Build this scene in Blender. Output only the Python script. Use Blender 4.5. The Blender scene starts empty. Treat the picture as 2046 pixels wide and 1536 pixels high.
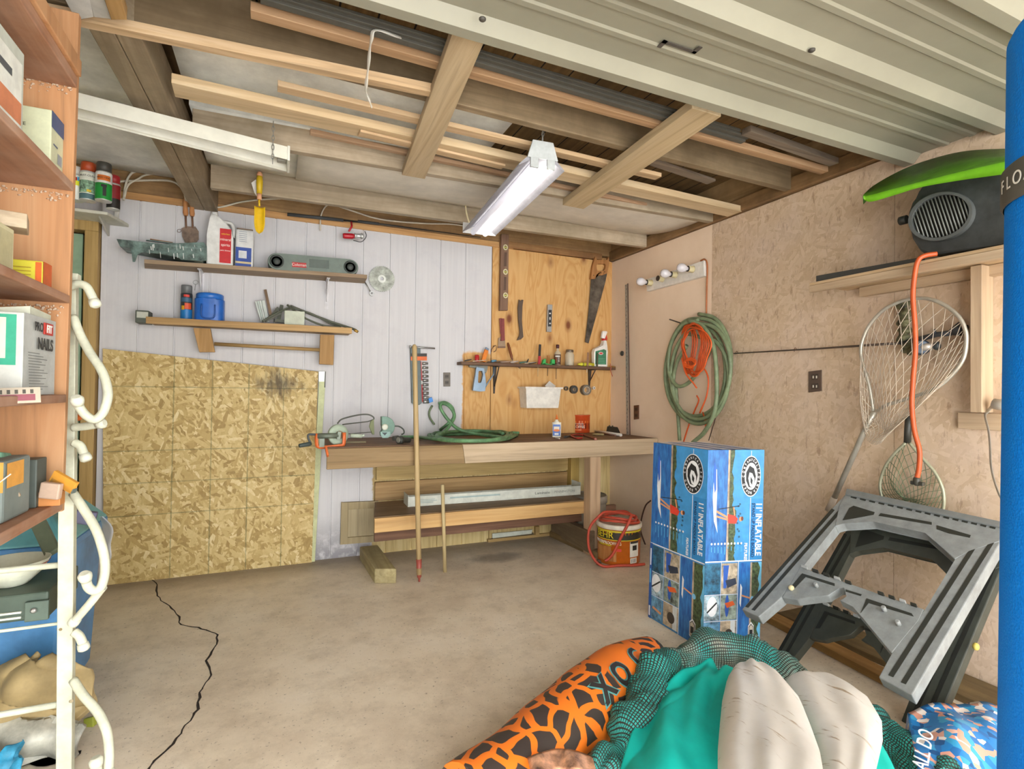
import bpy, bmesh, math, random
from mathutils import Vector, Matrix
random.seed(7)
S = bpy.context.scene
COL = S.collection
V = Vector
PI = math.pi
# ---------------------------------------------------------------- camera solved from the room's own edges
F_PX, YAW, PITCH, ROLL = 1062.45, 0.414285, 0.0132991, 0.0127459
EYE = V((-2.79627, -4.10456, 1.23854))
_f = V((math.sin(YAW)*math.cos(PITCH), math.cos(YAW)*math.cos(PITCH), math.sin(PITCH)))
_r = V((math.cos(YAW), -math.sin(YAW), 0)); _u = _r.cross(_f)
RT = _r*math.cos(ROLL)+_u*math.sin(ROLL); UP = -_r*math.sin(ROLL)+_u*math.cos(ROLL); FW = _f
cd = bpy.data.cameras.new('camera'); cam = bpy.data.objects.new('camera', cd); COL.objects.link(cam)
cd.sensor_width = 36; cd.lens = F_PX/2046*36; cd.clip_start = .02
M4 = Matrix.Identity(4)
for i in range(3):
    M4[i][0] = RT[i]; M4[i][1] = UP[i]; M4[i][2] = -FW[i]; M4[i][3] = EYE[i]
cam.matrix_world = M4; S.camera = cam
def ray(px, py): return FW+RT*((px-1023)/F_PX)-UP*((py-768)/F_PX)
def P(px, py, ax, val):
    d = ray(px, py); return EYE+d*((val-EYE[ax])/d[ax])
def X0(px, py, x=0.): return P(px, py, 0, x)     # on the side wall
def Y0(px, py, y=0.): return P(px, py, 1, y)     # on the back wall
def Z0(px, py, z=0.): return P(px, py, 2, z)     # on a level
def at(px, py, depth): return EYE+ray(px, py)*depth
# ---------------------------------------------------------------- materials
def lin(h):
    if isinstance(h, str):
        h = [int(h[i:i+2], 16) for i in (0, 2, 4)]
    c = [x/255 for x in h]
    return tuple((x/12.92 if x <= .04045 else ((x+.055)/1.055)**2.4) for x in c)+(1.,)
MATS = {}
class NT:
    def __init__(s, name):
        s.m = bpy.data.materials.new(name); s.m.use_nodes = True
        s.t = s.m.node_tree; s.n = s.t.nodes
        s.b = s.n['Principled BSDF']
        s.o = s.n['Material Output']
    def new(s, typ, **kw):
        nd = s.n.new(typ)
        for k, v in kw.items():
            if hasattr(nd, k): setattr(nd, k, v)
            else: nd.inputs[k].default_value = v
        return nd
    def ln(s, a, b): s.t.links.new(a, b)
    def coord(s, scale=(1, 1, 1), rot=(0, 0, 0), loc=(0, 0, 0), src='Object'):
        tc = s.new('ShaderNodeTexCoord'); mp = s.new('ShaderNodeMapping')
        mp.inputs['Scale'].default_value = scale; mp.inputs['Rotation'].default_value = rot; mp.inputs['Location'].default_value = loc
        s.ln(tc.outputs[src], mp.inputs[0]); return mp.outputs[0]
    def noise(s, vec, scale=5, detail=4, rough=.6, dist=0):
        n = s.new('ShaderNodeTexNoise'); n.inputs['Scale'].default_value = scale; n.inputs['Detail'].default_value = detail
        n.inputs['Roughness'].default_value = rough; n.inputs['Distortion'].default_value = dist
        s.ln(vec, n.inputs['Vector']); return n.outputs['Fac']
    def ramp(s, fac, stops):
        r = s.new('ShaderNodeValToRGB'); e = r.color_ramp.elements
        while len(e) > 1: e.remove(e[-1])
        e[0].position = stops[0][0]; e[0].color = lin(stops[0][1]) if not isinstance(stops[0][1], float) else (stops[0][1],)*3+(1,)
        for p, c in stops[1:]:
            x = e.new(p); x.color = lin(c) if not isinstance(c, float) else (c,)*3+(1,)
        s.ln(fac, r.inputs[0]); return r.outputs[0]
    def mix(s, fac, a, b, typ='MIX'):
        m = s.new('ShaderNodeMix', data_type='RGBA', blend_type=typ)
        for sock, v in ((m.inputs[0], fac), (m.inputs[6], a), (m.inputs[7], b)):
            if hasattr(v, 'is_linked') or hasattr(v, 'links'): s.ln(v, sock)
            elif isinstance(v, (int, float)) and sock == m.inputs[0]: sock.default_value = v
            else: sock.default_value = lin(v) if not isinstance(v, tuple) else v
        return m.outputs[2]
    def math(s, op, a, b=0., c=None, clamp=False):
        m = s.new('ShaderNodeMath', operation=op); m.use_clamp = clamp
        for i, v in enumerate((a, b, c)):
            if v is None: continue
            if isinstance(v, (int, float)): m.inputs[i].default_value = v
            else: s.ln(v, m.inputs[i])
        return m.outputs[0]
    def xyz(s, src='Object'):
        tc = s.new('ShaderNodeTexCoord'); sp = s.new('ShaderNodeSeparateXYZ'); s.ln(tc.outputs[src], sp.inputs[0]); return sp.outputs
    def step(s, v, edge, soft):   # 0 below edge, 1 above
        m = s.new('ShaderNodeMapRange'); m.inputs[1].default_value = edge-soft; m.inputs[2].default_value = edge+soft
        s.ln(v, m.inputs[0]); return m.outputs[0]
    def bump(s, h, strength=.3, dist=.01):
        b = s.new('ShaderNodeBump'); b.inputs['Strength'].default_value = strength; b.inputs['Distance'].default_value = dist
        s.ln(h, b.inputs['Height']); s.ln(b.outputs[0], s.b.inputs['Normal'])
    def base(s, c, rough=.6, metal=0., spec=.5):
        if isinstance(c, str): s.b.inputs['Base Color'].default_value = lin(c)
        else: s.ln(c, s.b.inputs['Base Color'])
        s.b.inputs['Roughness'].default_value = rough; s.b.inputs['Metallic'].default_value = metal
        s.b.inputs['Specular IOR Level'].default_value = spec
        return s.m
def shade(h, k):
    c = [int(h[i:i+2], 16) for i in (0, 2, 4)]; return '%02x%02x%02x' % tuple(max(0, min(255, int(x*k))) for x in c)
def C(h, rough=.5, metal=0., var=.05, scale=18., bump=0., spec=.5):
    """plain painted / plastic / metal colour with a little uneven wear"""
    k = ('C', h, rough, metal, var, scale, bump)
    if k not in MATS:
        t = NT('paint_'+h); v = t.coord()
        n = t.noise(v, scale, 5, .65)
        c = t.ramp(n, [(.3, shade(h, 1-var*1.6)), (.7, shade(h, 1+var))])
        t.base(c, rough, metal, spec)
        if bump: t.bump(t.noise(v, scale*6, 3), bump, .002)
        MATS[k] = t.m
    return MATS[k]
def wood(h1, h2, ax='X', sc=1., rough=.65, dark=None, knots=0., bump=.15, seed=0.):
    """sawn timber, grain running along ax"""
    k = ('W', h1, h2, ax, sc, rough, dark, knots, seed)
    if k not in MATS:
        t = NT('timber_'+h1)
        lo, hi = 1.1*sc, 26*sc
        scl = {'X': (lo, hi, hi), 'Y': (hi, lo, hi), 'Z': (hi, hi, lo)}[ax]
        v = t.coord(scl, loc=(seed, seed*1.7, seed*.6))
        n1 = t.noise(v, 1., 6, .6, .9)
        c = t.ramp(n1, [(.28, h1), (.5, shade(h1, .5+.5*1.0) if h2 is None else h2), (.72, h1)] if False else [(.25, shade(h1, .82)), (.45, h1), (.62, h2), (.8, shade(h1, .9))])
        s2 = tuple(x*.12 for x in scl)
        v2 = t.coord(s2, loc=(seed*2, 3, seed))
        n2 = t.noise(v2, 1., 3, .5, 1.5)
        c = t.mix(t.math('MULTIPLY', t.step(n2, .55, .12), .35), c, shade(h1, .7))
        if dark:
            v3 = t.coord((1.3, 1.3, 1.3), loc=(seed, 0, 5))
            c = t.mix(t.math('MULTIPLY', t.step(t.noise(v3, 1.6, 5, .7), .5, .14), .75), c, dark)
        if knots:
            sk = {'X': (1.6, 5, 5), 'Y': (5, 1.6, 5), 'Z': (5, 5, 1.6)}[ax]
            vo = t.new('ShaderNodeTexVoronoi'); vo.inputs['Scale'].default_value = knots
            t.ln(t.coord(sk, loc=(seed*3, .3, .7)), vo.inputs['Vector'])
            kk = t.ramp(vo.outputs['Distance'], [(.0, 1.), (.10, .8), (.15, 0.)])
            c = t.mix(kk, c, '6b3517')
        t.base(c, rough)
        t.bump(n1, bump, .003)
        MATS[k] = t.m
    return MATS[k]
def osb_nodes(t, ax, sc=1., cols=None):
    """overlapping strand flakes; returns (tone 0..1, colour)"""
    o = t.xyz(); cb = t.new('ShaderNodeCombineXYZ')
    t.ln(o[ax], cb.inputs[0]); t.ln(o[2], cb.inputs[1])
    outs = []
    for i, (rot, s) in enumerate(((.25, (30, 9)), (1.35, (34, 10)), (2.3, (26, 8)), (-.5, (44, 15)))):
        mp = t.new('ShaderNodeMapping'); mp.inputs['Rotation'].default_value = (0, 0, rot); mp.inputs['Location'].default_value = (i*3.1, i, 0)
        mp.inputs['Scale'].default_value = (1, 1, 1)
        t.ln(cb.outputs[0], mp.inputs[0])
        mp2 = t.new('ShaderNodeMapping'); mp2.inputs['Scale'].default_value = (s[0]*sc, s[1]*sc, 1)
        t.ln(mp.outputs[0], mp2.inputs[0])
        wob = t.new('ShaderNodeTexNoise'); wob.inputs['Scale'].default_value = 1.3; t.ln(mp2.outputs[0], wob.inputs['Vector'])
        ad = t.new('ShaderNodeMix', data_type='VECTOR') if False else t.new('ShaderNodeVectorMath', operation='MULTIPLY_ADD')
        t.ln(wob.outputs['Color'], ad.inputs[0]); ad.inputs[1].default_value = (.7, .7, 0); t.ln(mp2.outputs[0], ad.inputs[2])
        vo = t.new('ShaderNodeTexVoronoi'); vo.voronoi_dimensions = '2D'; vo.inputs['Scale'].default_value = 1
        t.ln(ad.outputs[0], vo.inputs['Vector'])
        sp = t.new('ShaderNodeSeparateColor'); t.ln(vo.outputs['Color'], sp.inputs[0])
        gr = t.noise(mp2.outputs[0], 1.6, 3)
        outs.append((sp.outputs[0], sp.outputs[1], gr))
    tone, pri = outs[0][0], outs[0][1]
    for a, b, g in outs[1:]:
        m = t.math('GREATER_THAN', b, pri)
        mx = t.new('ShaderNodeMix', data_type='FLOAT'); t.ln(m, mx.inputs[0]); t.ln(tone, mx.inputs[2]); t.ln(a, mx.inputs[3]); tone = mx.outputs[0]
        pri = t.math('MAXIMUM', b, pri)
    tone = t.math('ADD', t.math('MULTIPLY', tone, .72), t.math('MULTIPLY', outs[0][2], .28))
    return tone
def emit(h, strength):
    k = ('E', h, strength)
    if k not in MATS:
        t = NT('glow_'+h); t.base(h, .4); t.b.inputs['Emission Color'].default_value = lin(h); t.b.inputs['Emission Strength'].default_value = strength
        MATS[k] = t.m
    return MATS[k]
def glass(h, rough=.1, alpha=.35):
    k = ('G', h, rough, alpha)
    if k not in MATS:
        t = NT('clear_'+h); t.base(h, rough); t.b.inputs['Alpha'].default_value = alpha; MATS[k] = t.m
    return MATS[k]
# ---------------------------------------------------------------- mesh builder
class MB:
    def __init__(s, mat=None, T=None):
        s.bm = bmesh.new(); s.T = T or Matrix.Identity(4); s.mats = []; s.smooth_all = False
        s.mat(mat) if mat else None
    def mat(s, m):
        if m not in s.mats: s.mats.append(m)
        s.mi = s.mats.index(m); return s
    def vs(s, pts): return [s.bm.verts.new(s.T @ V(p)) for p in pts]
    def face(s, vs, smooth=False):
        try: f = s.bm.faces.new(vs)
        except ValueError: return None
        f.material_index = s.mi; f.smooth = smooth; return f
    def quad(s, *pts): return s.face(s.vs(pts))
    def hexa(s, b, t, bev=0.):
        """bottom ring of points, top ring of points (same count)"""
        n = len(b); vb = s.vs(b); vt = s.vs(t); fs = [s.face(vb[::-1]), s.face(vt)]
        for i in range(n): fs.append(s.face([vb[i], vb[(i+1) % n], vt[(i+1) % n], vt[i]]))
        if bev:
            es = set(e for f in fs if f for e in f.edges)
            r = bmesh.ops.bevel(s.bm, geom=list(es), offset=bev, segments=2, profile=.5, affect='EDGES', clamp_overlap=True)
            for f in r['faces']: f.material_index = s.mi
        return s
    def box(s, x0, x1, y0, y1, z0, z1, bev=0.):
        return s.hexa([(x0, y0, z0), (x1, y0, z0), (x1, y1, z0), (x0, y1, z0)], [(x0, y0, z1), (x1, y0, z1), (x1, y1, z1), (x0, y1, z1)], bev)
    def prism(s, poly, h0, h1, axes='xyz', bev=0.):
        """polygon in the first two axes, extruded along the third"""
        def mk(a, b, c):
            d = dict(zip(axes, (a, b, c))); return (d['x'], d['y'], d['z'])
        return s.hexa([mk(a, b, h0) for a, b in poly], [mk(a, b, h1) for a, b in poly], bev)
    def plank(s, p0, p1, w, t, side=V((0, 0, 1)), bev=.0):
        """board from p0 to p1 (centre line), width w along side, thickness t"""
        p0, p1 = V(p0), V(p1); d = (p1-p0).normalized(); sd = V(side); sd = (sd-d*sd.dot(d)).normalized(); nn = d.cross(sd)
        a = [sd*(w/2*i)+nn*(t/2*j) for i, j in ((-1, -1), (1, -1), (1, 1), (-1, 1))]
        return s.hexa([p0+q for q in a], [p1+q for q in a], bev)
    def tube(s, pts, r, n=10, closed=False, caps=True, flat=None):
        pts = [V(p) for p in pts]; m = len(pts)
        rr = r if isinstance(r, (list, tuple)) else [r]*m
        tang = []
        for i in range(m):
            a = pts[(i-1) % m] if (closed or i) else pts[i]; b = pts[(i+1) % m] if (closed or i < m-1) else pts[i]
            d = b-a; tang.append(d.normalized() if d.length > 1e-9 else V((0, 0, 1)))
        u = tang[0].orthogonal().normalized(); rings = []
        for i in range(m):
            d = tang[i]; u = (u-d*u.dot(d))
            u = u.normalized() if u.length > 1e-6 else d.orthogonal().normalized()
            w = d.cross(u); fx, fy = flat or (1, 1)
            rings.append(s.vs([pts[i]+(u*math.cos(2*PI*k/n)*fx+w*math.sin(2*PI*k/n)*fy)*rr[i] for k in range(n)]))
        for i in range(m if closed else m-1):
            A, B = rings[i], rings[(i+1) % m]
            off = 0
            if closed and i == m-1:
                off = min(range(n), key=lambda q: sum((A[k].co-B[(k+q) % n].co).length for k in range(n)))
            for k in range(n): s.face([A[k], A[(k+1) % n], B[(k+1+off) % n], B[(k+off) % n]], True)
        if caps and not closed: s.face(rings[0][::-1]); s.face(rings[-1])
        return s
    def lathe(s, prof, n=24, o=(0, 0, 0), ax=None, caps=True):
        """profile [(r, h)] turned about the axis from o along ax"""
        o = V(o); a = V(ax or (0, 0, 1)).normalized(); u = a.orthogonal().normalized(); w = a.cross(u); rings = []
        for r, h in prof: rings.append(s.vs([o+a*h+(u*math.cos(2*PI*k/n)+w*math.sin(2*PI*k/n))*max(r, 1e-5) for k in range(n)]))
        for A, B in zip(rings, rings[1:]):
            for k in range(n): s.face([A[k], A[(k+1) % n], B[(k+1) % n], B[k]], True)
        if caps: s.face(rings[0][::-1]); s.face(rings[-1])
        return s
    def ball(s, c, r, seg=16, rings=10):
        rx, ry, rz = r if isinstance(r, (tuple, list)) else (r, r, r)
        c = V(c); R = []
        for i in range(1, rings):
            th = PI*i/rings; R.append(s.vs([c+V((rx*math.sin(th)*math.cos(2*PI*k/seg), ry*math.sin(th)*math.sin(2*PI*k/seg), rz*math.cos(th))) for k in range(seg)]))
        t, b = s.vs([c+V((0, 0, rz)), c-V((0, 0, rz))])
        for k in range(seg):
            s.face([t, R[0][k], R[0][(k+1) % seg]], True); s.face([b, R[-1][(k+1) % seg], R[-1][k]], True)
        for A, B in zip(R, R[1:]):
            for k in range(seg): s.face([A[k], B[k], B[(k+1) % seg], A[(k+1) % seg]], True)
        return s
    def grid(s, fn, nu, nv, smooth=True, th=0.):
        """surface fn(u,v) over 0..1, optional thickness along the normal"""
        G = [[V(fn(i/nu, j/nv)) for j in range(nv+1)] for i in range(nu+1)]
        vv = [[s.bm.verts.new(s.T @ p) for p in row] for row in G]
        for i in range(nu):
            for j in range(nv): s.face([vv[i][j], vv[i+1][j], vv[i+1][j+1], vv[i][j+1]], smooth)
        if th:
            ww = []
            for i in range(nu+1):
                row = []
                for j in range(nv+1):
                    a = G[min(i+1, nu)][j]-G[max(i-1, 0)][j]; b = G[i][min(j+1, nv)]-G[i][max(j-1, 0)]
                    nn = a.cross(b); nn = nn.normalized() if nn.length > 1e-9 else V((0, 0, 1))
                    row.append(s.bm.verts.new(s.T @ (G[i][j]-nn*th)))
                ww.append(row)
            for i in range(nu):
                for j in range(nv): s.face([ww[i][j+1], ww[i+1][j+1], ww[i+1][j], ww[i][j]], smooth)
            for i in range(nu):
                s.face([vv[i][0], ww[i][0], ww[i+1][0], vv[i+1][0]]); s.face([vv[i+1][nv], ww[i+1][nv], ww[i][nv], vv[i][nv]])
            for j in range(nv):
                s.face([vv[0][j+1], ww[0][j+1], ww[0][j], vv[0][j]]); s.face([vv[nu][j], ww[nu][j], ww[nu][j+1], vv[nu][j+1]])
        return s
    def ring(s, outer, inner, h0, h1, axes='xyz'):
        """closed band between two loops of equal count, extruded"""
        def mk(p, c):
            d = dict(zip(axes, (p[0], p[1], c))); return (d['x'], d['y'], d['z'])
        n = len(outer)
        a, b, c, d = (s.vs([mk(p, h) for p in L]) for L, h in ((outer, h0), (inner, h0), (outer, h1), (inner, h1)))
        for i in range(n):
            j = (i+1) % n
            s.face([a[i], b[i], b[j], a[j]]); s.face([c[i], c[j], d[j], d[i]]); s.face([a[i], a[j], c[j], c[i]]); s.face([b[i], d[i], d[j], b[j]])
        return s
    def build(s, name, parent=None, label=None, recalc=True):
        if recalc: bmesh.ops.recalc_face_normals(s.bm, faces=s.bm.faces)
        me = bpy.data.meshes.new(name); s.bm.to_mesh(me); s.bm.free()
        for m in s.mats: me.materials.append(m)
        o = bpy.data.objects.new(name, me); COL.objects.link(o)
        if parent: adopt(o, parent)
        if label: o['label'] = label
        return o
WORLD = {}
def loc_of(o):
    p = V((0, 0, 0)); p = WORLD.get(o.name, p); return p
def adopt(o, parent):
    o.parent = parent; o.matrix_parent_inverse = Matrix.Translation(-loc_of(parent)); return o
def tag(o, label, cat, group=None):
    o['label'] = label; o['category'] = cat
    if group: o['group'] = group
    return o
def thing(name, label, cat, loc=(0, 0, 0), group=None):
    o = bpy.data.objects.new(name, None); COL.objects.link(o); o.location = loc; o.empty_display_size = .05
    WORLD[o.name] = V(loc); return tag(o, label, cat, group)
def struct(o):
    o['kind'] = 'structure'; return o
def crv(pts, n=8, closed=False):
    """Catmull-Rom through the points"""
    pts = [V(p) for p in pts]; m = len(pts); out = []
    for i in range(m if closed else m-1):
        p1, p2 = pts[i], pts[(i+1) % m]
        p0 = pts[(i-1) % m] if closed or i else p1*2-p2
        p3 = pts[(i+2) % m] if closed or i < m-2 else p2*2-p1
        for k in range(n):
            t = k/n; out.append(.5*((2*p1)+(p2-p0)*t+(2*p0-5*p1+4*p2-p3)*t*t+(3*p1-p0-3*p2+p3)*t*t*t))
    if not closed: out.append(pts[-1])
    return out
def frame(o, x, y, z=None):
    """4x4 with columns x, y, z at o"""
    x = V(x).normalized(); y = V(y); y = (y-x*y.dot(x)).normalized(); z = x.cross(y)
    m = Matrix.Identity(4)
    for i in range(3): m[i][0] = x[i]; m[i][1] = y[i]; m[i][2] = z[i]; m[i][3] = o[i]
    return m
def TR(loc, rz=0., rx=0., ry=0.): return Matrix.Translation(loc) @ Matrix.Rotation(rz, 4, 'Z') @ Matrix.Rotation(ry, 4, 'Y') @ Matrix.Rotation(rx, 4, 'X')
def text_mesh(txt, size, T, mat, name, parent, ext=.0004, sx=1., bold=0., align='CENTER', label=None):
    cu = bpy.data.curves.new(name, 'FONT'); cu.body = txt; cu.size = size; cu.extrude = ext; cu.offset = bold
    cu.align_x = align; cu.align_y = 'CENTER'
    ob = bpy.data.objects.new(name, cu); COL.objects.link(ob)
    dg = bpy.context.evaluated_depsgraph_get(); me = bpy.data.meshes.new_from_object(ob.evaluated_get(dg))
    bpy.data.objects.remove(ob); bpy.data.curves.remove(cu)
    me.transform(T @ Matrix.Diagonal((sx, 1, 1, 1))); me.materials.clear(); me.materials.append(mat)
    o = bpy.data.objects.new(name, me); COL.objects.link(o); adopt(o, parent)
    if label: o['label'] = label
    return o
def copy_tree(o, parent=None):
    c = o.copy(); COL.objects.link(c); c.parent = parent
    for ch in list(o.children): copy_tree(ch, c)
    return c
def text_cyl(txt, size, c, R, z, a0, mat, name, parent, sx=1., ext=.0003):
    """lettering wrapped round an upright can centred on c"""
    o = text_mesh(txt, size, Matrix.Identity(4), mat, name, parent, ext, sx)
    for v in o.data.vertices:
        a = a0+v.co.x/R; rr = R+.0006+v.co.z
        v.co = V((c[0]+rr*math.cos(a), c[1]+rr*math.sin(a), z+v.co.y))
    return o
def cyl_patch(m, c, R, a0, a1, z0, z1, n=8, lift=.0005):
    rows = [m.vs([(c[0]+(R+lift)*math.cos(a0+(a1-a0)*k/n), c[1]+(R+lift)*math.sin(a0+(a1-a0)*k/n), z) for k in range(n+1)]) for z in (z0, z1)]
    for k in range(n): m.face([rows[0][k], rows[0][k+1], rows[1][k+1], rows[1][k]], True)
def facing(c): d = EYE-V(c); return math.atan2(d.y, d.x)
def wp(m, px, yf, yb, bev=0.):
    """outline read off the back wall, given real depth from yf to yb"""
    m.prism([(lambda q: (q.x, q.z))(Y0(x, y, yf)) for x, y in px], yf, yb, 'xzy', bev); return m
def sp(m, px, xf, xb, bev=0.):
    m.prism([(lambda q: (q.y, q.z))(X0(x, y, xf)) for x, y in px], xf, xb, 'yzx', bev); return m
def ell(cx, cy, rx, ry, n=20, a0=0, a1=2*PI): return [(cx+rx*math.cos(a0+(a1-a0)*k/n), cy+ry*math.sin(a0+(a1-a0)*k/n)) for k in range(n)]
BLACK = C('24231f', .5); DKGREY = C('4c4f4e', .55); WHITE = C('e4e2dc', .45); STEEL = C('a9aaa8', .35, .7); RUST = C('7a5b48', .7, .2); RED = C('b01e20', .45)
YEL = C('d8b51f', .45); ORANGE = C('d9601c', .5); BLUE = C('1f6fc4', .4)
# ================================================================ the room: back wall y=0, side wall x=0, floor z=0
XL, YF, H = -4.45, -5.3, 2.44
# floor
t = NT('worn_concrete'); v = t.coord()
c = t.ramp(t.noise(v, 1.6, 8, .7), [(.3, 'cabaa4'), (.5, 'dfd1bb'), (.7, 'eadfcd')])
c = t.mix(t.math('MULTIPLY', t.step(t.noise(t.coord((1, 1, 1), loc=(4, 2, 0)), 6, 8, .75), .57, .1), .35), c, '9c8c77')
c = t.mix(t.math('MULTIPLY', t.step(t.noise(t.coord(loc=(1, 9, 0)), 70, 3, .6), .66, .04), .55), c, '66584a')
o = t.xyz()
def blob(cx, cy, rx, ry):
    dx = t.math('MULTIPLY', t.math('SUBTRACT', o[0], cx), 1/rx); dy = t.math('MULTIPLY', t.math('SUBTRACT', o[1], cy), 1/ry)
    d = t.math('ADD', t.math('MULTIPLY', dx, dx), t.math('MULTIPLY', dy, dy))
    d = t.math('ADD', d, t.math('MULTIPLY', t.math('SUBTRACT', t.noise(v, 9, 4), .5), 1.4))
    return t.math('SUBTRACT', 1., t.step(d, .7, .5), clamp=True)
c = t.mix(t.math('MULTIPLY', blob(-1.28, -.42, .22, .12), .55), c, '4e4034')       # oil stain by the bench
c = t.mix(t.math('MULTIPLY', t.step(o[1], -.22, .12), .6), c, '5b4a3a')            # darker along the back wall
t.base(c, .55); t.bump(t.noise(v, 22, 6, .7), .25, .006)
MCONC = t.m
m = MB(MCONC); m.box(XL, 0, YF, 0, -.1, 0); floor = struct(m.build('floor'))
# crack in the slab, an open jagged gap
cr = [(303, 1157), (316, 1168), (314, 1185), (321, 1200), (345, 1215), (358, 1232), (361, 1248), (395, 1254), (420, 1262), (437, 1268), (431, 1287), (418, 1310), (412, 1325), (425, 1348), (408, 1372), (398, 1388), (396, 1410), (388, 1430), (365, 1458), (345, 1485), (318, 1512), (300, 1534), (270, 1570), (240, 1610)]
pts = [Z0(x, y) for x, y in cr]; fine = []
for a, b in zip(pts, pts[1:]):
    for k in range(3):
        q = a.lerp(b, k/3); fine.append(q+V((random.uniform(-.006, .006), random.uniform(-.006, .006), 0)))
m = MB(C('2b221b', .95)); prev = None
for i, q in enumerate(fine):
    w = random.uniform(.0022, .0055); d = (fine[min(i+1, len(fine)-1)]-fine[max(i-1, 0)]).normalized(); s_ = V((-d.y, d.x, 0))
    cur = m.vs([q-s_*w+V((0, 0, .001)), q+s_*w+V((0, 0, .001))])
    if prev: m.face([prev[0], prev[1], cur[1], cur[0]])
    prev = cur
m.build('crack', floor, 'jagged dark crack across the concrete')
# ---- back wall
def plywood(t, loc=0.):
    v = t.coord((3.2, 3.2, .62), loc=(loc, 0, loc)); n = t.noise(v, 1.5, 3, .5, 1.2)
    rings = t.math('FRACT', t.math('MULTIPLY', n, 9.))
    c = t.ramp(rings, [(0, 'cfa265'), (.45, 'd6ab70'), (.8, 'c69455'), (1, 'cfa265')])
    fg = t.noise(t.coord((60, 60, 2.2)), 1., 4)
    c = t.mix(t.math('MULTIPLY', fg, .35), c, 'b98a4e')
    vo = t.new('ShaderNodeTexVoronoi'); vo.inputs['Scale'].default_value = 1.; vo.inputs['Randomness'].default_value = 1.
    t.ln(t.coord((4.3, .1, 2.6), loc=(loc+.3, 0, .35)), vo.inputs['Vector'])
    c = t.mix(t.ramp(vo.outputs['Distance'], [(0, 1.), (.07, .9), (.12, .35), (.2, 0.)]), c, '6e3414')
    return c
t = NT('back_wall_boards'); o = t.xyz(); v = t.coord()
wob = t.math('MULTIPLY', t.math('SUBTRACT', t.noise(v, 14, 4), .5), .06)
xx = t.math('ADD', o[0], wob); zz = t.math('ADD', o[2], t.math('MULTIPLY', t.math('SUBTRACT', t.noise(v, 10, 4), .5), .07))
ply = plywood(t)
raw = t.ramp(t.noise(t.coord((30, 30, 1.3)), 1., 5, .6, .5), [(.3, 'a48c58'), (.5, 'c6b07a'), (.7, 'd6c590')])
white = t.ramp(t.noise(t.coord((45, 45, 1.2)), 1., 6, .7), [(.25, 'c6c5c8'), (.5, 'cccbcd'), (.75, 'd2d1d2')])
white = t.mix(t.math('MULTIPLY', t.step(t.noise(t.coord(loc=(3, 0, 1)), 3.2, 6, .7), .62, .1), .4), white, 'b5b3ba')
white = t.mix(t.math('MULTIPLY', t.math('SUBTRACT', 1., t.step(o[2], .16, .16)), t.step(t.noise(v, 16, 5, .7), .42, .1)), white, '8f8d92')
fr = t.noise(t.coord((1, 1, 1)), 1)
left = t.math('SUBTRACT', 1., t.step(xx, -2.13, .006))
mid = t.math('MULTIPLY', t.step(zz, .8, .01), t.math('SUBTRACT', 1., t.step(xx, -1.43, .006)))
top = t.math('MULTIPLY', t.step(zz, 1.56, .01), t.math('SUBTRACT', 1., t.step(o[0], -1.185, .002)))
paint = t.math('MAXIMUM', left, t.math('MAXIMUM', mid, top))
c = t.mix(t.step(o[2], .82, .005), raw, ply)
c = t.mix(paint, c, white)
t.base(c, .7); t.bump(t.noise(t.coord((50, 50, 1.5)), 1., 5), .25, .003)
MBACK = t.m
m = MB(MBACK)
def wallstrip(xs, z0, z1, y=0., th=.06, groove=()):
    prof = [(xs[0], y)]
    for g in groove: prof += [(g-.006, y), (g-.004, y+.008), (g+.004, y+.008), (g+.006, y)]
    prof += [(xs[1], y), (xs[1], y+th), (xs[0], y+th)]
    m.prism(prof, z0, z1)
wallstrip((-3.83, -1.188), 0, H, groove=[-3.63, -3.43, -3.23, -3.03, -2.83, -2.63, -2.43, -2.23, -2.03, -1.83, -1.63, -1.42])
wallstrip((-1.182, .06), 0, H)
m.box(-4.6, .06, .06, .1, -.1, 2.95)
wall_back = struct(m.build('wall_back'))
# framing over the back wall panels
FIR = wood('a07c50', 'b4915f', 'X', 1., dark='6f5436', seed=1)
m = MB(wood('c4935c', 'd3a56c', 'X', seed=2)); m.box(-4.45, -1.0, -.012, .06, 2.44, 2.485, .003); struct(m.build('trim_1'))
m = MB(FIR); m.box(-4.45, 0, -.004, .06, 2.487, 2.70, .004); struct(m.build('trim_2'))
m = MB(wood('9b6f42', 'a9804f', 'X', dark='6b4a2c', seed=3)); m.box(-1.13, -.12, -.02, .06, 2.445, 2.50, .004); struct(m.build('trim_3'))
# doorway at the far end of the back wall
m = MB(wood('a98a50', 'bb9c61', 'Z', seed=4))
m.box(-3.905, -3.835, -.05, .06, 0, 2.20, .004); m.box(-4.45, -3.835, -.05, .06, 2.20, 2.30, .004)
door = struct(m.build('door_1'))
m = MB(C('8aa588', .55, var=.06, scale=6)); m.box(-4.45, -3.925, .0, .05, 0, 2.185, .003); m.build('door_panel', door, 'pale green panel')
m = MB(C('2a2620', .9)); m.box(-4.45, -3.9, .05, .06, 0, 2.2); m.build('gap_backing', door)
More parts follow.
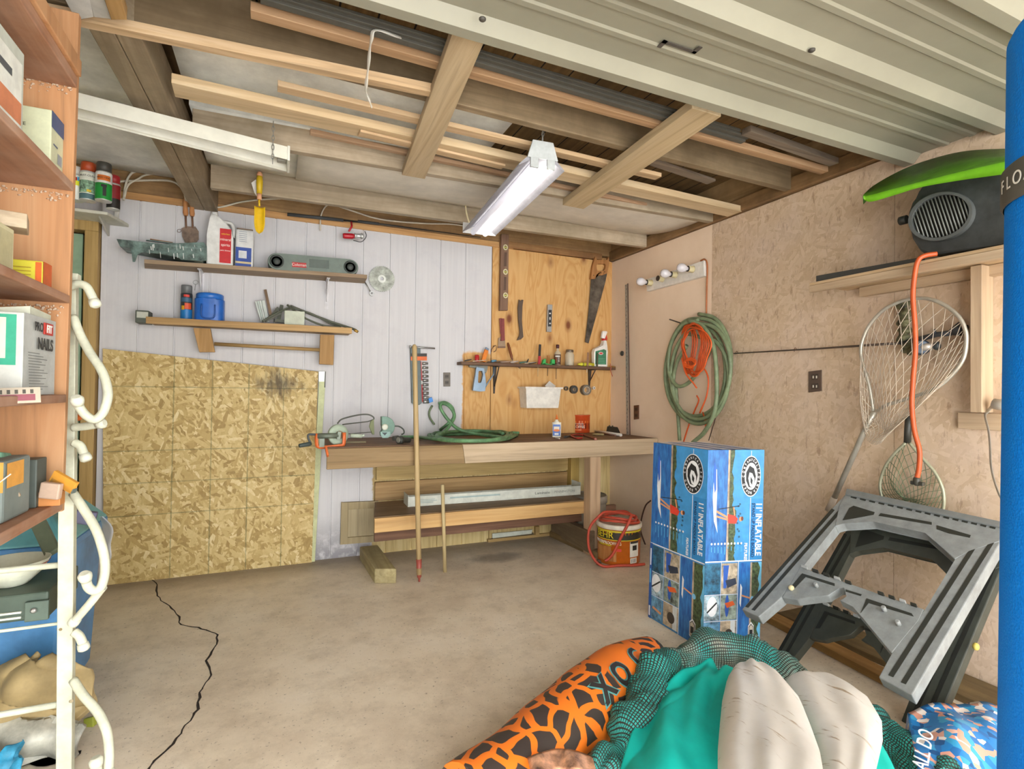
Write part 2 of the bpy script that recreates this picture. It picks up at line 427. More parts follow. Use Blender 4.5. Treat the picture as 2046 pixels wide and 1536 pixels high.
# ---- side wall (painted strand board, one smooth panel next to the corner)
t = NT('side_wall_paint'); o = t.xyz(); v = t.coord()
tone = osb_nodes(t, 1, 1.7)
rgh = t.ramp(tone, [(.1, 'bda384'), (.45, 'c9b093'), (.9, 'd3bca1')])
rgh = t.mix(t.math('MULTIPLY', t.step(t.noise(t.coord((1, 28, 9)), 1., 4, .7), .62, .04), .55), rgh, '8c6d54')
rgh = t.mix(t.math('MULTIPLY', t.step(t.noise(t.coord(loc=(0, 5, 2)), 2.2, 5, .7), .55, .12), .3), rgh, 'd9c6bb')
smo = t.ramp(t.noise(v, 5, 5, .6), [(.3, 'e6cdb2'), (.7, 'edd6bd')])
c = t.mix(t.step(o[1], -1.235, .002), rgh, smo)
t.base(c, .6)
hh = t.math('MULTIPLY', tone, t.math('SUBTRACT', 1., t.step(o[1], -1.235, .002)))
t.bump(hh, .25, .005)
MSIDE = t.m
m = MB(MSIDE)
# 4 ft sheets with hairline joints
for y0, y1 in ((-1.234, 0), (-2.453, -1.236), (-3.672, -2.455), (-5.3, -3.674)): m.box(0, .06, y0, y1, 0, H)
m.box(.03, .1, YF, .1, -.1, 2.95)
struct(m.build('wall_right'))
m = MB(wood('94714a', 'a98459', 'Y', dark='5f482c', seed=6)); m.box(-.035, .06, YF, 0, 2.445, 2.53, .004); struct(m.build('trim_4'))
m = MB(wood('a8875c', 'b6966a', 'Y', dark='6c5233', seed=7)); m.box(-.012, .06, YF, 0, 2.532, 2.70, .004); struct(m.build('trim_5'))
# ---- far side wall, never seen square on
m = MB(C('b9b4a6', .7)); m.box(XL-.06, XL, YF, .1, -.1, 2.95); struct(m.build('wall_left'))
# ================================================================ overhead
t = NT('roof_deck'); o = t.xyz()
c = t.ramp(t.noise(t.coord((26, 1.1, 26)), 1., 5, .6, .5), [(.3, '6b5332'), (.55, '8c6d44'), (.8, '9f8258')])
c = t.mix(t.math('MULTIPLY', t.step(t.noise(t.coord(), 1.7, 5, .7), .5, .14), .7), c, '50432a')
gap = t.math('LESS_THAN', t.math('FRACT', t.math('MULTIPLY', o[0], 6.9)), .05)
c = t.mix(gap, c, '17110a')
t.base(c, .8); t.bump(t.noise(t.coord((40, 1.5, 40)), 1., 4), .3, .004)
m = MB(t.m); m.box(XL-.1, .1, YF, .12, 2.70, 2.76); ceiling = struct(m.build('ceiling'))
DARKJ = wood('917c5e', 'a58f70', 'X', dark='62523a', seed=11); PALEJ = wood('b3a188', 'c4b39b', 'X', dark='85775f', seed=12)
def joist(p0, p1, zb, zt, mt, n, w=.045):
    m = MB(mt); a, b = V(p0), V(p1); d = (b-a).normalized(); s_ = V((-d.y, d.x, 0))*w
    m.hexa([V((q.x, q.y, zb)) for q in (a, b, b+s_, a+s_)], [V((q.x, q.y, zt)) for q in (a, b, b+s_, a+s_)], .003)
    return struct(m.build('trim_%d' % n))
joist((-3.19, -.46, 0), (-.04, -.555, 0), 2.44, 2.585, PALEJ, 6)
joist((-3.19, -1.20, 0), (-.04, -1.285, 0), 2.44, 2.585, PALEJ, 7)
joist((-4.45, -2.02, 0), (-.04, -1.90, 0), 2.455, 2.64, DARKJ, 8)
joist((-4.45, -2.62, 0), (-.04, -2.60, 0), 2.455, 2.60, DARKJ, 9)
m = MB(wood('a08d73', 'b5a288', 'Y', dark='76684f', seed=13))
m.hexa([(-3.345, 0, 2.43), (-3.27, 0, 2.43), (-3.335, -1.99, 2.452), (-3.41, -1.99, 2.452)], [(-3.345, 0, 2.57), (-3.27, 0, 2.57), (-3.335, -1.99, 2.6), (-3.41, -1.99, 2.6)], .004)
m.hexa([(-3.268, 0, 2.43), (-3.19, 0, 2.43), (-3.255, -1.99, 2.452), (-3.333, -1.99, 2.452)], [(-3.268, 0, 2.58), (-3.19, 0, 2.58), (-3.255, -1.99, 2.61), (-3.333, -1.99, 2.61)], .004)
struct(m.build('trim_10'))
# white foam boards and the slack facing sheet between the joists
FOAM = C('eeefe8', .8, var=.07, scale=5, bump=.2)
def foam(x0, x1, y0, y1, z0, label, sag=0.):
    m = MB(FOAM)
    m.grid(lambda u, w: (x0+(x1-x0)*u, y0+(y1-y0)*w, z0-sag*math.sin(PI*u)*math.sin(PI*w*.9+.2)), 16, 8, True, -.025)
    return tag(m.build('foam_board'), label, 'insulation board', 'white insulation boards overhead')
foam(-4.44, -3.36, -2.0, -1.02, 2.60, 'white speckled insulation board overhead, beyond the cabinet top and nearest its end')
foam(-4.44, -3.36, -1.012, -.06, 2.60, 'white insulation board overhead above the spray paint shelf')
foam(-3.2, -1.75, -1.93, -1.27, 2.575, 'white insulation board between two joists above the long pine board')
foam(-3.2, -1.86, -1.235, -.52, 2.56, 'white insulation board above the unlit lamp\'s end, next to the timber beam')
m = MB(C('e0dacd', .75, var=.05, scale=4))
m.grid(lambda u, w: (-2.72+2.66*u, -1.2+.68*w, 2.475+.075*w-.02*math.sin(PI*w)-.012*math.sin(9*u)*math.sin(PI*w)), 24, 10, True, .003)
tag(m.build('insulation_facing'), 'slack pale sheet sagging between the two rear joists behind the lit lamp', 'sheet')
# ribbed metal roofing sheets, lying under the joists
WHM = C('8b8877', .42, 0., var=.03, scale=2.5)
def roofing(y_start, y_end, z, x0, x1):
    pitch = .365; prof = []; y = y_start; 
    k = 0
    while y > y_end:
        for dy, dz in ((0, -.038), (.042, -.038), (.075, 0), (.16, 0), (.167, -.006), (.187, -.006), (.194, 0), (.262, 0), (.269, -.006), (.289, -.006), (.296, 0), (.332, 0)):
            prof.append((y-dy, z+dz))
        y -= pitch
    return prof
m = MB(WHM)
pr = roofing(-2.50, -5.2, 2.40, 0, 0)
for (ya, za), (yb, zb) in zip(pr, pr[1:]):
    m.quad((-4.44, ya, za), (-.004, ya, za), (-.004, yb, zb), (-4.44, yb, zb))
    m.quad((-4.44, ya, za+.002), (-4.44, yb, zb+.002), (-.004, yb, zb+.002), (-.004, ya, za+.002))
ms = m.build('roofing_sheet', None, None, False); tag(ms, 'cream ribbed metal sheets covering the near half of the ceiling', 'metal ceiling')
# screws holding it
m = MB(C('3b3730', .6))
for px, py in ((964, 37), (1622, 99)):
    q = Z0(px, py, 2.365); m.lathe([(.011, 0), (.011, .004), (.006, .008), (0, .009)], 10, q, (0, 0, -1))
m.build('screw', ms, 'dark screw head')
m = MB(C('4a443c', .8)); q = Z0(1358, 95, 2.392)
m.box(q.x-.07, q.x+.07, q.y-.006, q.y+.006, q.z, q.z+.003); m.box(q.x-.07, q.x-.055, q.y-.006, q.y+.03, q.z, q.z+.003); m.box(q.x+.055, q.x+.07, q.y-.03, q.y+.006, q.z, q.z+.003)
m.build('printed_mark', ms, 'dark stamped mark')
# ---- loose timber stored overhead
PINE = wood('cfb48c', 'dcc5a0', 'X', .8, knots=.55, seed=20); PINE2 = wood('c3a47d', 'd0b48f', 'X', seed=21); GREYB = wood('77695a', '8a7c6c', 'X', seed=23)
def board(pa, pb, w, th, mt, label, zlow=2.44, group='loose boards stored overhead', name='pine_board', cat='board'):
    """board lying flat or on edge over the cross pieces; pa/pb are photo points of its lower near edge"""
    a, b = Z0(pa[0], pa[1], zlow), Z0(pb[0], pb[1], zlow); d = (b-a).normalized(); s_ = V((-d.y, d.x, 0))*w
    m = MB(mt); m.hexa([a, b, b+s_, a+s_], [q+V((0, 0, th)) for q in (a, b, b+s_, a+s_)], .002)
    return tag(m.build(name), label, cat, group)
board((342, 165), (1482, 423), .115, .04, PINE, 'longest clean pine board overhead, running from above the unlit lamp to the side wall')
board((555, 170), (1322, 353), .055, .022, PINE2, 'slim pine board overhead just in front of the longest one')
board((620, 265), (1342, 422), .03, .022, wood('ad8a6a', 'c3a283', 'X', seed=24), 'thin grey-brown batten overhead behind the longest pine board', zlow=2.47)
board((720, 263), (1010, 332), .05, .012, PINE2, 'short flat offcut of pine tucked under the longest board', zlow=2.426)
board((500, 20), (1655, 343), .045, .03, wood('a98561', 'bc9975', 'X', seed=25), 'reddish brown batten overhead near the metal ceiling edge', zlow=2.442)
board((730, 58), (1468, 275), .06, .02, wood('c9b083', 'd9c59c', 'X', seed=26), 'plastic wrapped pale board overhead beside the black strips', zlow=2.476)
board((820, 160), (1340, 440), .0, .0, PINE2, 'x') if False else None
m = MB(PINE2)
m.plank(V((-4.4, -1.90, 2.43)), V((-2.235, -2.053, 2.43)), .035, .038, (0, 0, 1)); tag(m.build('pine_batten'), 'long pale batten under the dark joist, crossing below the timber beam', 'board', 'loose boards stored overhead')
for i, (pa, pb, lab) in enumerate((((520, -4), (1490, 283), 'black trim strip overhead lying closest to the wrapped board'), ((560, -4), (1500, 275), 'black trim strip overhead, middle of the three beside the metal edge'), ((600, -4), (1480, 262), 'black trim strip overhead lying closest to the metal ceiling'))):
    board(pa, pb, .028, .012, C('504e46', .6), lab, zlow=2.446+.01*i, group='black trim strips overhead', name='trim_strip', cat='trim strip')
board((1500, 262), (1676, 326), .05, .03, GREYB, 'grey weathered batten overhead in the corner by metal ceiling and side wall', zlow=2.45)
board((1300, 318), (1430, 362), .06, .015, GREYB, 'short grey board end overhead between pine boards and rear joist', zlow=2.5)
def cross(c4, label, mt):
    m = MB(mt); a = [Z0(x, y, 2.40) for x, y in c4]
    m.hexa(a, [q+V((0, 0, .04)) for q in a], .003); return tag(m.build('cross_board'), label, 'board', 'cross boards under the joists')
CB = wood('bda680', 'cab490', 'Y', seed=30)
cross([(905, 64), (967, 86), (849, 358), (803, 350)], 'wide weathered cross board nailed under the joists near the middle of the ceiling', wood('b09a78', 'bda886', 'Y', seed=31))
cross([(1383, 216), (1441, 233), (1166, 418), (1124, 410)], 'narrower pine cross board nailed under the joists above the hanging hose', CB)
# plastic strip dangling
m = MB(glass('dedbd0', .35, .6))
q = [Z0(x, y, z) for x, y, z in ((800, 75, 2.45), (752, 60, 2.44), (742, 78, 2.42), (738, 110, 2.40), (734, 150, 2.37), (731, 180, 2.345), (738, 200, 2.33), (742, 212, 2.322))]
cc = crv(q, 5); m.tube(cc, [.012+.008*math.sin(i*.9)*.5 for i in range(len(cc))], 8, flat=(1, .3))
tag(m.build('plastic_strip'), 'torn strip of clear plastic film dangling from the overhead boards', 'plastic strip')
# three board ends poking in at the top left
for i, (poly, h_, lab) in enumerate((([(128, -5), (178, -8), (187, 34), (152, 40)], 'c8c6c0', 'whitish board end at the ceiling beside the cabinet'), ([(178, -5), (206, -8), (222, 38), (188, 34)], 'b9b6ae', 'grey white board end at the ceiling between the other two'))):
    a = [Z0(x, y, 2.41) for x, y in poly]; m = MB(C(h_, .7)); m.hexa(a, [p+V((0, 0, .02)) for p in a]); tag(m.build('board_end'), lab, 'board', 'board ends at the near beam')
a = [Z0(x, y, 2.40) for x, y in ((206, -8), (240, -10), (254, 40), (222, 40))]; m = MB(wood('b08a55', 'c29c66', 'Y', seed=33)); m.hexa(a, [p+V((0, 0, .04)) for p in a], .002)
tag(m.build('board_end'), 'raw pine block end at the ceiling beside the near beam', 'board', 'board ends at the near beam')
# ================================================================ things on the back wall, doorway side first
t_ = thing('corner_shelf', 'small white painted shelf over the green door holding the spray paint cans', 'shelf', (-3.9, -.12, 2.26))
m = MB(C('c6c4b4', .6)); m.prism([(-4.25, -.245), (-3.745, -.24), (-3.69, -.03), (-3.69, 0), (-4.25, 0)], 2.26, 2.278, 'xyz', .002); m.build('shelf_board', t_)
m = MB(C('b7b5ac', .5)); m.prism([(-.20, 2.258), (0, 2.258), (0, 2.19)], -3.80, -3.79, 'yzx'); m.build('bracket', t_)
def spray_can(x, y, z, r, h, capc, label, kind, name='spray_can', group='spray paint cans on the small white shelf'):
    c = (x, y); t = thing(name, label, 'spray can', (x, y, z), group); a = facing((x, y, z))
    m = MB(C('cfd0cc', .35, .3)); m.lathe([(r*.96, 0), (r, .004), (r, h*.72), (r*.86, h*.77)], 24, (x, y, z)); b = m.build('can', t)
    m = MB(C(capc, .45)); m.lathe([(r*.9, h*.755), (r*.9, h*.97), (r*.82, h)], 24, (x, y, z)); m.build('cap', t)
    m = MB()
    W = 1.25
    if kind == 'garden':
        m.mat(C('dfe0d2', .5)); cyl_patch(m, c, r, a-W, a+W, z+h*.02, z+h*.70)
        m.mat(C('6d8a72', .6, var=.5, scale=60)); cyl_patch(m, c, r, a-W, a+W, z+h*.18, z+h*.5, lift=.001)
        m.mat(C('4f6d70', .6)); cyl_patch(m, c, r, a-W, a+W, z+h*.02, z+h*.16, lift=.001)
        m.mat(YEL); cyl_patch(m, c, r, a-.15, a+.35, z+h*.2, z+h*.26, lift=.0014)
    elif kind == 'grill':
        m.mat(C('e3e3de', .5)); cyl_patch(m, c, r, a-W, a+W, z+h*.02, z+h*.72)
        m.mat(C('1d8a36', .45)); cyl_patch(m, c, r, a-W, a+W, z+h*.02, z+h*.44, lift=.001)
        m.mat(C('d9742a', .45)); cyl_patch(m, c, r, a-.8, a+.8, z+h*.5, z+h*.64, lift=.001)
        m.mat(BLACK); cyl_patch(m, c, r, a-.1, a+.3, z+h*.1, z+h*.38, lift=.0016); cyl_patch(m, c, r, a-.3, a+.35, z+h*.33, z+h*.4, lift=.0018)
    elif kind == 'white':
        m.mat(C('e3e6dc', .5)); cyl_patch(m, c, r, a-W, a+W, z+h*.02, z+h*.72)
        m.mat(C('d8dc2c', .5)); cyl_patch(m, c, r, a-.2, a+.9, z+h*.42, z+h*.56, lift=.001)
        m.mat(RED); cyl_patch(m, c, r, a-.4, a+.2, z+h*.56, z+h*.66, lift=.001); m.mat(C('55a4c8')); cyl_patch(m, c, r, a+.2, a+.8, z+h*.56, z+h*.68, lift=.0012)
    else:
        m.mat(C('8e2226', .5)); cyl_patch(m, c, r, a-W, a+W, z+h*.3, z+h*.7); m.mat(BLACK); cyl_patch(m, c, r, a-W, a+W, z+h*.02, z+h*.3)
    m.build('paper_label', b)
    if kind == 'garden': text_cyl('RUST-OLEUM', .014, c, r+.001, z+h*.62, a, BLACK, 'lettering', b)
    if kind == 'grill': text_cyl('HIGH HEAT', .013, c, r+.0016, z+h*.57, a, BLACK, 'lettering', b)
    return t
q = at(175, 420, 2.99); spray_can(q.x, q.y, 2.278, .039, .215, 'b3481f', 'spray paint can with an orange-red cap and a garden scene on its label', 'garden')
q = at(206, 424, 2.99); spray_can(q.x, q.y, 2.278, .039, .215, '46443f', 'spray paint can with a black cap and a green label, on the small white shelf', 'grill')
q = at(149, 420, 2.99); spray_can(q.x, q.y, 2.278, .039, .19, 'd8d8d0', 'pale spray can with yellow, red and blue label marks, half hidden by the cabinet', 'white')
q = at(226, 424, 3.13); spray_can(q.x, q.y, 2.278, .034, .20, 'a8262a', 'dark red can standing behind the black capped spray can', 'red')
m = MB(C('cfcdc6', .6)); wp(m, [(229, 371), (240, 371), (237, 440), (229, 440)], -.045, -.035); tag(m.build('white_strip'), 'narrow white strip standing upright behind the spray cans', 'strip')
# cables over the top plate
def cable(px, r, mt, label, yy=-.02, plane='y', name='cable', group=None, n=6):
    pts = [Y0(x, y, yy) if plane == 'y' else X0(x, y, yy) for x, y in px]
    m = MB(mt); m.tube(crv(pts, n), r, 8); return tag(m.build(name), label, 'cable', group)
CABW = C('d2cbb9', .5)
G_ = 'white house cables along the top of the back wall'
cable([(160, 362), (200, 364), (300, 360), (345, 363), (366, 380), (372, 402)], .007, CABW, 'white cable curving down beside the wooden handled trowels', -.03, group=G_)
cable([(247, 400), (250, 375), (258, 352), (275, 342), (330, 340)], .007, CABW, 'white cable rising off the white panel edge and bending toward the timber beam', -.042, group=G_)
cable([(248, 396), (256, 370), (275, 358), (300, 348), (372, 348)], .006, CABW, 'white cable looping beside the rising one, just under the ceiling board', -.055, group=G_)
cable([(372, 400), (395, 412), (438, 414), (480, 404), (530, 398), (600, 397), (650, 404), (700, 420), (760, 438), (840, 446), (905, 448), (945, 455)], .006, CABW, 'long white cable along the wall top behind the yellow trowel and fishing rod', -.03, group=G_)
cable([(640, 460), (641, 432), (650, 413), (664, 406)], .005, CABW, 'short white cable tail dropping beside the fishing rod grip', -.035, group=G_)
cable([(933, 358), (929, 390), (932, 425), (940, 450), (952, 462)], .006, C('d9cca6', .5), 'cream lamp cord hanging in front of the rear joist to the lit lamp', -.56, group=G_)
# wooden handled trowels
def trowel(hx, htop, hbot, bl, blade, label, yy):
    t = thing('pointing_trowel', label, 'trowel', Y0(hx, htop, yy), 'wooden handled trowels hung on the back wall')
    a, b, c = Y0(hx, htop, yy), Y0(hx+1, hbot, yy), Y0(hx+2, bl, yy)
    m = MB(C('b97f4d', .6)); L = (b-a).length; m.lathe([(.010, 0), (.016, L*.2), (.013, L*.5), (.016, L*.85), (.011, L)], 12, a, b-a); m.build('handle', t)
    m = MB(RUST); m.tube([b, c], .006, 8); m.build('shank', t)
    m = MB(C('7d6a5c', .7, .2, var=.2)); wp(m, blade, yy-.004, yy); m.build('blade', t)
trowel(370, 397, 431, 456, [(363, 456), (372, 452), (386, 453), (389, 470), (384, 486), (370, 484), (364, 472)], 'wooden handled trowel with a blunt rusty blade, nearer the timber beam of the hung pair' if False else 'wooden handled trowel with rusty blade, hanging on the door side of its pair', -.02)
trowel(383, 398, 432, 456, [(375, 456), (390, 452), (397, 462), (397, 478), (390, 487), (378, 486)], 'wooden handled trowel with rusty blade, hanging on the jug side of its pair', -.035)
m = MB(RUST); m.tube([Y0(x, y, -.02) for x, y in ell(358, 461, 4, 3, 10)], .0016, 6, True); tag(m.build('wire_ring'), 'small rusty wire ring hooked beside the trowel blades', 'ring')
# garden trowel on the rear joist
t_ = thing('garden_trowel', 'bright yellow garden trowel hanging by its handle from the rear joist', 'trowel', Y0(518, 345, -.52))
a, b = Y0(519, 344, -.53), Y0(518, 399, -.53); L = (b-a).length
m = MB(C('d9a07a', .5)); m.lathe([(.012, 0), (.016, .01), (.017, L*.16)], 14, a, b-a); m.lathe([(.014, L*.78), (.013, L)], 14, a, b-a); hb = m.build('grip_end', t_, 'worn pinkish grip ends')
m = MB(YEL); m.lathe([(.017, L*.155), (.019, L*.4), (.015, L*.79)], 14, a, b-a); m.build('handle', t_)
m = MB(YEL); m.tube([b, Y0(518, 412, -.53)], .006, 8); m.build('shank', t_)
m = MB(C('dcb41c', .4)); A_ = Y0(508, 411, -.53); B_ = Y0(530, 411, -.53); Z_ = Y0(518, 467, -.53); w2 = (B_.x-A_.x)/2; hh = A_.z-Z_.z
m.grid(lambda u, v: ((A_.x+B_.x)/2+(u-.5)*2*w2*(1 if v < .55 else math.sqrt(max(0, 1-((v-.55)/.45)**2))*.999+.001), -.53+.022*(1-(2*u-1)**2)*(1-.5*v), A_.z-hh*v), 8, 14, True, .002); m.build('blade', t_)
m = MB(C('d7d5cf', .5)); wp(m, [(502, 365), (512, 358), (513, 392), (508, 384)], -.515, -.512); m.build('price_tag', t_)
# ---- upper shelf
t_ = thing('wall_shelf', 'upper grey-brown plank shelf on the white wall, carrying the jug and the long green case', 'shelf', (-2.9, -.1, 2.03))
fl, fr = V((-3.57, -.17, 2.005)), V((-2.225, -.20, 2.037)); bl_, br_ = V((-3.60, -.0, 2.005)), V((-2.215, 0, 2.037)); up = V((0, 0, .026))
m = MB(wood('937b60', 'a68e72', 'X', seed=40)); m.hexa([fl, fr, br_, bl_], [p+up for p in (fl, fr, br_, bl_)], .002); m.build('shelf_board', t_)
def tee_bracket(px, y0, y1, ztop, label=None):
    m = MB(C('d6d5d8', .5)); a = Y0(px, y0, -.002); xx = a.x
    zb = Y0(px, y1, -.002).z
    m.box(xx-.013, xx+.013, -.006, 0, zb, ztop); m.box(xx-.011, xx+.011, -.15, 0, ztop-.004, ztop); m.prism([(-.135, ztop-.004), (-.006, ztop-.004), (-.006, ztop-.15)], xx-.003, xx+.003, 'yzx')
    return m.build('bracket', t_, 'white painted steel bracket')
tee_bracket(404, 545, 605, 2.008); tee_bracket(653, 560, 618, 2.026)
# paint tray with stir sticks
q = Y0(262, 500, -.2)
t_ = thing('paint_tray', 'dark green metal paint tray with white drips hanging over the shelf end', 'paint tray', (-3.45, -.12, 2.04))
MT = C('5b6d68', .45, .2, var=.35, scale=20)
zt = Y0(300, 490, -.2).z; z0 = 2.034
m = MB(MT)
def tray(u, v):
    x = -3.70+u*.46; y = -.225+v*.20
    e = min(u, 1-u)*.46; f = min(v, 1-v)*.20
    rim = 1 if (u < .001 or u > .999 or v < .001 or v > .999) else 0
    base = z0+.006+.05*(1-u)
    return (x, y, z0+.092 if rim else (base if (u > .03 and u < .97 and v > .06 and v < .94) else z0+.085))
m.grid(tray, 30, 16, False, .003)
m.build('tray_pan', t_)
m = MB(MT); wp(m, [(256, 483), (266, 489), (400, 484), (407, 484), (413, 492), (413, 521), (362, 519), (350, 509), (284, 504), (275, 508), (270, 523), (265, 523), (263, 505)], -.226, -.223); m.mat(C('dfe3df', .5)); random.seed(3)
for k in range(17):
    x = random.uniform(264, 405); y = random.uniform(487, 508); m_w = random.uniform(.5, 1.6); ln_ = random.uniform(3, 12); wp(m, [(x, y), (x+m_w, y), (x+m_w+1, y+ln_), (x+1, y+ln_)], -.2275, -.226)
m.build('tray_side', t_, 'white dripped front side')
for i, (a, b, hx_, lab) in enumerate((((270, 484), (330, 492), '43504c', 'dark paint stirrer lying across the paint tray'), ((292, 480), (352, 487), '7c8f8a', 'grey stirrer lying in the paint tray'), ((300, 478), (345, 485), '9a7350', 'brown wooden stick lying over the paint tray'))):
    m = MB(C(hx_, .6)); m.plank(Y0(a[0], a[1], -.17+.03*i), Y0(b[0], b[1], -.14+.03*i), .02, .005, (0, 1, 0)); tag(m.build('stir_stick'), lab, 'stick', 'sticks in the paint tray')
# mineral spirits jug
q = Y0(437, 522, -.10); t_ = thing('solvent_jug', 'white plastic jug with a red label and handle, on the upper shelf', 'jug', (q.x, -.1, 2.035))
xl, xr = Y0(414, 480, -.13).x, Y0(467, 480, -.13).x; zb, zs, zt = 2.036, Y0(440, 470, -.1).z, Y0(430, 433, -.1).z
m = MB(C('dfe0dc', .4)); cx = (xl+xr)/2; w = (xr-xl)/2
poly = [(xl, zb), (xr, zb), (xr, zs-.02), (xr-.014, zs+.03), (xr-.045, zs+.075), (xl+.055, zt-.02), (xl+.055, zt), (xl+.018, zt), (xl+.018, zt-.02), (xl+.004, zs+.01), (xl, zs-.03)]
m.prism(poly, -.165, -.045, 'xzy', .012); m.build('body', t_)
m = MB(C('e6e6e2', .4)); m.lathe([(.021, 0), (.021, .026), (.018, .028)], 16, (xl+.037, -.105, zt-.002)); m.build('cap', t_)
m = MB(C('dfe0dc', .4)); m.tube(crv([(xl+.075, -.105, zt-.03), (xr-.02, -.105, zs+.085), (xr-.002, -.105, zs+.045), (xr-.004, -.105, zs-.01)], 6), .011, 10); m.build('handle', t_)
m = MB(C('c42127', .5)); m.box(xl+.075, xr-.012, -.1665, -.1650, zb+.02, zs+.03); lb = m.build('paper_label', t_)
TX = lambda x, y, z: frame((x, y, z), (1, 0, 0), (0, 0, 1))
for k, (s_, h_, sz) in enumerate((('odorless', 'e8c21e', .017), ('mineral', 'f0ece4', .025), ('spirits', 'f0ece4', .025), ('paint thinner', 'f0ece4', .014))):
    text_mesh(s_, sz, TX((xl+xr)/2+.032, -.1668, zs-.005-k*.036), C(h_), 'lettering', lb, sx=.85)
# blue and white can
q = Y0(488, 524, -.11); x0, x1 = Y0(471, 500, -.12).x, Y0(507, 500, -.12).x; zt = Y0(488, 461, -.12).z
t_ = thing('oil_can', 'white and blue flat-sided tin with a rusty rim, standing next to the red labelled jug', 'can', (q.x, -.11, 2.036))
m = MB(C('d9dbda', .4)); m.box(x0, x1, -.16, -.07, 2.036, zt, .014); b_ = m.build('body', t_)
m = MB(C('8a7560', .5, .5)); m.box(x0+.006, x1-.006, -.155, -.075, zt, zt+.006, .002); m.build('rim', t_)
m = MB(C('2a4a9a', .4)); m.box(x0+.002, x1-.012, -.1612, -.1600, 2.04, 2.04+(zt-2.04)*.52); m.mat(C('cfd3d8')); m.box(x0+.02, x1-.04, -.1618, -.1612, 2.10, 2.15); m.mat(C('c8b98f')); m.box(x0+.002, x1-.012, -.1620, -.1612, 2.065, 2.078)
m.mat(C('9aa4b0'))
for k in range(6): m.box(x0+.02, x1-.04, -.1606, -.16, zt-.02-k*.013, zt-.016-k*.013)
m.build('printed_label', b_)
# long grey-green case with round ends
t_ = thing('stove_case', 'long grey-green plastic case with round ends and a red badge on the upper shelf', 'case', (-2.5, -.12, 2.04))
poly = []
L0, L1 = Y0(553, 518, -.19), Y0(700, 527, -.19); rr = .056
dv = V((L1.x-L0.x, L1.z-L0.z)).normalized() if False else Vector((L1.x-L0.x, L1.z-L0.z)).normalized()
L0 = Vector((L0.x, 2.04+rr+.0)); L1 = Vector((L1.x, 2.052+rr))
dv = (L1-L0).normalized(); ang = math.atan2(dv.y, dv.x)
for k in range(13): a = ang+PI/2+PI*k/12; poly.append((L0.x+rr*math.cos(a), L0.y+rr*math.sin(a)))
for k in range(13): a = ang-PI/2+PI*k/12; poly.append((L1.x+rr*math.cos(a), L1.y+rr*math.sin(a)))
m = MB(C('6b7870', .5)); m.prism(poly, -.19, -.05, 'xzy', .006); body_ = m.build('body', t_)
for c_ in (L0, L1):
    m = MB(C('3b423e', .5)); m.lathe([(rr*.80, 0), (rr*.8, .004), (rr*.62, .004), (rr*.6, -.002)], 24, (c_.x, -.190, c_.y), (0, -1, 0)); m.lathe([(rr*.42, .0), (rr*.38, .006), (.006, .008)], 20, (c_.x, -.19, c_.y), (0, -1, 0)); m.build('end_ring', t_, 'dark round ring on the case end')
fx = frame((L0.x, -.1905, L0.y), (dv.x, 0, dv.y), (-dv.y, 0, dv.x))
Lc = (L1-L0).length
m = MB(C('56625b', .5), fx); m.box(Lc*.43, Lc*.70, -.024, .034, 0, .003, .001); m.build('latch_panel', t_)
m = MB(C('b8312f', .5), fx); m.box(Lc*.20, Lc*.39, -.03, .004, 0, .002, .001); bd = m.build('badge', t_, 'red badge')
text_mesh('Coleman', .026, fx @ Matrix.Translation((Lc*.295, -.013, .0022)), WHITE, 'lettering', bd)
# saw blade and wrench on the wall
c_ = Y0(763, 557, -.012); R_ = (Y0(789, 557, -.012).x-c_.x)
t_ = thing('saw_blade', 'round steel saw blade hung on the white wall at the end of the upper shelf', 'saw blade', c_)
m = MB(C('8f9188', .4, .6, var=.25)); pts = []
for k in range(80): r = R_*(1 if k % 2 else .955); a = 2*PI*k/80; pts.append((c_.x+r*math.cos(a), c_.z+r*math.sin(a)))
m.ring(pts, ell(c_.x, c_.z, R_*.14, R_*.14, 80), -.014, -.011, 'xzy'); m.build('disc', t_)
m = MB(C('c5c7c0', .35, .5)); m.ring(ell(c_.x, c_.z, R_*.3, R_*.3, 24), ell(c_.x, c_.z, R_*.14, R_*.14, 24), -.0155, -.014, 'xzy'); m.build('hub_ring', t_)
m = MB(STEEL); m.tube([Y0(728, 561, -.02), Y0(742, 586, -.02)], .006, 8, flat=(1, .5)); m.ring([(lambda q: (q.x, q.z))(Y0(x, y, -.02)) for x, y in ell(743, 586, 5, 5, 14)], [(lambda q: (q.x, q.z))(Y0(x, y, -.02)) for x, y in ell(743, 586, 2.2, 2.2, 14)], -.026, -.014, 'xzy')
tag(m.build('wrench', None), 'small steel ring wrench hanging below the upper shelf end, beside the saw blade', 'wrench')
m = MB(STEEL); m.tube([Y0(x, y, -.008) for x, y in ell(391, 564, 5, 4, 12)], .0022, 6, True); m.tube([Y0(391, 568, -.008), Y0(389, 580, -.008)], .002, 6); tag(m.build('wire_hook'), 'tiny wire ring on a nail above the dark spray can', 'hook')
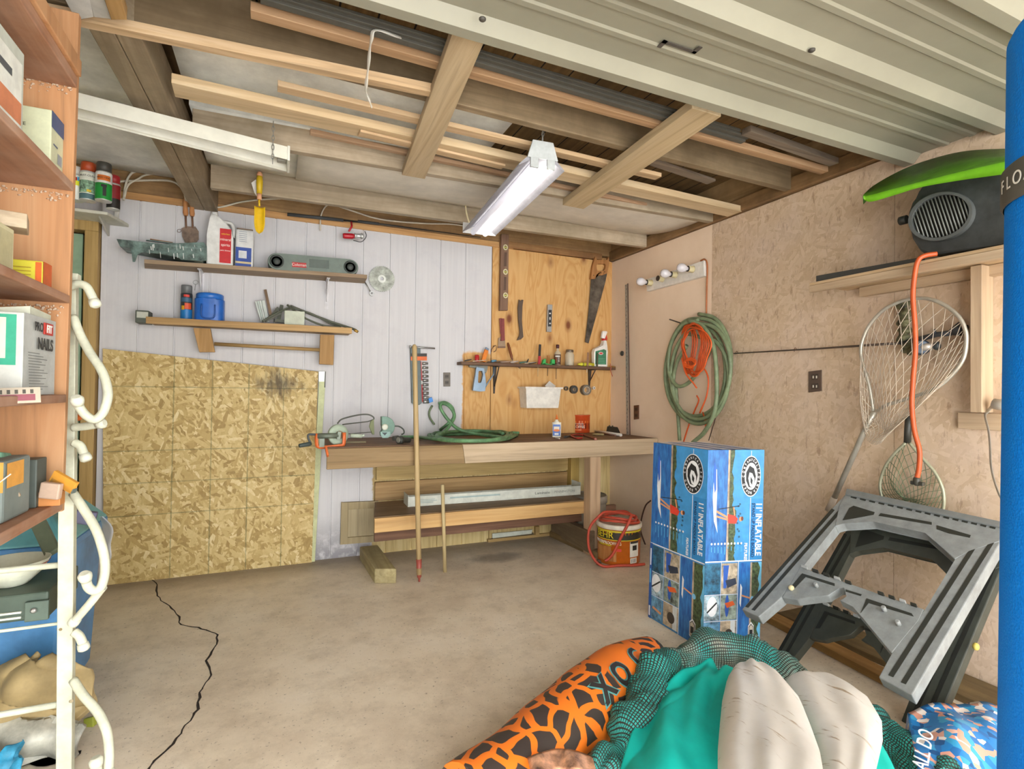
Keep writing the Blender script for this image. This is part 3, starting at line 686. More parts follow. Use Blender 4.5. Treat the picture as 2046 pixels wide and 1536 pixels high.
# ---- lower shelf with two splayed wooden legs
t_ = thing('wall_shelf', 'lower pine shelf on splayed wooden supports with a dowel rail, above the strand board sheet', 'shelf', (-2.9, -.1, 1.65))
PS = wood('b08c58', 'c29e69', 'X', knots=.5, seed=44)
a, b = V((-3.556, -.15, 1.655)), V((-2.32, -.15, 1.659))
m = MB(PS); m.plank(a, b, .042, .035, (0, 0, 1), .002); m.build('front_rail', t_)
m = MB(wood('8e734b', 'a0855b', 'X', seed=45)); m.box(-3.54, -2.325, -.132, 0, 1.640, 1.656, .001); m.build('shelf_board', t_)
m = MB(wood('a17a44', 'b38b55', 'Z', seed=46)); wp(m, [(386, 655), (420, 656), (429, 703), (398, 703)], -.13, -.09, .002); m.build('support', t_)
m = MB(wood('a17a44', 'b38b55', 'Z', seed=47)); wp(m, [(640, 668), (668, 669), (666, 729), (638, 727)], -.13, -.09, .002); m.build('support', t_)
m = MB(wood('9a7c4c', 'ab8d5d', 'X', seed=48)); m.tube([Y0(428, 687, -.11), Y0(640, 699, -.11)], .012, 12); m.build('dowel_rail', t_)
zs = 1.657
x0, x1 = Y0(273, 640, -.12).x, Y0(300, 640, -.12).x; m = MB(C('50564c', .6)); m.box(x0, x1, -.16, -.05, Y0(280, 646, -.12).z, Y0(280, 621, -.12).z, .004); tb = m.build('small_box')
tag(tb, 'small dark box with a grey lid at the doorway end of the lower shelf', 'box'); m = MB(C('b9bbae')); m.box(x0+.008, x1-.004, -.1615, -.16, Y0(280, 636, -.12).z, Y0(280, 624, -.12).z); m.build('sticker', tb, 'pale sticker')
# dark spray can
q = Y0(372, 634, -.075); r = (Y0(384, 600, -.075).x-Y0(360, 600, -.075).x)/2*1.0; h = Y0(372, 570, -.075).z-zs
t_ = thing('spray_can', 'slim black and blue spray can on the lower shelf next to the blue tub', 'spray can', (q.x, -.075, zs)); c_ = (q.x, -.075)
m = MB(C('33383c', .4)); m.lathe([(r*.95, 0), (r, .004), (r, h*.76), (r*.9, h*.79)], 24, (q.x, -.075, zs)); b_ = m.build('can', t_)
m = MB(C('6b6e70', .4)); m.lathe([(r*.94, h*.78), (r*.94, h*.97), (r*.88, h)], 24, (q.x, -.075, zs)); m.build('cap', t_)
a = facing(q); m = MB(C('2377b8', .4)); cyl_patch(m, c_, r, a-1.3, a+1.3, zs+.004, zs+h*.35); m.mat(C('3b5f7a')); cyl_patch(m, c_, r, a-1.3, a+1.3, zs+h*.55, zs+h*.66); m.mat(C('d5522d')); cyl_patch(m, c_, r, a-.3, a+.9, zs+h*.36, zs+h*.52); m.mat(C('d8a11f')); cyl_patch(m, c_, r, a-.9, a-.35, zs+h*.34, zs+h*.45); m.mat(C('cf3b2f')); cyl_patch(m, c_, r, a-.5, a+.5, zs+h*.68, zs+h*.74); m.build('paper_label', b_)
# blue tub
q = Y0(419, 637, -.08); r = (Y0(449, 615, -.08).x-Y0(389, 615, -.08).x)/2; zt = Y0(419, 588, -.08).z; h = zt-zs
t_ = thing('plastic_tub', 'squat bright blue plastic tub with a wide lid, on the lower shelf', 'tub', (q.x, -.08, zs))
m = MB(C('1d63bd', .35)); m.prism([(q.x+r*math.copysign(abs(math.cos(a))**.6, math.cos(a)), -.082+.072*math.copysign(abs(math.sin(a))**.6, math.sin(a))) for a in [2*PI*k/28 for k in range(28)]], zs, zs+h*.82, 'xyz', .008); m.build('body', t_)
m = MB(C('2a72cc', .3)); m.lathe([(r*.80, h*.80), (r*.93, h*.83), (r*.93, h*.97), (r*.86, h)], 30, (q.x, -.082, zs)); m.build('lid', t_)
m = MB(C('174f9c', .4)); m.tube(crv([(q.x-r*.45, -.158, zs+h*.62), (q.x-r*.4, -.160, zs+h*.2), (q.x+r*.35, -.160, zs+h*.2), (q.x+r*.42, -.158, zs+h*.62)], 6), .005, 8); m.build('moulded_grip', t_)
# clutter at the far end of the lower shelf
random.seed(5)
for i in range(4):
    m = MB(C(('cfd6d0', 'bfcac4', 'd9ddd8', 'c6d0ca')[i], .6)); m.plank(Y0(512+i*4.5, 602-i*.5, -.05-.012*i), Y0(524+i*3.6, 643, -.06-.015*i), .02, .006, (1, .3, 0)); tag(m.build('plastic_shim'), ('pale green plastic shim leaning on the lower shelf, the outermost of four', 'pale shim leaning on the lower shelf, second in its row from the blue tub', 'pale shim leaning on the lower shelf, third in its row from the blue tub', 'pale shim leaning on the lower shelf, nearest the upright brown stick')[i], 'shim', 'plastic shims on the lower shelf')
m = MB(wood('7d6751', '8e7761', 'Z', seed=50)); m.plank(Y0(530, 579, -.03), Y0(541, 630, -.09), .017, .012, (1, 0, 0)); tag(m.build('wooden_stick'), 'brown wooden stick leaning upright on the lower shelf behind the black strap', 'stick')
m = MB(C('c3c9b6', .6)); m.box(Y0(568, 640, -.08).x, Y0(608, 640, -.08).x, -.12, -.03, zs, Y0(580, 622, -.08).z, .003); tag(m.build('small_carton'), 'small pale carton under the black hose loops on the lower shelf', 'box')
m = MB(C('55594f', .6)); m.plank(Y0(530, 641, -.13), Y0(560, 625, -.1), .018, .016, (0, 0, 1)); m.plank(Y0(543, 632, -.1), Y0(556, 615, -.08), .014, .02, (0, 1, 0)); m.plank(Y0(556, 642, -.11), Y0(563, 610, -.06), .022, .014, (1, 0, 0)); m.plank(Y0(548, 640, -.12), Y0(566, 642, -.1), .02, .02, (0, 0, 1))
tag(m.build('ratchet_strap'), 'dark ratchet strap clamp heaped on the lower shelf by the pale shims', 'strap')
m = MB(C('595d4f', .55)); m.tube(crv([Y0(x, y, yy) for x, y, yy in ((524, 642, -.15), (560, 622, -.11), (585, 616, -.06), (625, 628, -.06), (660, 646, -.07), (680, 652, -.1), (650, 651, -.12), (615, 638, -.11), (590, 622, -.09), (574, 609, -.06))], 8), .007, 8); m.tube(crv([Y0(x, y, yy) for x, y, yy in ((580, 611, -.05), (620, 627, -.05), (665, 644, -.08), (700, 655, -.13), (712, 660, -.16))], 8), .0085, 8)
h_ = m.build('air_hose'); tag(h_, 'dark rubber hose looped over the end of the lower shelf', 'hose')
m = MB(C('b08d45', .35, .6)); m.lathe([(.009, 0), (.011, .01), (.009, .03)], 10, Y0(708, 659, -.155), Y0(717, 664, -.165)-Y0(708, 659, -.155)); m.build('brass_fitting', h_, 'brass hose end')
# fishing rod along the top of the wall
t_ = thing('fishing_rod', 'fishing rod with a red reel lying level along the top of the back wall', 'fishing rod', Y0(700, 440, -.06))
yy = -.07; a, b, c_, e_ = Y0(574, 428, yy), Y0(686, 440, yy), Y0(757, 447, yy), Y0(960, 474, yy)
m = MB(C('3f4041', .7)); m.tube([a, b], .0115, 12); m.tube([Y0(715, 442, yy), c_], .0095, 12); m.build('grip', t_)
m = MB(C('2a2a28', .4)); m.tube([b, c_, e_], [.007, .006, .003], 8); m.build('rod', t_)
rl = thing('x', '', '') if False else None
m = MB(C('b3202c', .35)); m.tube([Y0(702, 443, yy-.012), Y0(703, 452, yy-.03), Y0(697, 462, yy-.04)], .007, 8); ra, rb = Y0(685, 471, yy-.04), Y0(708, 472, yy-.04); m.lathe([(.016, 0), (.02, .01), (.02, (rb-ra).length*.8), (.016, (rb-ra).length)], 16, ra, rb-ra); rl = m.build('reel', t_, 'red spinning reel')
m = MB(C('cfd2d0', .3, .5)); ra, rb = Y0(708, 471, yy-.04), Y0(726, 472, yy-.04); L = (rb-ra).length; m.lathe([(.014, 0), (.022, .004), (.017, .01), (.017, L*.7), (.024, L*.8), (.02, L)], 18, ra, rb-ra); m.build('spool', rl)
m = MB(C('3a3a3a', .4)); m.tube(crv([Y0(706, 480, yy-.06), Y0(722, 483, yy-.07), Y0(732, 472, yy-.06), Y0(729, 462, yy-.05)], 5), .0028, 6); m.build('bail_wire', rl)
# ---- strand board sheet leaning on the wall
t = NT('strand_board'); tone = osb_nodes(t, 0, 1.65)
c = t.ramp(tone, [(.08, '94783f'), (.3, 'b1965a'), (.55, 'c4ab70'), (.78, 'd2bc84'), (.95, 'e3d4a8')])
o = t.xyz(); v = t.coord()
for gx in (-3.42, -3.20, -2.98, -2.76): c = t.mix(t.math('MULTIPLY', t.math('LESS_THAN', t.math('ABSOLUTE', t.math('SUBTRACT', t.math('ADD', o[0], t.math('MULTIPLY', t.math('SUBTRACT', t.noise(v, 60, 2), .5), .006)), gx)), .0035), t.math('MULTIPLY', t.noise(v, 16, 3), .9)), c, '4d5a35')
for gz in (1.24, .83, .625, .42): c = t.mix(t.math('MULTIPLY', t.math('LESS_THAN', t.math('ABSOLUTE', t.math('SUBTRACT', o[2], gz)), .0035), t.math('MULTIPLY', t.noise(v, 18, 3), .9)), c, '4d5a35')
d = t.math('ADD', t.math('MULTIPLY', t.math('ABSOLUTE', t.math('SUBTRACT', o[0], -2.80)), 4.), t.math('ADD', t.math('MULTIPLY', t.math('ABSOLUTE', t.math('SUBTRACT', o[2], 1.27)), 5.), t.math('MULTIPLY', t.math('SUBTRACT', t.noise(t.coord((40, 40, 9)), 1, 4), .5), 1.6)))
c = t.mix(t.math('MULTIPLY', t.math('SUBTRACT', 1., t.step(d, .45, .35), clamp=True), .8), c, '2b2013')
t.base(c, .6); t.bump(tone, .35, .003)
tl, tr, br, bl_ = Y0(205, 695, -.03), Y0(636, 742, -.03), Z0(619, 1127), Z0(216, 1161)
tl.z = 1.475; bk = V((0, .012, 0))
bl_ = V((-3.77, -.045, .0)); br = V((-2.555, -.04, .0))
m = MB(t.m); m.hexa([bl_, br, br+bk, bl_+bk], [tl, tr, tr+bk, tl+bk], .001)
tag(m.build('strand_board_sheet'), 'big golden strand board sheet with green grid lines leaning against the white wall', 'board')
t_ = thing('trim_board', 'tall narrow pale green painted board standing beside the strand board sheet', 'board', (-2.55, -.02, 0))
m = MB(C('c3c99b', .6, var=.05)); a4 = [Y0(x, y, -.016) for x, y in ((638, 742), (651, 742), (629, 1118), (619, 1124))]
m.hexa([V((a4[3].x, -.028, 0)), V((a4[2].x, -.028, 0)), V((a4[2].x, -.008, 0)), V((a4[3].x, -.008, 0))], [V((a4[0].x, -.028, a4[0].z)), V((a4[1].x, -.028, a4[1].z)), V((a4[1].x, -.008, a4[1].z)), V((a4[0].x, -.008, a4[0].z))], .001); m.build('plank', t_)
m = MB(C('cfd3c8', .4, .3)); wp(m, [(637, 742), (649, 742), (648, 762), (637, 762)], -.031, -.028); m.build('hinge_plate', t_, 'pale metal plate at the top'); m = MB(C('3a3a36')); wp(m, [(649, 742), (651, 742), (650, 774), (648, 774)], -.031, -.01); m.build('edge_strip', t_)
# ---- socket set on its card
t_ = thing('socket_set', 'dark rail with a row of chrome sockets and an orange label on the wall', 'socket set', Y0(838, 750, -.03))
m = MB(C('5d6b6b', .5)); wp(m, [(820, 692), (840, 692), (843, 805), (838, 809), (828, 809), (823, 805)], -.025, 0, .003); m.build('holder', t_)
m = MB(C('df6a26', .5)); wp(m, [(821, 712), (853, 712), (853, 720), (821, 720)], -.028, -.024); m.mat(BLACK); wp(m, [(821, 706), (853, 706), (853, 712), (821, 712)], -.028, -.024); m.build('header_card', t_, 'black and orange header card')
m = MB(C('d9d5cc', .5)); wp(m, [(839, 722), (845, 722), (846, 803), (842, 803)], -.008, 0); m.mat(RED); wp(m, [(839, 722), (842, 722), (844, 760), (841, 760)], -.010, -.008); wp(m, [(842, 768), (844, 768), (846, 803), (843, 803)], -.010, -.008); m.build('backing_card', t_)
for k in range(10):
    y = 726+k*8.3+(k*.2); a = Y0(844+k*.15, y, -.02); b = Y0(855+k*.15, y, -.02)
    m = MB(STEEL); m.lathe([(.011+.0008*k/2, 0), (.011+.0008*k/2, (b-a).length*.6), (.0095+.0005*k, (b-a).length*.62), (.0095+.0005*k, (b-a).length)], 12, a, b-a); m.build('socket', t_)
m = MB(STEEL); m.tube([Y0(820, 693, -.035), Y0(869, 696, -.035)], .007, 10); m.lathe([(.011, 0), (.013, .006), (.011, .012)], 12, Y0(818, 693, -.035), (1, 0, 0)); tag(m.build('breaker_bar'), 'steel bar lying across the top of the socket rail', 'bar')
m = MB(C('2a7fd0', .4)); wp(m, [(856, 796), (863, 793), (866, 802), (858, 805)], -.03, -.005, .002); tag(m.build('blue_socket_tag'), 'tiny bright blue cube at the foot of the socket row', 'block')
m = MB(C('6f7f5e', .5)); m.tube(crv([Y0(x, y, -.02) for x, y in ((864, 810), (858, 822), (859, 834), (868, 848))], 6), .008, 8); tag(m.build('hose_offcut'), 'short curved piece of grey-green hose on the white wall under the blue cube', 'hose')
# ---- outlets
def outlet(ax, cx, cy, w, h, col, label):
    q = (lambda x, y, d: Y0(x, y, -d)) if ax == 'y' else (lambda x, y, d: X0(x, y, -d))
    t = thing('wall_outlet', label, 'outlet', q(cx, cy, 0), None)
    f = wp if ax == 'y' else sp
    sl = 0 if ax == 'y' else -.12
    box4 = lambda x0, y0, x1, y1: [(x0, y0), (x1, y0+sl*(x1-x0)), (x1, y1+sl*(x1-x0)), (x0, y1)]
    m = MB(C(col, .45)); f(m, box4(cx-w/2, cy-h/2, cx+w/2, cy+h/2), -.007, 0, .002); m.build('cover_plate', t)
    for s_ in (-1, 1):
        yy = cy+s_*h*.22
        m = MB(C(shade(col, .8), .5)); f(m, box4(cx-w*.28, yy-h*.14, cx+w*.28, yy+h*.14), -.0095, -.006, .001); r_ = m.build('receptacle', t)
        m = MB(C('d9d2c0' if ax == 'x' and w > 15 else '1c1613', .6)); f(m, box4(cx-w*.17, yy-h*.07, cx-w*.08, yy+h*.05), -.0105, -.009); f(m, box4(cx+w*.08, yy-h*.07, cx+w*.17, yy+h*.05), -.0105, -.009); m.build('slot', r_)
    return t
outlet('y', 893, 758, 14, 28, '6a6258', 'brown outlet on the white wall above the coiled hose')
outlet('x', 1628, 763, 26, 42, '59483c', 'dark brown outlet on the painted side wall below the rod')
outlet('x', 1271, 824, 10, 28, '6b4630', 'small brown outlet on the side wall just above the workbench end')
# ================================================================ workbench
ZB = .88
t_ = thing('workbench', 'long built-in wooden workbench with a half painted front edge and a low shelf', 'workbench', (-1.25, -.4, 0))
BL, BR = V((-2.515, -.63, 0)), V((-.012, -.655, 0))
m = MB(wood('7d5a3c', '94704e', 'X', dark='5e4733', seed=60))
for i in range(4):
    f0, f1 = i/4, (i+1)/4-.004
    ya0, ya1 = -.63+.625*f0, -.63+.625*f1; yb0, yb1 = -.655+.65*f0, -.655+.65*f1
    m.hexa([(-2.515, ya0, .858), (-.012, yb0, .858), (-.012, yb1, .858), (-2.515, ya1, .858)], [(-2.515, ya0, ZB), (-.012, yb0, ZB), (-.012, yb1, ZB), (-2.515, ya1, ZB)], .003)
m.build('worktop', t_, 'worn brown board top')
xs = Y0(922, 915, -.65).x
m = MB(wood('8a6f47', '9c8158', 'X', seed=61)); m.hexa([(-2.515, -.655, .745), (xs+.02, -.668, .748), (xs+.02, -.645, .748), (-2.515, -.632, .745)], [(-2.515, -.655, .872), (xs, -.668, .875), (xs, -.645, .875), (-2.515, -.632, .872)], .003); m.build('apron', t_, 'unpainted brown front board')
m = MB(wood('b8a284', 'c2ac8f', 'X', seed=62, bump=.08)); m.hexa([(xs+.021, -.669, .747), (-.012, -.68, .758), (-.012, -.656, .758), (xs+.021, -.646, .747)], [(xs+.001, -.669, .876), (-.012, -.68, .880), (-.012, -.656, .880), (xs+.001, -.646, .876)], .002); m.build('apron', t_, 'pale painted front board')
PAINTED = wood('c3a482', 'cdb08f', 'Z', seed=63, bump=.06)
lx0, lx1 = Y0(1178, 940, -.63).x, Y0(1199, 940, -.63).x
m = MB(PAINTED); m.box(lx0, lx1, -.64, -.55, .0, .75, .003); m.build('leg', t_)
m = MB(wood('a98e4a', 'bb9f5a', 'Z', seed=64)); q0, q1 = Y0(1136, 980, -.05).x, Y0(1152, 980, -.05).x; m.box(q0, q1, -.09, -.01, .10, .858, .002); m.build('leg', t_, 'yellowish rear post')
SHX0, SHX1 = Y0(748, 1034, -.54).x, lx0
m = MB(wood('8d7153', 'a08465', 'X', dark='6b563c', seed=65)); m.hexa([(SHX0, -.53, .382), (SHX1+.02, -.53, .382), (SHX1+.02, -.05, .382), (Y0(749, 1005, -.05).x, -.05, .382)], [(SHX0, -.53, .40), (SHX1+.02, -.53, .40), (SHX1+.02, -.05, .40), (Y0(749, 1005, -.05).x, -.05, .40)], .002); m.build('low_shelf', t_)
m = MB(wood('c39a61', 'd0aa72', 'X', knots=.8, seed=66)); m.box(SHX0, SHX1+.02, -.552, -.531, .302, .396, .002); m.build('shelf_front', t_)
m = MB(wood('6d4c37', '7e5b43', 'X', seed=67)); m.box(Y0(748, 1085, -.36).x, q1+.2, -.36, -.33, .19, .30, .002); m.build('rear_stretcher', t_, 'dark brown board under the low shelf')
m = MB(wood('b0955c', 'c0a56c', 'X', knots=.4, seed=68)); m.box(Y0(752, 960, -.045).x, q0-.005, -.045, -.008, .56, .70, .003); m.build('back_board', t_)
m = MB(wood('9a7a4c', 'aa8a5b', 'X', seed=69)); m.box(Y0(749, 1000, -.036).x, q0-.005, -.036, -.006, .405, .545, .003); m.build('back_board', t_)
m = MB(wood('7d6b52', '907e64', 'Y', dark='5d4c39', seed=70)); m.box(lx0-.02, lx0+.035, -.66, -.06, .03, .19, .003); m.build('side_stretcher', t_)
m = MB(wood('876f4c', '997f5a', 'Y', dark='63502f', seed=71))
a, b = Z0(1098, 1072), Z0(1196, 1118); s_ = V((.07, 0, 0)); m.hexa([a, b, b+s_, a+s_], [p+V((0, 0, .05)) for p in (a, b, b+s_, a+s_)], .003)
tag(m.build('floor_runner'), 'weathered timber runner lying on the floor under the bench by the orange bucket', 'timber')
m = MB(wood('a99c70', 'bbae83', 'Y', dark='7a6c4a', seed=72)); a, b = Z0(748, 1166), Z0(792, 1166); w_ = b.x-a.x
m.hexa([a, b, V((b.x-.02, -.10, 0)), V((a.x-.02, -.10, 0))], [p+V((0, 0, .095)) for p in (a, b, V((b.x-.02, -.10, 0)), V((a.x-.02, -.10, 0)))], .008)
tag(m.build('timber_post'), 'short square timber post lying on the floor, sawn end poking out under the bench', 'timber')
# vent board, and a light slot drawn as a pale strip, at the wall foot
m = MB(C('c9cec0', .7)); wp(m, [(984, 1066), (1064, 1058), (1062, 1066), (984, 1075)], -.03, -.018); m.mat(C('5f5138')); wp(m, [(984, 1073), (1066, 1064), (1066, 1070), (984, 1077)], -.028, -.016); tag(m.build('light_slot_strip'), 'pale strip drawn as a light slot low on the back wall under the bench', 'strip')
m = MB(wood('b0915a', 'c0a16a', 'X', seed=73)); wp(m, [(975, 1078), (1108, 1064), (1108, 1070), (976, 1086)], -.03, 0, .001); wp(m, [(1070, 1052), (1078, 1051), (1078, 1068), (1070, 1068)], -.03, 0, .001); tag(m.build('sill_batten'), 'yellow pine batten along the floor at the foot of the back wall', 'batten')
# cabinet door leaning under the bench end
t_ = thing('cabinet_door', 'small brown framed cabinet door fixed low on the white wall beside the bench shelf', 'cabinet door', Y0(712, 1045, -.02))
DW = wood('9d8d69', 'ab9b77', 'Z', seed=74, bump=.06)
o4 = [Y0(x, y, -.03) for x, y in ((682, 1004), (756, 1001), (756, 1082), (680, 1088))]; i4 = [Y0(x, y, -.03) for x, y in ((696, 1018), (748, 1015), (748, 1070), (695, 1074))]
m = MB(DW); m.ring([(q.x, q.z) for q in o4], [(q.x, q.z) for q in i4], -.03, -.006, 'xzy'); m.build('door_frame', t_)
m = MB(wood('ac9d7b', 'b8a987', 'Z', seed=75, bump=.05)); m.prism([(q.x, q.z) for q in i4], -.020, -.006, 'xzy', .004); m.build('centre_panel', t_)
# long flat carton on the low shelf
t_ = thing('laminate_carton', 'long low open white carton with faint print lying on the bench\'s low shelf', 'carton', (-1.4, -.3, .40))
c0, c1 = Z0(815, 1013, .401), Z0(1160, 988, .401); d = (c1-c0).normalized(); n_ = V((-d.y, d.x, 0)); L = (c1-c0).length
m = MB(C('cfd2c6', .6), frame(c0, d, n_))
m.box(0, L, 0, .002, 0, .073); m.box(0, L, .15, .152, 0, .055); m.box(0, .002, 0, .15, 0, .085); m.box(L-.002, L, 0, .15, 0, .10); m.box(0, L, 0, .15, 0, .002); cb = m.build('tray', t_)
m = MB(C('9fb2b0', .6), frame(c0, d, n_)); m.box(L*.22, L*.5, -.0008, 0, .04, .052); m.box(L*.05, L*.13, -.0008, 0, .022, .027); m.box(L*.05, L*.15, -.0008, 0, .033, .038); m.box(L*.05, L*.14, -.0008, 0, .044, .048); m.build('print', cb)
fx = frame(c0, d, (0, 0, 1))
text_mesh('Laminate', .028, fx @ Matrix.Translation((L*.755, .036, .0006)), C('3c3f3a'), 'lettering', cb, sx=1.3); text_mesh('PENNINGTON', .026, fx @ Matrix.Translation((L*.895, .036, .0006)), C('8a8f86'), 'lettering', cb, sx=1.1)
# pole standing in front of the bench, and its ghost image built as a short stick
t_ = thing('pole_handle', 'long wooden pole with a red ferrule standing against the bench front', 'pole', (-1.9, -.7, 0))
a, b = Y0(838, 1150, -.705), Y0(828, 688, -.69); a.z = .002
m = MB(wood('b39a6c', 'c2a97b', 'Z', seed=76, bump=.05)); m.tube([a.lerp(b, .03), a.lerp(b, .5), b.lerp(a, .01), b], [.0165, .0165, .016, .008], 14); m.build('shaft', t_)
m = MB(C('9c4b3f', .5)); m.tube([a, a.lerp(b, .015), a.lerp(b, .02), a.lerp(b, .095)], [.006, .007, .0145, .0185], 14); m.build('ferrule', t_, 'dull red ferrule')
a, b = Y0(886, 1070, -.575), Y0(884, 968, -.565); a = V((a.x, -.58, a.z))
m = MB(wood('b9a577', 'c7b487', 'Z', seed=77)); m.tube([V((a.x+.012, -.585, .0)), b], .0125, 12); tag(m.build('pole_ghost'), 'short pale ghost image of the pole, built as a stick by the low shelf', 'dowel')
# hand cranked grinder clamped on the bench end
yy = -.60
t_ = thing('hand_grinder', 'hand cranked grinder with an orange clamp bracket on the end of the workbench', 'grinder', (-2.5, -.6, .88))
m = MB(C('d0672f', .5)); pts = [Y0(x, y, yy) for x, y in ((632, 866), (633, 888), (638, 893), (652, 893), (680, 890), (687, 886), (688, 864))]; m.tube(crv(pts, 3), .008, 8, flat=(1, 1.6)); m.plank(Y0(651, 893, yy-.03), Y0(655, 912, yy-.06), .05, .012, (0, 1, 0)); m.build('clamp_bracket', t_)
c_ = Y0(673, 868, yy+.06); m = MB(C('a9b8a4', .6)); m.lathe([(.050, 0), (.066, .005), (.066, .028), (.050, .033)], 28, c_, V((.35, -.94, 0))); m.mat(C('8f7257')); m.lathe([(.026, .034), (.026, .042)], 16, c_, V((.35, -.94, 0))); m.build('grinding_wheel', t_)
m = MB(C('6c7568', .45, .3)); m.tube([Y0(634, 871, yy), Y0(676, 870, yy)], .017, 14); m.plank(Y0(678, 862, yy), Y0(676, 878, yy), .03, .02, (0, 1, 0)); m.box(Y0(638, 880, yy).x, Y0(648, 880, yy).x, yy-.015, yy+.02, ZB+.0, Y0(640, 876, yy).z); m.build('gear_housing', t_)
m = MB(C('42484c', .5)); m.tube(crv([Y0(x, y, yy-.02) for x, y in ((630, 868), (617, 868), (616, 875), (620, 884))], 4), .007, 8); cr_ = m.build('crank', t_); m = MB(C('3a4643', .5)); m.lathe([(.009, 0), (.014, .015), (.012, .07), (.010, .075)], 12, Y0(622, 886, yy-.03), Y0(600, 890, yy-.05)-Y0(622, 886, yy-.03)); m.build('handle', cr_)
# hack saw frame
t_ = thing('hack_saw', 'thin wire framed hacksaw standing behind the hand cranked grinder', 'saw', Y0(715, 850, -.3))
m = MB(C('585b52', .5)); yy = -.30; m.tube(crv([Y0(x, y, yy) for x, y in ((674, 846), (684, 837), (715, 829), (735, 828), (746, 833), (747, 838))], 6), .005, 8); m.tube([Y0(746, 838, yy), Y0(735, 842, yy), Y0(684, 848, yy)], .004, 8); m.tube([Y0(690, 867, yy), Y0(745, 863, yy)], .003, 6); m.build('wire_frame', t_)
m = MB(C('7d845a', .6)); wp(m, [(741, 841), (747, 837), (748, 868), (744, 868), (738, 852)], yy-.012, yy+.008, .002); m.build('end_plate', t_)
m = MB(C('c7d3bf', .5)); a, b = Y0(700, 870, -.36), Y0(723, 871, -.36); m.tube([a, b], .014, 12); m.tube([b, Y0(728, 869, -.36)], .008, 8); tag(m.build('metal_file'), 'small pale green cylinder lying on the bench below the hacksaw wires', 'handle')
m = MB(wood('7e7152', '8f8262', 'X', seed=78)); m.box(Y0(668, 882, -.5).x, Y0(735, 882, -.5).x, -.42, -.39, ZB, ZB+.012, .001); tag(m.build('wood_strip'), 'thin wood strip lying on the bench behind the grinder bracket', 'strip')
# green tool guard with cord
t_ = thing('circular_saw_guard', 'green half-disc tool guard with a white dial standing on the bench', 'tool', Y0(776, 870, -.35))
yy = -.36; m = MB(C('6f9282', .45)); c_ = (770, 853)
pts = [(763, 832)]+[(770+19*math.sin(a), 852-20*math.cos(a)) for a in [PI*k/12 for k in range(0, 13)]]+[(762, 872), (761, 864), (766, 858), (763, 850)]
wp(m, pts, yy-.03, yy+.03, .004); bd = m.build('housing', t_)
q = Y0(769, 853, yy-.03); m = MB(C('d5d8c6', .4)); m.lathe([(.022, 0), (.022, .006), (.015, .009)], 18, q, (0, -1, 0)); m.build('dial', t_, 'white dial')
m = MB(C('8fb0a6', .45)); wp(m, [(760, 862), (780, 861), (781, 869), (776, 875), (764, 875), (760, 869)], yy-.045, yy-.03, .003); m.mat(C('33413e')); wp(m, [(763, 864), (774, 864), (769, 870)], yy-.047, yy-.044); m.build('base_plate', t_)
m = MB(C('4a524a', .5)); m.tube(crv([Y0(x, y, yy) for x, y in ((789, 851), (798, 852), (806, 858), (807, 865), (802, 868))], 6), .005, 8); m.build('cord', t_)
# torch
t_ = thing('flashlight', 'black flashlight with a round lens lying on the front of the bench', 'flashlight', Z0(800, 880, ZB))
a, b = Y0(796, 880, -.55), Y0(816, 876, -.50); a.z = ZB+.026; b.z = ZB+.02
m = MB(C('3b3d38', .5)); m.lathe([(.026, 0), (.027, .03), (.018, .04), (.018, .10), (.016, .105)], 18, a, b-a); m.build('body', t_); m = MB(C('77776e', .2)); m.lathe([(.021, -.001), (.018, -.004)], 18, a, b-a); m.build('lens', t_); m = MB(C('4a4b46', .5)); m.tube([Y0(786, 876, -.5), Y0(795, 874, -.48)], .016, 12); tag(m.build('round_stopper'), 'stubby black cap lying beside the flashlight', 'cap')
# green hose heaped on the bench
t_ = thing('garden_hose', 'green garden hose coiled on the bench behind the wooden pole, some loops standing up', 'hose', Z0(940, 870, ZB))
GH = C('5f8a60', .5, var=.15); m = MB(GH); random.seed(2)
def hz(x, y, z): return Z0(x, y, ZB+z)
path = []
for k in range(3):
    for i in range(14):
        a = 2*PI*i/14; path.append(Z0(942+(86-8*k)*math.cos(a), 868+(13-1.5*k)*math.sin(a)+k*1.2, ZB+.012+.016*k))
path = crv(path, 4)
for p in path: p.y = min(p.y, -.03)
m.tube(path, .0125, 10)
m.tube(crv([Z0(1005, 874, ZB+.03), Y0(960, 868, -.3), Y0(918, 858, -.25), Y0(895, 838, -.2), Y0(880, 815, -.18), Y0(884, 806, -.16), Y0(898, 812, -.15), Y0(908, 830, -.18), Y0(900, 848, -.22), Y0(888, 862, -.28), Z0(870, 872, ZB+.04)], 6), .0125, 10)
m.tube(crv([Z0(880, 858, ZB+.05), Y0(893, 848, -.2), Y0(906, 834, -.16), Y0(904, 815, -.14), Y0(890, 804, -.14), Y0(876, 806, -.14)], 6), .0115, 10)
m.tube(crv([Z0(800, 873, ZB+.012), Z0(830, 873, ZB+.013), Z0(862, 876, ZB+.03), Z0(900, 880, ZB+.04), Z0(960, 881, ZB+.035), Z0(1010, 877, ZB+.02), Z0(1033, 869, ZB+.012)], 6), .012, 10)
m.build('hose_coil', t_)
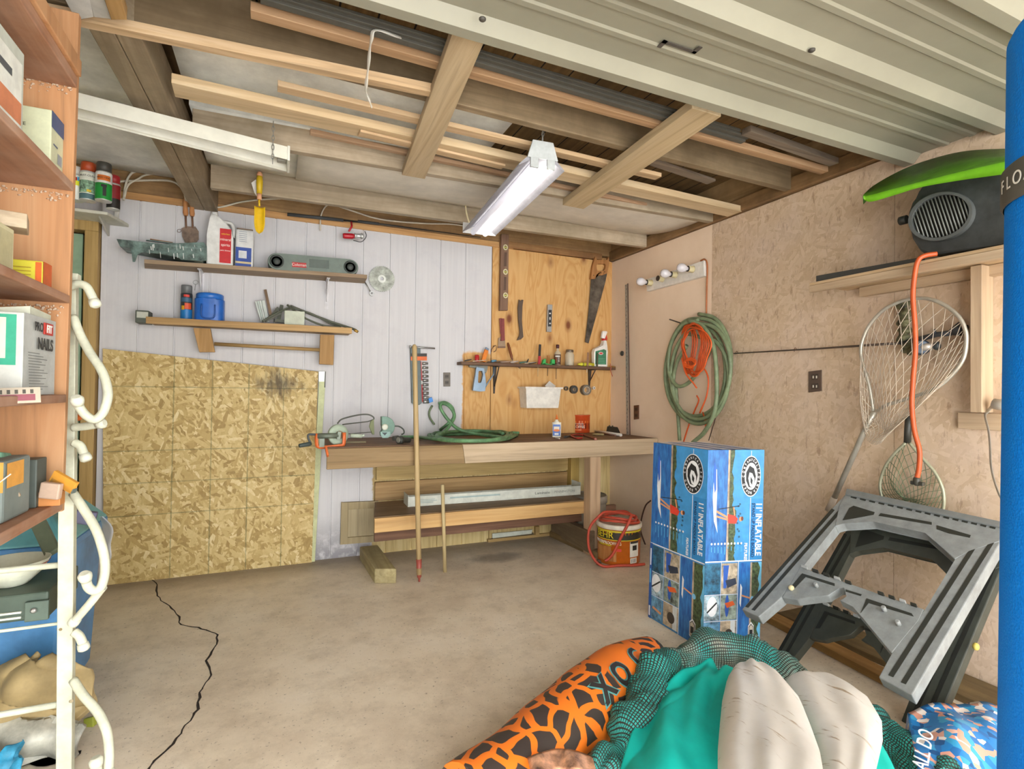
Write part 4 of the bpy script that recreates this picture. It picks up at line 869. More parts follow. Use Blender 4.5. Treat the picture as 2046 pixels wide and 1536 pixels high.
# ---- glue bottle
def bottle_at(px, py, z): return Z0(px, py, z)
q = bottle_at(1112, 873, ZB); t_ = thing('glue_bottle', 'white glue bottle with an orange nozzle and blue label on the workbench', 'bottle', q); sc = .021/ .021
m = MB(C('e3dfcf', .4)); m.T = TR(q, facing(q)+PI/2); w, d_ = .036, .020
m.prism([(w*math.copysign(abs(math.cos(a))**.5, math.cos(a)), d_*math.copysign(abs(math.sin(a))**.7, math.sin(a))) for a in [2*PI*k/24 for k in range(24)]], 0, .118, 'xyz', .006); m.T = Matrix.Identity(4)
m.lathe([(.03, .112), (.016, .128), (.012, .13), (.012, .142)], 18, q); b_ = m.build('body', t_)
m = MB(C('e2762a', .4)); m.lathe([(.0125, .14), (.011, .15), (.004, .172), (.003, .18)], 16, q); m.build('nozzle', t_)
m = MB(C('2e62b4', .4), TR(q, facing(q)+PI/2)); m.box(-.029, .029, -d_-.0012, -d_-.0004, .012, .102); m.mat(C('e2d7c2')); m.box(-.022, .022, -d_-.0018, -d_-.0012, .062, .085); m.mat(C('d9742a')); m.prism(ell(0, .055, .026, .010, 16), -d_-.002, -d_-.0012, 'xzy'); m.mat(C('dfe5ea')); m.box(-.016, .016, -d_-.0018, -d_-.0012, .018, .034); m.build('paper_label', b_)
# ---- coffee can
q = bottle_at(1157, 863, ZB); R_ = (Y0(1175, 845, q.y).x-Y0(1138, 845, q.y).x)/2; hc = Y0(1157, 828, q.y).z-ZB+.0
t_ = thing('coffee_can', 'orange-red coffee tin holding bottles, on the workbench', 'can', q); a = facing(q)
m = MB(C('c34a1c', .4)); m.lathe([(R_*.98, 0), (R_, .004), (R_, hc*.93), (R_*1.03, hc*.95), (R_*1.03, hc), (R_*.97, hc), (R_*.95, .01), (0, .008)], 32, q, caps=False); b_ = m.build('tin', t_)
m = MB(C('d9702a', .4)); cyl_patch(m, (q.x, q.y), R_, a-1.2, a+1.2, ZB+hc*.55, ZB+hc*.66); cyl_patch(m, (q.x, q.y), R_, a-1.2, a+.2, ZB+hc*.12, ZB+hc*.2); m.mat(C('6d1d0e')); cyl_patch(m, (q.x, q.y), R_, a-1.3, a+1.3, ZB+hc*.22, ZB+hc*.54); m.build('print', b_)
text_cyl('COFFEE', .032, (q.x, q.y), R_, ZB+hc*.33, a+.0, C('f0e6d0'), 'lettering', b_, sx=.95); text_cyl('HOUSE BLEND', .014, (q.x, q.y), R_, ZB+hc*.5, a, C('f0e6d0'), 'lettering', b_, sx=.9)
m = MB(C('dcd8d2', .4)); a0, a1 = Y0(1158, 838, q.y+.02), Y0(1134, 806, q.y); L = (a1-a0).length; m.lathe([(.028, 0), (.03, .01), (.03, L*.8), (.02, L*.95), (.008, L)], 18, a0, a1-a0); tb = m.build('spray_tube'); tag(tb, 'white can with a red and yellow label stuck slanting in the coffee tin', 'can')
m = MB(C('b3322c')); dd = (a1-a0).normalized()
for f0, f1, h_ in ((.30, .42, 'd8b32a'), (.42, .50, '26231f'), (.55, .75, 'b3322c')):
    m.mat(C(h_)); m.lathe([(.0306, L*f0), (.0306, L*f1)], 18, a0, a1-a0, caps=False)
m.build('label_band', tb)
m = MB(C('a83a2c', .5)); m.tube([a1, Y0(1129, 801, q.y)], [.004, .002], 8); m.build('nozzle', tb)
m = MB(glass('cfc4b4', .2, .45)); a0, a1 = Y0(1148, 838, q.y-.01), Y0(1128, 803, q.y-.02); m.tube([a0, a1], .011, 10); tag(m.build('clear_tube'), 'clear narrow tube sticking out of the coffee tin beside the white can', 'tube')
# ---- tools lying on the bench
def lying(px0, px1, r, mt, name, label, cat, z=ZB, flat=None, group='tools lying on the workbench', prof=None):
    a, b = Z0(px0[0], px0[1], z+r), Z0(px1[0], px1[1], z+r); m = MB(mt); L = (b-a).length
    if prof: m.lathe([(r*p, L*h) for p, h in prof], 10, a, b-a)
    else: m.tube([a, b], r, 10, flat=flat)
    return tag(m.build(name), label, cat, group)
lying((1160, 866), (1190, 877), .009, C('8a4a35', .5), 'wood_chisel', 'reddish wooden tool handle lying slantwise before the coffee tin', 'tool', prof=((.7, 0), (1, .2), (.9, .8), (1.1, 1)))
lying((1184, 867), (1207, 868), .010, C('9d8a5f', .5), 'file_grip', 'tan wooden grip lying on the bench between the red handle and white tube', 'tool', prof=((.6, 0), (1, .3), (1, .8), (.8, 1)))
lying((1190, 861), (1241, 869), .012, C('d5d0c8', .45), 'white_tube', 'slim white tube lying on the bench before the black tray', 'tube')
lying((1205, 866), (1230, 870), .008, C('7c5a4c', .5), 'brown_stick', 'short brown stick lying against the white tube', 'stick')
t_ = thing('pliers', 'pliers with red and black grips lying on the bench before the coffee tin', 'pliers', Z0(1145, 873, ZB))
m = MB(C('4d4d4c', .4, .5)); m.tube([Z0(1128, 873, ZB+.01), Z0(1140, 870, ZB+.01)], .01, 8, flat=(1, .6)); m.build('jaw', t_)
m = MB(C('9c2f22', .4)); m.tube(crv([Z0(1140, 870, ZB+.009), Z0(1152, 868, ZB+.009), Z0(1165, 869, ZB+.009)], 4), .008, 8); m.build('handle', t_)
m = MB(C('9c2f22', .4)); m.tube(crv([Z0(1140, 871, ZB+.009), Z0(1152, 875, ZB+.009), Z0(1163, 875, ZB+.009)], 4), .008, 8); m.build('handle', t_)
lying((1110, 874.5), (1118, 876), .004, C('ece6da', .4), 'bottle_stopper', 'tiny white cap lying on the bench by the glue bottle', 'cap')
a, b = Z0(1200, 862, ZB), Z0(1247, 866, ZB)
t_ = thing('drill_index', 'black plastic drill holder lying at the corner end of the workbench', 'tool holder', a)
m = MB(C('33342f', .5)); d = (b-a).normalized(); n_ = V((-d.y, d.x, 0)); L = (b-a).length; m.T = frame(a, d, n_); m.hexa([(0, 0, 0), (L, 0, 0), (L, .07, 0), (0, .07, 0)], [(.015, .012, .052), (L-.01, .012, .052), (L-.01, .065, .052), (.015, .065, .052)], .004); m.build('block', t_)
m = MB(C('5a5c52', .5)); m.T = frame(a, d, n_)
for k in range(6): m.lathe([(.008, 0), (.008, .008)], 10, (L*(.12+.15*k), .035, .05))
m.build('bit_top', t_) if False else m.bm.free()
for k in range(6):
    m = MB(C('5a5c52', .5)); m.T = frame(a, d, n_); m.lathe([(.009, 0), (.009, .010), (.006, .012)], 10, (L*(.12+.15*k), .035, .05)); m.build('bit_end', t_)
m = MB(C('8a7a62', .5)); m.box(Z0(1247, 864, ZB).x, Z0(1252, 864, ZB).x+.02, Z0(1250, 862, ZB).y, Z0(1250, 862, ZB).y+.03, ZB, ZB+.055, .003); tag(m.build('wood_block'), 'small grey-brown block between the drill holder and the metal rule', 'block')
# ---- metal rule and square in the corner
t_ = thing('drywall_square', 'tall perforated metal rule with a dark edge standing in the corner on the bench', 'ruler', (-.05, -.3, ZB))
a, b = V((-.045, -.325, ZB)), V((-.03, -.265, 2.186)); a2, b2 = V((-.04, -.352, ZB)), V((-.03, -.287, 2.19))
m = MB(C('aba79e', .4, .35)); m.plank(a, b, .035, .003, (0, 1, 0)); m.build('rule', t_)
m = MB(C('5b4a44', .5)); m.plank(a2, b2, .008, .006, (0, 1, 0)); m.build('dark_edge', t_)
m = MB(C('45443f', .6)); random.seed(9)
for k in range(40):
    f = (k+.5)/40; p = a.lerp(b, f); m.plank(p+V((-.0022, -.004+.01*(k % 2), 0)), p+V((-.0022, -.004+.01*(k % 2), .012)), .005, .0006, (0, 1, 0))
m.build('scale_marking', t_, 'dark scale marks'); q = X0(1245, 706, -.06); m = MB(C('2d2c29', .5)); m.lathe([(.012, 0), (.022, .006), (.022, .016), (.012, .02)], 8, q, (-1, 0, 0)); m.build('knob', t_, 'black knob')
# ================================================================ on the plywood
YP = -.004
t_ = thing('tool_shelf', 'narrow dark board shelf across the plywood, crowded with tools', 'shelf', (-.7, -.06, 1.4))
zl, zr = Y0(925, 722, -.12).z, Y0(1238, 734, -.12).z; xl, xr = Y0(922, 722, -.12).x, -.03
m = MB(wood('6e5138', '7f6046', 'X', dark='53392a', seed=80)); m.hexa([(xl, -.12, zl-.024), (xr, -.12, zr-.024), (xr, 0, zr-.024), (xl, 0, zl-.024)], [(xl, -.12, zl), (xr, -.12, zr), (xr, 0, zr), (xl, 0, zl)], .003); m.build('shelf_board', t_)
zt_ = lambda x: zl+(zr-zl)*(x-xl)/(xr-xl)
for px, yb in ((988, 786), (1178, 775)):
    m = MB(C('3d332a', .5)); q = Y0(px, 760, -.01); zz = zt_(q.x)-.025; zb_ = Y0(px, yb, -.005).z; m.hexa([(q.x-.006, -.008, zb_), (q.x+.006, -.008, zb_), (q.x+.006, 0, zb_), (q.x-.006, 0, zb_)], [(q.x-.014, -.02, zz), (q.x+.014, -.02, zz), (q.x+.014, 0, zz), (q.x-.014, 0, zz)]); m.tube([(q.x, -.105, zz-.004), (q.x, -.012, zb_+.06)], .005, 8); m.box(q.x-.012, q.x+.012, -.11, 0, zz-.005, zz); m.build('bracket', t_, 'black iron bracket')
# spirit level
t_ = thing('spirit_level', 'long brown wooden spirit level with three round vials hung on the plywood edge', 'level', Y0(1008, 540, -.03))
LV = wood('7b5c48', '8c6d58', 'Z', seed=81); m = MB(LV); wp(m, [(1002, 467), (1017, 468), (1015, 620), (999, 620)], -.045, -.012, .003); m.build('body', t_)
for y in (494, 543, 590):
    m = MB(C('d6cfa6', .3)); q = Y0(1010, y, -.046); m.ring([(q.x+.021*math.cos(a), q.z+.024*math.sin(a)) for a in [2*PI*k/20 for k in range(20)]], [(q.x+.013*math.cos(a), q.z+.015*math.sin(a)) for a in [2*PI*k/20 for k in range(20)]], -.048, -.044, 'xzy'); v_ = m.build('vial_window', t_); m = MB(C('c9cf6a', .2)); m.tube([(q.x-.012, -.046, q.z), (q.x+.012, -.046, q.z)], .005, 8); m.build('vial', v_)
for L_ in ([(1008, 504), (1013, 504), (1012, 532), (1007, 532)], [(1007, 553), (1012, 553), (1011, 580), (1006, 580)]): m = MB(C('5d4536', .5)); wp(m, L_, -.0465, -.045); m.build('hand_slot', t_)
# scraper
t_ = thing('paint_scraper', 'red handled paint scraper hung below the long brown level', 'scraper', Y0(1003, 660, -.02))
m = MB(C('7e3230', .5)); wp(m, [(998, 636), (1002, 635), (1006, 660), (1003, 672), (1000, 665)], -.025, -.015, .002); wp(m, [(1003, 636), (1008, 636), (1009, 680), (1001, 681), (1002, 668)], -.03, -.016, .002); m.build('handle', t_)
m = MB(C('9a8066', .5)); wp(m, [(996, 676), (1002, 671), (1009, 676), (1010, 695), (995, 695)], -.016, -.012); m.mat(C('6d4f3d')); wp(m, [(995, 692), (1010, 692), (1010, 695), (995, 695)], -.018, -.011); m.build('blade', t_)
# pry bar
m = MB(C('5b4b3f', .6, .2)); wp(m, [(1037, 598), (1040, 602), (1043, 598.5), (1046, 599), (1044, 612), (1043, 640), (1045, 664), (1046, 673), (1041, 678), (1033, 680), (1035, 676), (1038, 671), (1039, 662), (1036, 640), (1035, 615)], -.03, -.02, .001); pb = m.build('pry_bar'); tag(pb, 'dark flat pry bar with a forked top hung on the plywood', 'pry bar')
# torpedo level
t_ = thing('torpedo_level', 'small silver torpedo level with a black face hung between pry bar and handsaw', 'level', Y0(1098, 636, -.02))
m = MB(C('a7a7a4', .4, .4)); wp(m, [(1095, 608), (1104, 608.5), (1102, 663), (1093, 662.5)], -.03, -.008, .002); m.build('body', t_); m = MB(C('2a2a2c', .5)); wp(m, [(1096, 619), (1102.5, 619), (1101.5, 652), (1095, 652)], -.0315, -.0295); fp = m.build('face_panel', t_)
for y, rx, ry in ((626, 1.6, 1.6), (636, 1.1, 3.2), (646, 1.6, 1.6)): m = MB(C('d8d8d4', .3)); wp(m, ell(1099, y, rx, ry, 12), -.0325, -.0312); m.build('vial', fp)
# handsaw
t_ = thing('hand_saw', 'old wooden handled handsaw hung point down on the plywood near the corner', 'saw', Y0(1195, 600, -.02))
m = MB(C('5f574d', .5, .45, var=.3, scale=9)); bl = [Y0(x, y, -.02) for x, y in ((1181, 556), (1213, 546), (1209, 565), (1176, 686), (1169, 683), (1176, 620))]; m.prism([(q.x, q.z) for q in bl], -.022, -.0195, 'xzy'); m.build('blade', t_)
HW = wood('a8733f', 'b8834f', 'Z', seed=82, bump=.06)
out = [(1180, 557), (1182, 545), (1184, 532), (1189, 513), (1193, 519), (1213, 519), (1216, 513), (1217, 526), (1213, 546), (1203, 550), (1191, 549), (1189, 557)]
inn = [(1194, 541), (1192, 537), (1191.5, 531), (1193, 528), (1195, 527), (1207, 527), (1209, 528), (1210, 531), (1209, 537), (1207, 540), (1202, 541), (1197, 541)]
m = MB(HW); f = lambda L, y_: [(q.x, q.z) for q in [Y0(x, y, y_) for x, y in L]]
m.ring(f(out, -.035), f(inn, -.035), -.038, -.010, 'xzy'); m.build('handle', t_); 
for x, y in ((1201, 545), (1208, 543), (1186, 550)): m = MB(C('6d5a3c', .4, .6)); m.lathe([(.005, 0), (.005, .003)], 10, Y0(x, y, -.038), (0, -1, 0)); m.build('rivet', t_)
# ---- crowd on the tool shelf
def on_shelf(px, py, y): q = Y0(px, py, y); q.z = zt_(q.x)+.001; return q
def mm(px0, px1, y=-.07): return abs(Y0(px1, 715, y).x-Y0(px0, 715, y).x)
GS = 'tools and oddments on the narrow plywood shelf'
q = on_shelf(953, 715, -.07); m = MB(C('b31c22', .35)); m.lathe([(.017, 0), (.018, .003), (.018, .055), (.012, .06)], 18, q); tag(m.build('red_can'), 'small red can at the outer end of the tool shelf', 'can', GS)
m = MB(C('e07f22', .45)); m.plank(on_shelf(965, 715, -.06)+V((0, 0, .006)), Y0(972, 699, -.05), .034, .018, (1, 0, 0), .003); m.mat(C('6f8296')); m.plank(Y0(972, 699, -.05), Y0(974, 695, -.05), .03, .014, (1, 0, 0), .002); tag(m.build('orange_tube'), 'orange tube with a grey-blue end leaning on the red can', 'tube', GS)
m = MB(C('5c4330', .5)); m.tube(crv([Y0(x, y, -.02) for x, y in ((982, 703), (983, 697), (990, 690), (992, 694), (991, 700), (986, 703))], 5), .0026, 6); m.tube([Y0(990, 690, -.02), Y0(985, 692, -.02)], .0026, 6); tag(m.build('wire_loop'), 'bent brown wire loop hanging over the tool shelf below the level', 'wire', GS)
t_ = thing('wood_chisel', 'chisel with a reddish wooden handle leaning on the plywood above the tool shelf', 'chisel', on_shelf(1024, 712, -.06), GS); a, b = on_shelf(1026, 713, -.09), Y0(1015, 685, -.02); L = (b-a).length
m = MB(C('7d4526', .5)); m.lathe([(.007, L*.2), (.011, L*.35), (.010, L*.9), (.007, L)], 12, a, b-a); m.build('handle', t_); m = MB(STEEL); m.tube([a, a.lerp(b, .25)], .006, 8, flat=(1.3, .4)); m.build('blade', t_)
random.seed(11)
flat_tools = [((928, 717), (942, 714), .006, '3f3a34', 'dark stubby tool lying at the outer end of the tool shelf', 'hand_tool'), ((944, 716), (972, 717), .004, 'c9bfa6', 'pale thin strip lying on the tool shelf in front of the red can', 'thin_strip'), ((974, 713), (1012, 709), .006, '6b5a4c', 'long brown rasp lying on the tool shelf below the scraper', 'rasp'), ((982, 716), (992, 712), .011, '5f8ba0', 'crumpled blue rag-like bundle on the tool shelf under the wire loop', 'blue_bundle'), ((1000, 717), (1030, 712), .007, 'a98f7c', 'tan handled tool lying on the tool shelf at the chisel\'s foot', 'hand_tool'), ((1020, 716), (1036, 717), .008, 'bdb0a4', 'stubby grey nozzle lying on the tool shelf by the chisel', 'nozzle'), ((1038, 717), (1052, 715), .008, '4f6a5c', 'dark green tool lying in the middle of the tool shelf', 'hand_tool'), ((1052, 711), (1056, 717), .007, '3a352f', 'dark upright peg standing in the middle of the tool shelf', 'peg'), ((1057, 717), (1072, 714), .006, '5a4a3c', 'brown stub lying on the tool shelf beside the knife', 'stub'), ((1048, 719), (1070, 719.5), .003, 'b8aea0', 'thin steel rod lying along the front of the tool shelf', 'steel_rod')]
for i, (p0, p1, r, h_, lab, nm) in enumerate(flat_tools):
    yk = (-.095, -.10, -.05, -.09, -.075, -.105, -.08, -.045, -.06, -.11)[i]
    a, b = Y0(p0[0], p0[1], yk), Y0(p1[0], p1[1], yk); a.z = zt_(a.x)+r+.001
    if nm != 'peg': b.z = max(zt_(b.x)+r+.001, min(b.z, zt_(b.x)+.02))
    m = MB(C(h_, .5)); L = (b-a).length; m.lathe([(r*.7, 0), (r, L*.15), (r*.9, L*.6), (r*.6, L)], 10, a, b-a); tag(m.build(nm), lab, nm.replace('_', ' '), GS)
t_ = thing('utility_knife', 'black and red handled utility knife standing upright on the tool shelf', 'knife', on_shelf(1077, 716, -.09), GS); a, b = on_shelf(1077, 718, -.09), Y0(1079, 688, -.07)
m = MB(C('2c2826', .5)); m.plank(a.lerp(b, .4), b, .02, .014, (1, 0, 0), .003); m.build('grip', t_); m = MB(C('a8262c', .45)); m.plank(a, a.lerp(b, .42), .022, .015, (1, 0, 0), .003); m.build('lower_grip', t_, 'red lower grip')
t_ = thing('tape_dispenser', 'bright green tape dispenser on the tool shelf beside the upright knife', 'tape', on_shelf(1095, 716, -.08), GS); a = on_shelf(1083, 718, -.09); b = on_shelf(1108, 718, -.09)
m = MB(C('35a552', .45)); m.prism([(a.x, a.z), (a.x+.03, a.z), (a.x+.034, a.z+.052), (a.x+.012, a.z+.045)], -.10, -.07, 'xzy', .003); m.prism([(b.x-.034, b.z), (b.x, b.z), (b.x, b.z+.045), (b.x-.030, b.z+.05)], -.10, -.07, 'xzy', .003); m.prism([(a.x, a.z), (b.x, b.z), (b.x, b.z+.012), (a.x, a.z+.012)], -.10, -.07, 'xzy', .002); m.build('case', t_); m = MB(C('a8743c', .5)); m.lathe([(.012, 0), (.012, .06), (.014, .063), (.014, .072), (.01, .076)], 14, V(((a.x+b.x)/2, -.09, a.z+.006))); m.build('brown_core', t_)
q = on_shelf(1114, 718, -.075); t_ = thing('wine_bottle', 'small clear bottle with a dark label and maroon stopper on the tool shelf', 'bottle', q, GS); a = facing(q)
m = MB(glass('d5cdb8', .15, .5)); m.lathe([(.027, 0), (.029, .004), (.029, .098), (.024, .112), (.011, .125), (.010, .155)], 22, q); b_ = m.build('glass_body', t_); m = MB(C('4a1f26', .4)); m.lathe([(.0135, .146), (.0145, .16), (.0145, .174), (.011, .178)], 16, q); m.build('stopper', t_)
m = MB(C('4d3226', .5)); cyl_patch(m, (q.x, q.y), .029, a-1.3, a+1.3, q.z+.004, q.z+.092); m.mat(C('dad6cc')); cyl_patch(m, (q.x, q.y), .029, a-.7, a+.8, q.z+.070, q.z+.082, lift=.001); m.mat(C('7a4a30')); cyl_patch(m, (q.x, q.y), .029, a-.7, a-.1, q.z+.02, q.z+.064, lift=.001); m.mat(C('d0c9b8'))
for k in range(4): cyl_patch(m, (q.x, q.y), .029, a+.2, a+.6, q.z+.030+k*.010, q.z+.034+k*.010, lift=.001)
m.build('paper_label', b_)
q = on_shelf(1138, 719, -.07); t_ = thing('glass_jar', 'clear glass jar with a grey metal lid on the tool shelf', 'jar', q, GS); m = MB(glass('d8cfb8', .12, .5)); m.lathe([(.036, 0), (.04, .006), (.04, .095), (.03, .115), (.03, .122)], 26, q); m.build('glass_body', t_); m = MB(C('77695a', .4, .5)); m.lathe([(.033, .118), (.034, .122), (.034, .136), (.031, .139)], 24, q); m.build('lid', t_); m = MB(C('b9ab93', .6)); m.lathe([(.036, .004), (.037, .03)], 22, q); m.build('contents', t_)
a, b = on_shelf(1155, 719, -.09), on_shelf(1186, 720, -.085); m = MB(C('d6cf36', .45)); m.lathe([(.007, 0), (.009, .02), (.016, .03), (.016, (b-a).length)], 14, a+V((0, 0, .016)), b-a); m.mat(C('8a8636')); m.lathe([(.0164, .04), (.0164, .055)], 14, a+V((0, 0, .016)), b-a, caps=False); tag(m.build('yellow_tube'), 'yellow squeeze tube lying on the tool shelf beside the spray bottle', 'tube', GS)
m = MB(C('8d6a52', .6)); m.plank(on_shelf(1174, 720, -.112), Y0(1175, 704, -.10), .018, .004, (1, 0, 0)); tag(m.build('paint_stick'), 'short brown stick standing in front of the yellow tube', 'stick', GS)
m = MB(C('4d4a36', .6)); m.plank(on_shelf(1193, 724, -.115), Y0(1194, 705, -.112), .016, .004, (1, 0, 0)); tag(m.build('paint_stick'), 'dark stick standing in front of the spray bottle', 'stick', GS)
m = MB(C('cdb59a', .5)); m.ball(on_shelf(1180, 723, -.105)+V((0, 0, .006)), (.012, .009, .006)); tag(m.build('pale_knob'), 'small pale round knob on the front of the tool shelf', 'knob', GS)
q = on_shelf(1199, 722, -.07); t_ = thing('spray_bottle', 'white trigger spray bottle with a green label and red trigger on the tool shelf', 'spray bottle', q, GS)
x0, x1 = Y0(1184, 700, -.07).x, Y0(1211, 700, -.07).x; zz = q.z; hh = Y0(1199, 661, -.07).z-zz
m = MB(C('e6e2da', .35)); nx = x1-.026
m.prism([(x0+.004, zz), (x1, zz), (x1, zz+hh*.42), (x1-.006, zz+hh*.58), (nx+.014, zz+hh*.74), (nx-.016, zz+hh*.74), (nx-.016, zz+hh*.58), (x0+.012, zz+hh*.5), (x0, zz+hh*.40)], -.098, -.045, 'xzy', .008); b_ = m.build('body', t_)
m = MB(C('c8232c', .4)); m.lathe([(.017, 0), (.017, .016)], 16, V((nx-.001, -.071, zz+hh*.735))); m.build('collar', t_)
m = MB(C('ebe7e2', .35)); m.prism([(nx-.03, zz+hh*.80), (nx+.004, zz+hh*.79), (nx+.03, zz+hh*.97), (nx+.024, zz+hh), (nx-.018, zz+hh)], -.085, -.057, 'xzy', .004); m.build('spray_head', t_)
m = MB(C('d4402e', .4)); m.prism([(nx+.012, zz+hh*.82), (nx+.032, zz+hh*.74), (nx+.036, zz+hh*.78), (nx+.022, zz+hh*.90), (nx+.034, zz+hh*.98), (nx+.026, zz+hh*1.0), (nx+.014, zz+hh*.92)], -.078, -.064, 'xzy', .002); m.build('trigger', t_)
m = MB(C('3f7d5c', .5)); m.prism([(x0+.012, zz+.02), (x1-.018, zz+.022), (x1-.018, zz+hh*.46), (nx-.016, zz+hh*.49), (x0+.012, zz+hh*.42)], -.0996, -.098, 'xzy'); m.mat(C('e4d8d0')); m.prism(ell((x0+x1)/2-.003, zz+hh*.37, .024, .013, 16), -.1004, -.0995, 'xzy'); m.mat(C('d03a3e')); m.prism(ell((x0+x1)/2-.003, zz+hh*.37, .019, .008, 16), -.1010, -.1003, 'xzy'); m.mat(C('6fa98a'))
for k in range(4): m.box(x0+.02, x1-.03, -.1002, -.0995, zz+.03+k*.014, zz+.034+k*.014)
m.build('paper_label', b_)
m = MB(C('a9823f', .5)); m.tube([on_shelf(1218, 724, -.10)+V((0, 0, .006)), on_shelf(1232, 726, -.06)+V((0, 0, .006))], .006, 8); tag(m.build('brass_peg'), 'brass-coloured peg lying at the corner end of the tool shelf', 'peg', GS)
m = MB(C('b0563a', .5)); m.tube(crv([Y0(x, y, -.128) for x, y in ((1219, 726), (1221, 733), (1220, 740), (1224, 752))], 5), .0035, 6); tag(m.build('wire_tail'), 'thin reddish wire hanging off the corner end of the tool shelf', 'wire')
# ---- hanging below the tool shelf
t_ = thing('staple_gun', 'steel blue-grey staple gun hanging under the tool shelf', 'staple gun', Y0(957, 755, -.06))
f = lambda L, y_: [(q.x, q.z) for q in [Y0(x, y, y_) for x, y in L]]
SG = C('7f93a6', .35, .5)
m = MB(SG); m.ring(f([(951, 733), (966, 736), (968, 748), (970, 765), (968, 781), (958, 782), (944, 780), (946, 765), (949, 748), (950, 738)], -.06), f([(956, 741), (962, 741), (964, 748), (962.5, 757), (960, 764), (957, 765), (954, 764), (954, 758), (954.5, 750), (955, 744)], -.06), -.075, -.045, 'xzy'); m.build('body', t_)
m = MB(C('7b7a70', .5)); wp(m, [(938, 728), (975, 729), (974, 738), (971, 745), (964, 743), (952, 735), (938, 733)], -.055, -.03, .001); m.build('top_plate', t_, 'grey plate'); m = MB(SG); m.tube([Y0(969, 774, -.06), Y0(975, 764, -.06), Y0(986, 748, -.06), Y0(987, 732, -.06)], .006, 8); m.build('lever', t_)
for px, y0, y1, h_, lab in ((1074.5, 729, 752, 'c8ae84', 'pale slim shaft poking down through the tool shelf below the knife'), (1094, 729, 751, '4a3a2c', 'dark slim shaft poking down below the green tape dispenser'), (1111, 729, 757, '6d5a44', 'rough brown shaft hanging below the small clear bottle'), (1172.5, 731, 744, 'cfc6b4', 'short white shaft hanging beside the iron bracket near the corner')):
    m = MB(C(h_, .5)); m.tube([Y0(px+.6, y0, -.1), Y0(px, y1, -.1)], [.004, .0025], 8); tag(m.build('tool_shaft'), lab, 'tool', 'shafts hanging through the tool shelf')
m = MB(C('6a5847', .5)); m.prism([(lambda q: (q.x, q.z))(Y0(x, y, -.02)) for x, y in ((1028, 729), (1040, 729), (1040, 737))], -.02, -.015, 'xzy'); tag(m.build('putty_blade'), 'triangular brown blade tip showing under the middle of the tool shelf', 'blade')
# ---- white bin
t_ = thing('storage_bin', 'white plastic bin with a wide rim hung on the plywood above the bench', 'bin', Y0(1085, 790, -.08))
b0 = [Y0(x, y, yy_) for x, y, yy_ in ((1058, 813, -.13), (1115, 809, -.13), (1119, 804, -.01), (1055, 806, -.01))]
xs0, xs1 = Y0(1049, 775, -.15).x, Y0(1124, 772, -.15).x; zt = Y0(1085, 773, -.15).z; zb = Y0(1085, 815, -.13).z
m = MB(C('e3dfd6', .4))
def tap(x0, x1, y0, y1, z0, z1, k):  # tapered shell
    return [(x0+k, y0+k, z0), (x1-k, y0+k, z0), (x1-k, y1, z0), (x0+k, y1, z0)], [(x0, y0, z1), (x1, y0, z1), (x1, y1, z1), (x0, y1, z1)]
B0, T0 = tap(xs0+.012, xs1-.012, -.145, -.006, zb, zt-.012, .015); 
vb, vt = m.vs(B0), m.vs(T0); m.face(vb[::-1])
for i in range(4): m.face([vb[i], vb[(i+1) % 4], vt[(i+1) % 4], vt[i]])
B1, T1 = tap(xs0+.016, xs1-.016, -.141, -.010, zb+.004, zt-.012, .015); vb, vt2 = m.vs(B1), m.vs(T1); m.face(vb)
for i in range(4): m.face([vb[i], vt2[i], vt2[(i+1) % 4], vb[(i+1) % 4]]); m.face([vt[i], vt[(i+1) % 4], vt2[(i+1) % 4], vt2[i]])
m.build('tub', t_, None, False)
m = MB(C('e6e2da', .4)); m.ring([(xs0, -.16), (xs1, -.16), (xs1, -.002), (xs0, -.002)], [(xs0+.018, -.142), (xs1-.018, -.142), (xs1-.018, -.012), (xs0+.018, -.012)], zt-.014, zt); m.build('rim', t_)
m = MB(C('d8d4cc', .5)); m.plank(Y0(1095, 776, -.08), Y0(1104, 766, -.05), .07, .003, (1, 0, 0)); tag(m.build('sandpaper_pack'), 'translucent white packet sticking up out of the white bin', 'packet')
# ---- tape rolls
def roll(px, py, ro, ri, w, h1, h2, label, yb=-.006):
    q = Y0(px, py, yb-w/2); m = MB(C(h1, .5)); m.ring([(q.x+ro*math.cos(a), q.z+ro*math.sin(a)) for a in [2*PI*k/32 for k in range(32)]], [(q.x+ri*math.cos(a), q.z+ri*math.sin(a)) for a in [2*PI*k/32 for k in range(32)]], yb-w, yb, 'xzy')
    m.mat(C(h2, .6)); m.ring([(q.x+ri*1.01*math.cos(a), q.z+ri*1.01*math.sin(a)) for a in [2*PI*k/32 for k in range(32)]], [(q.x+ri*.88*math.cos(a), q.z+ri*.88*math.sin(a)) for a in [2*PI*k/32 for k in range(32)]], yb-w*1.02, yb, 'xzy'); return tag(m.build('tape_roll'), label, 'tape', 'tape rolls hung on the plywood')
roll(1131, 776, .019, .013, .02, '4d463d', '6b6152', 'thin dark tape roll hung nearest the white bin')
roll(1146, 778, .036, .016, .03, '3c3a35', 'a59a88', 'black tape roll with a small pale core hung between two others')
roll(1170, 779, .046, .03, .045, '6d665b', 'd0c4b2', 'largest grey tape roll with a wide pale core hung on the plywood')
roll(1186, 775, .014, .005, .02, 'd3cdc2', '4a4238', 'tiny white roll hung beside the largest tape roll')
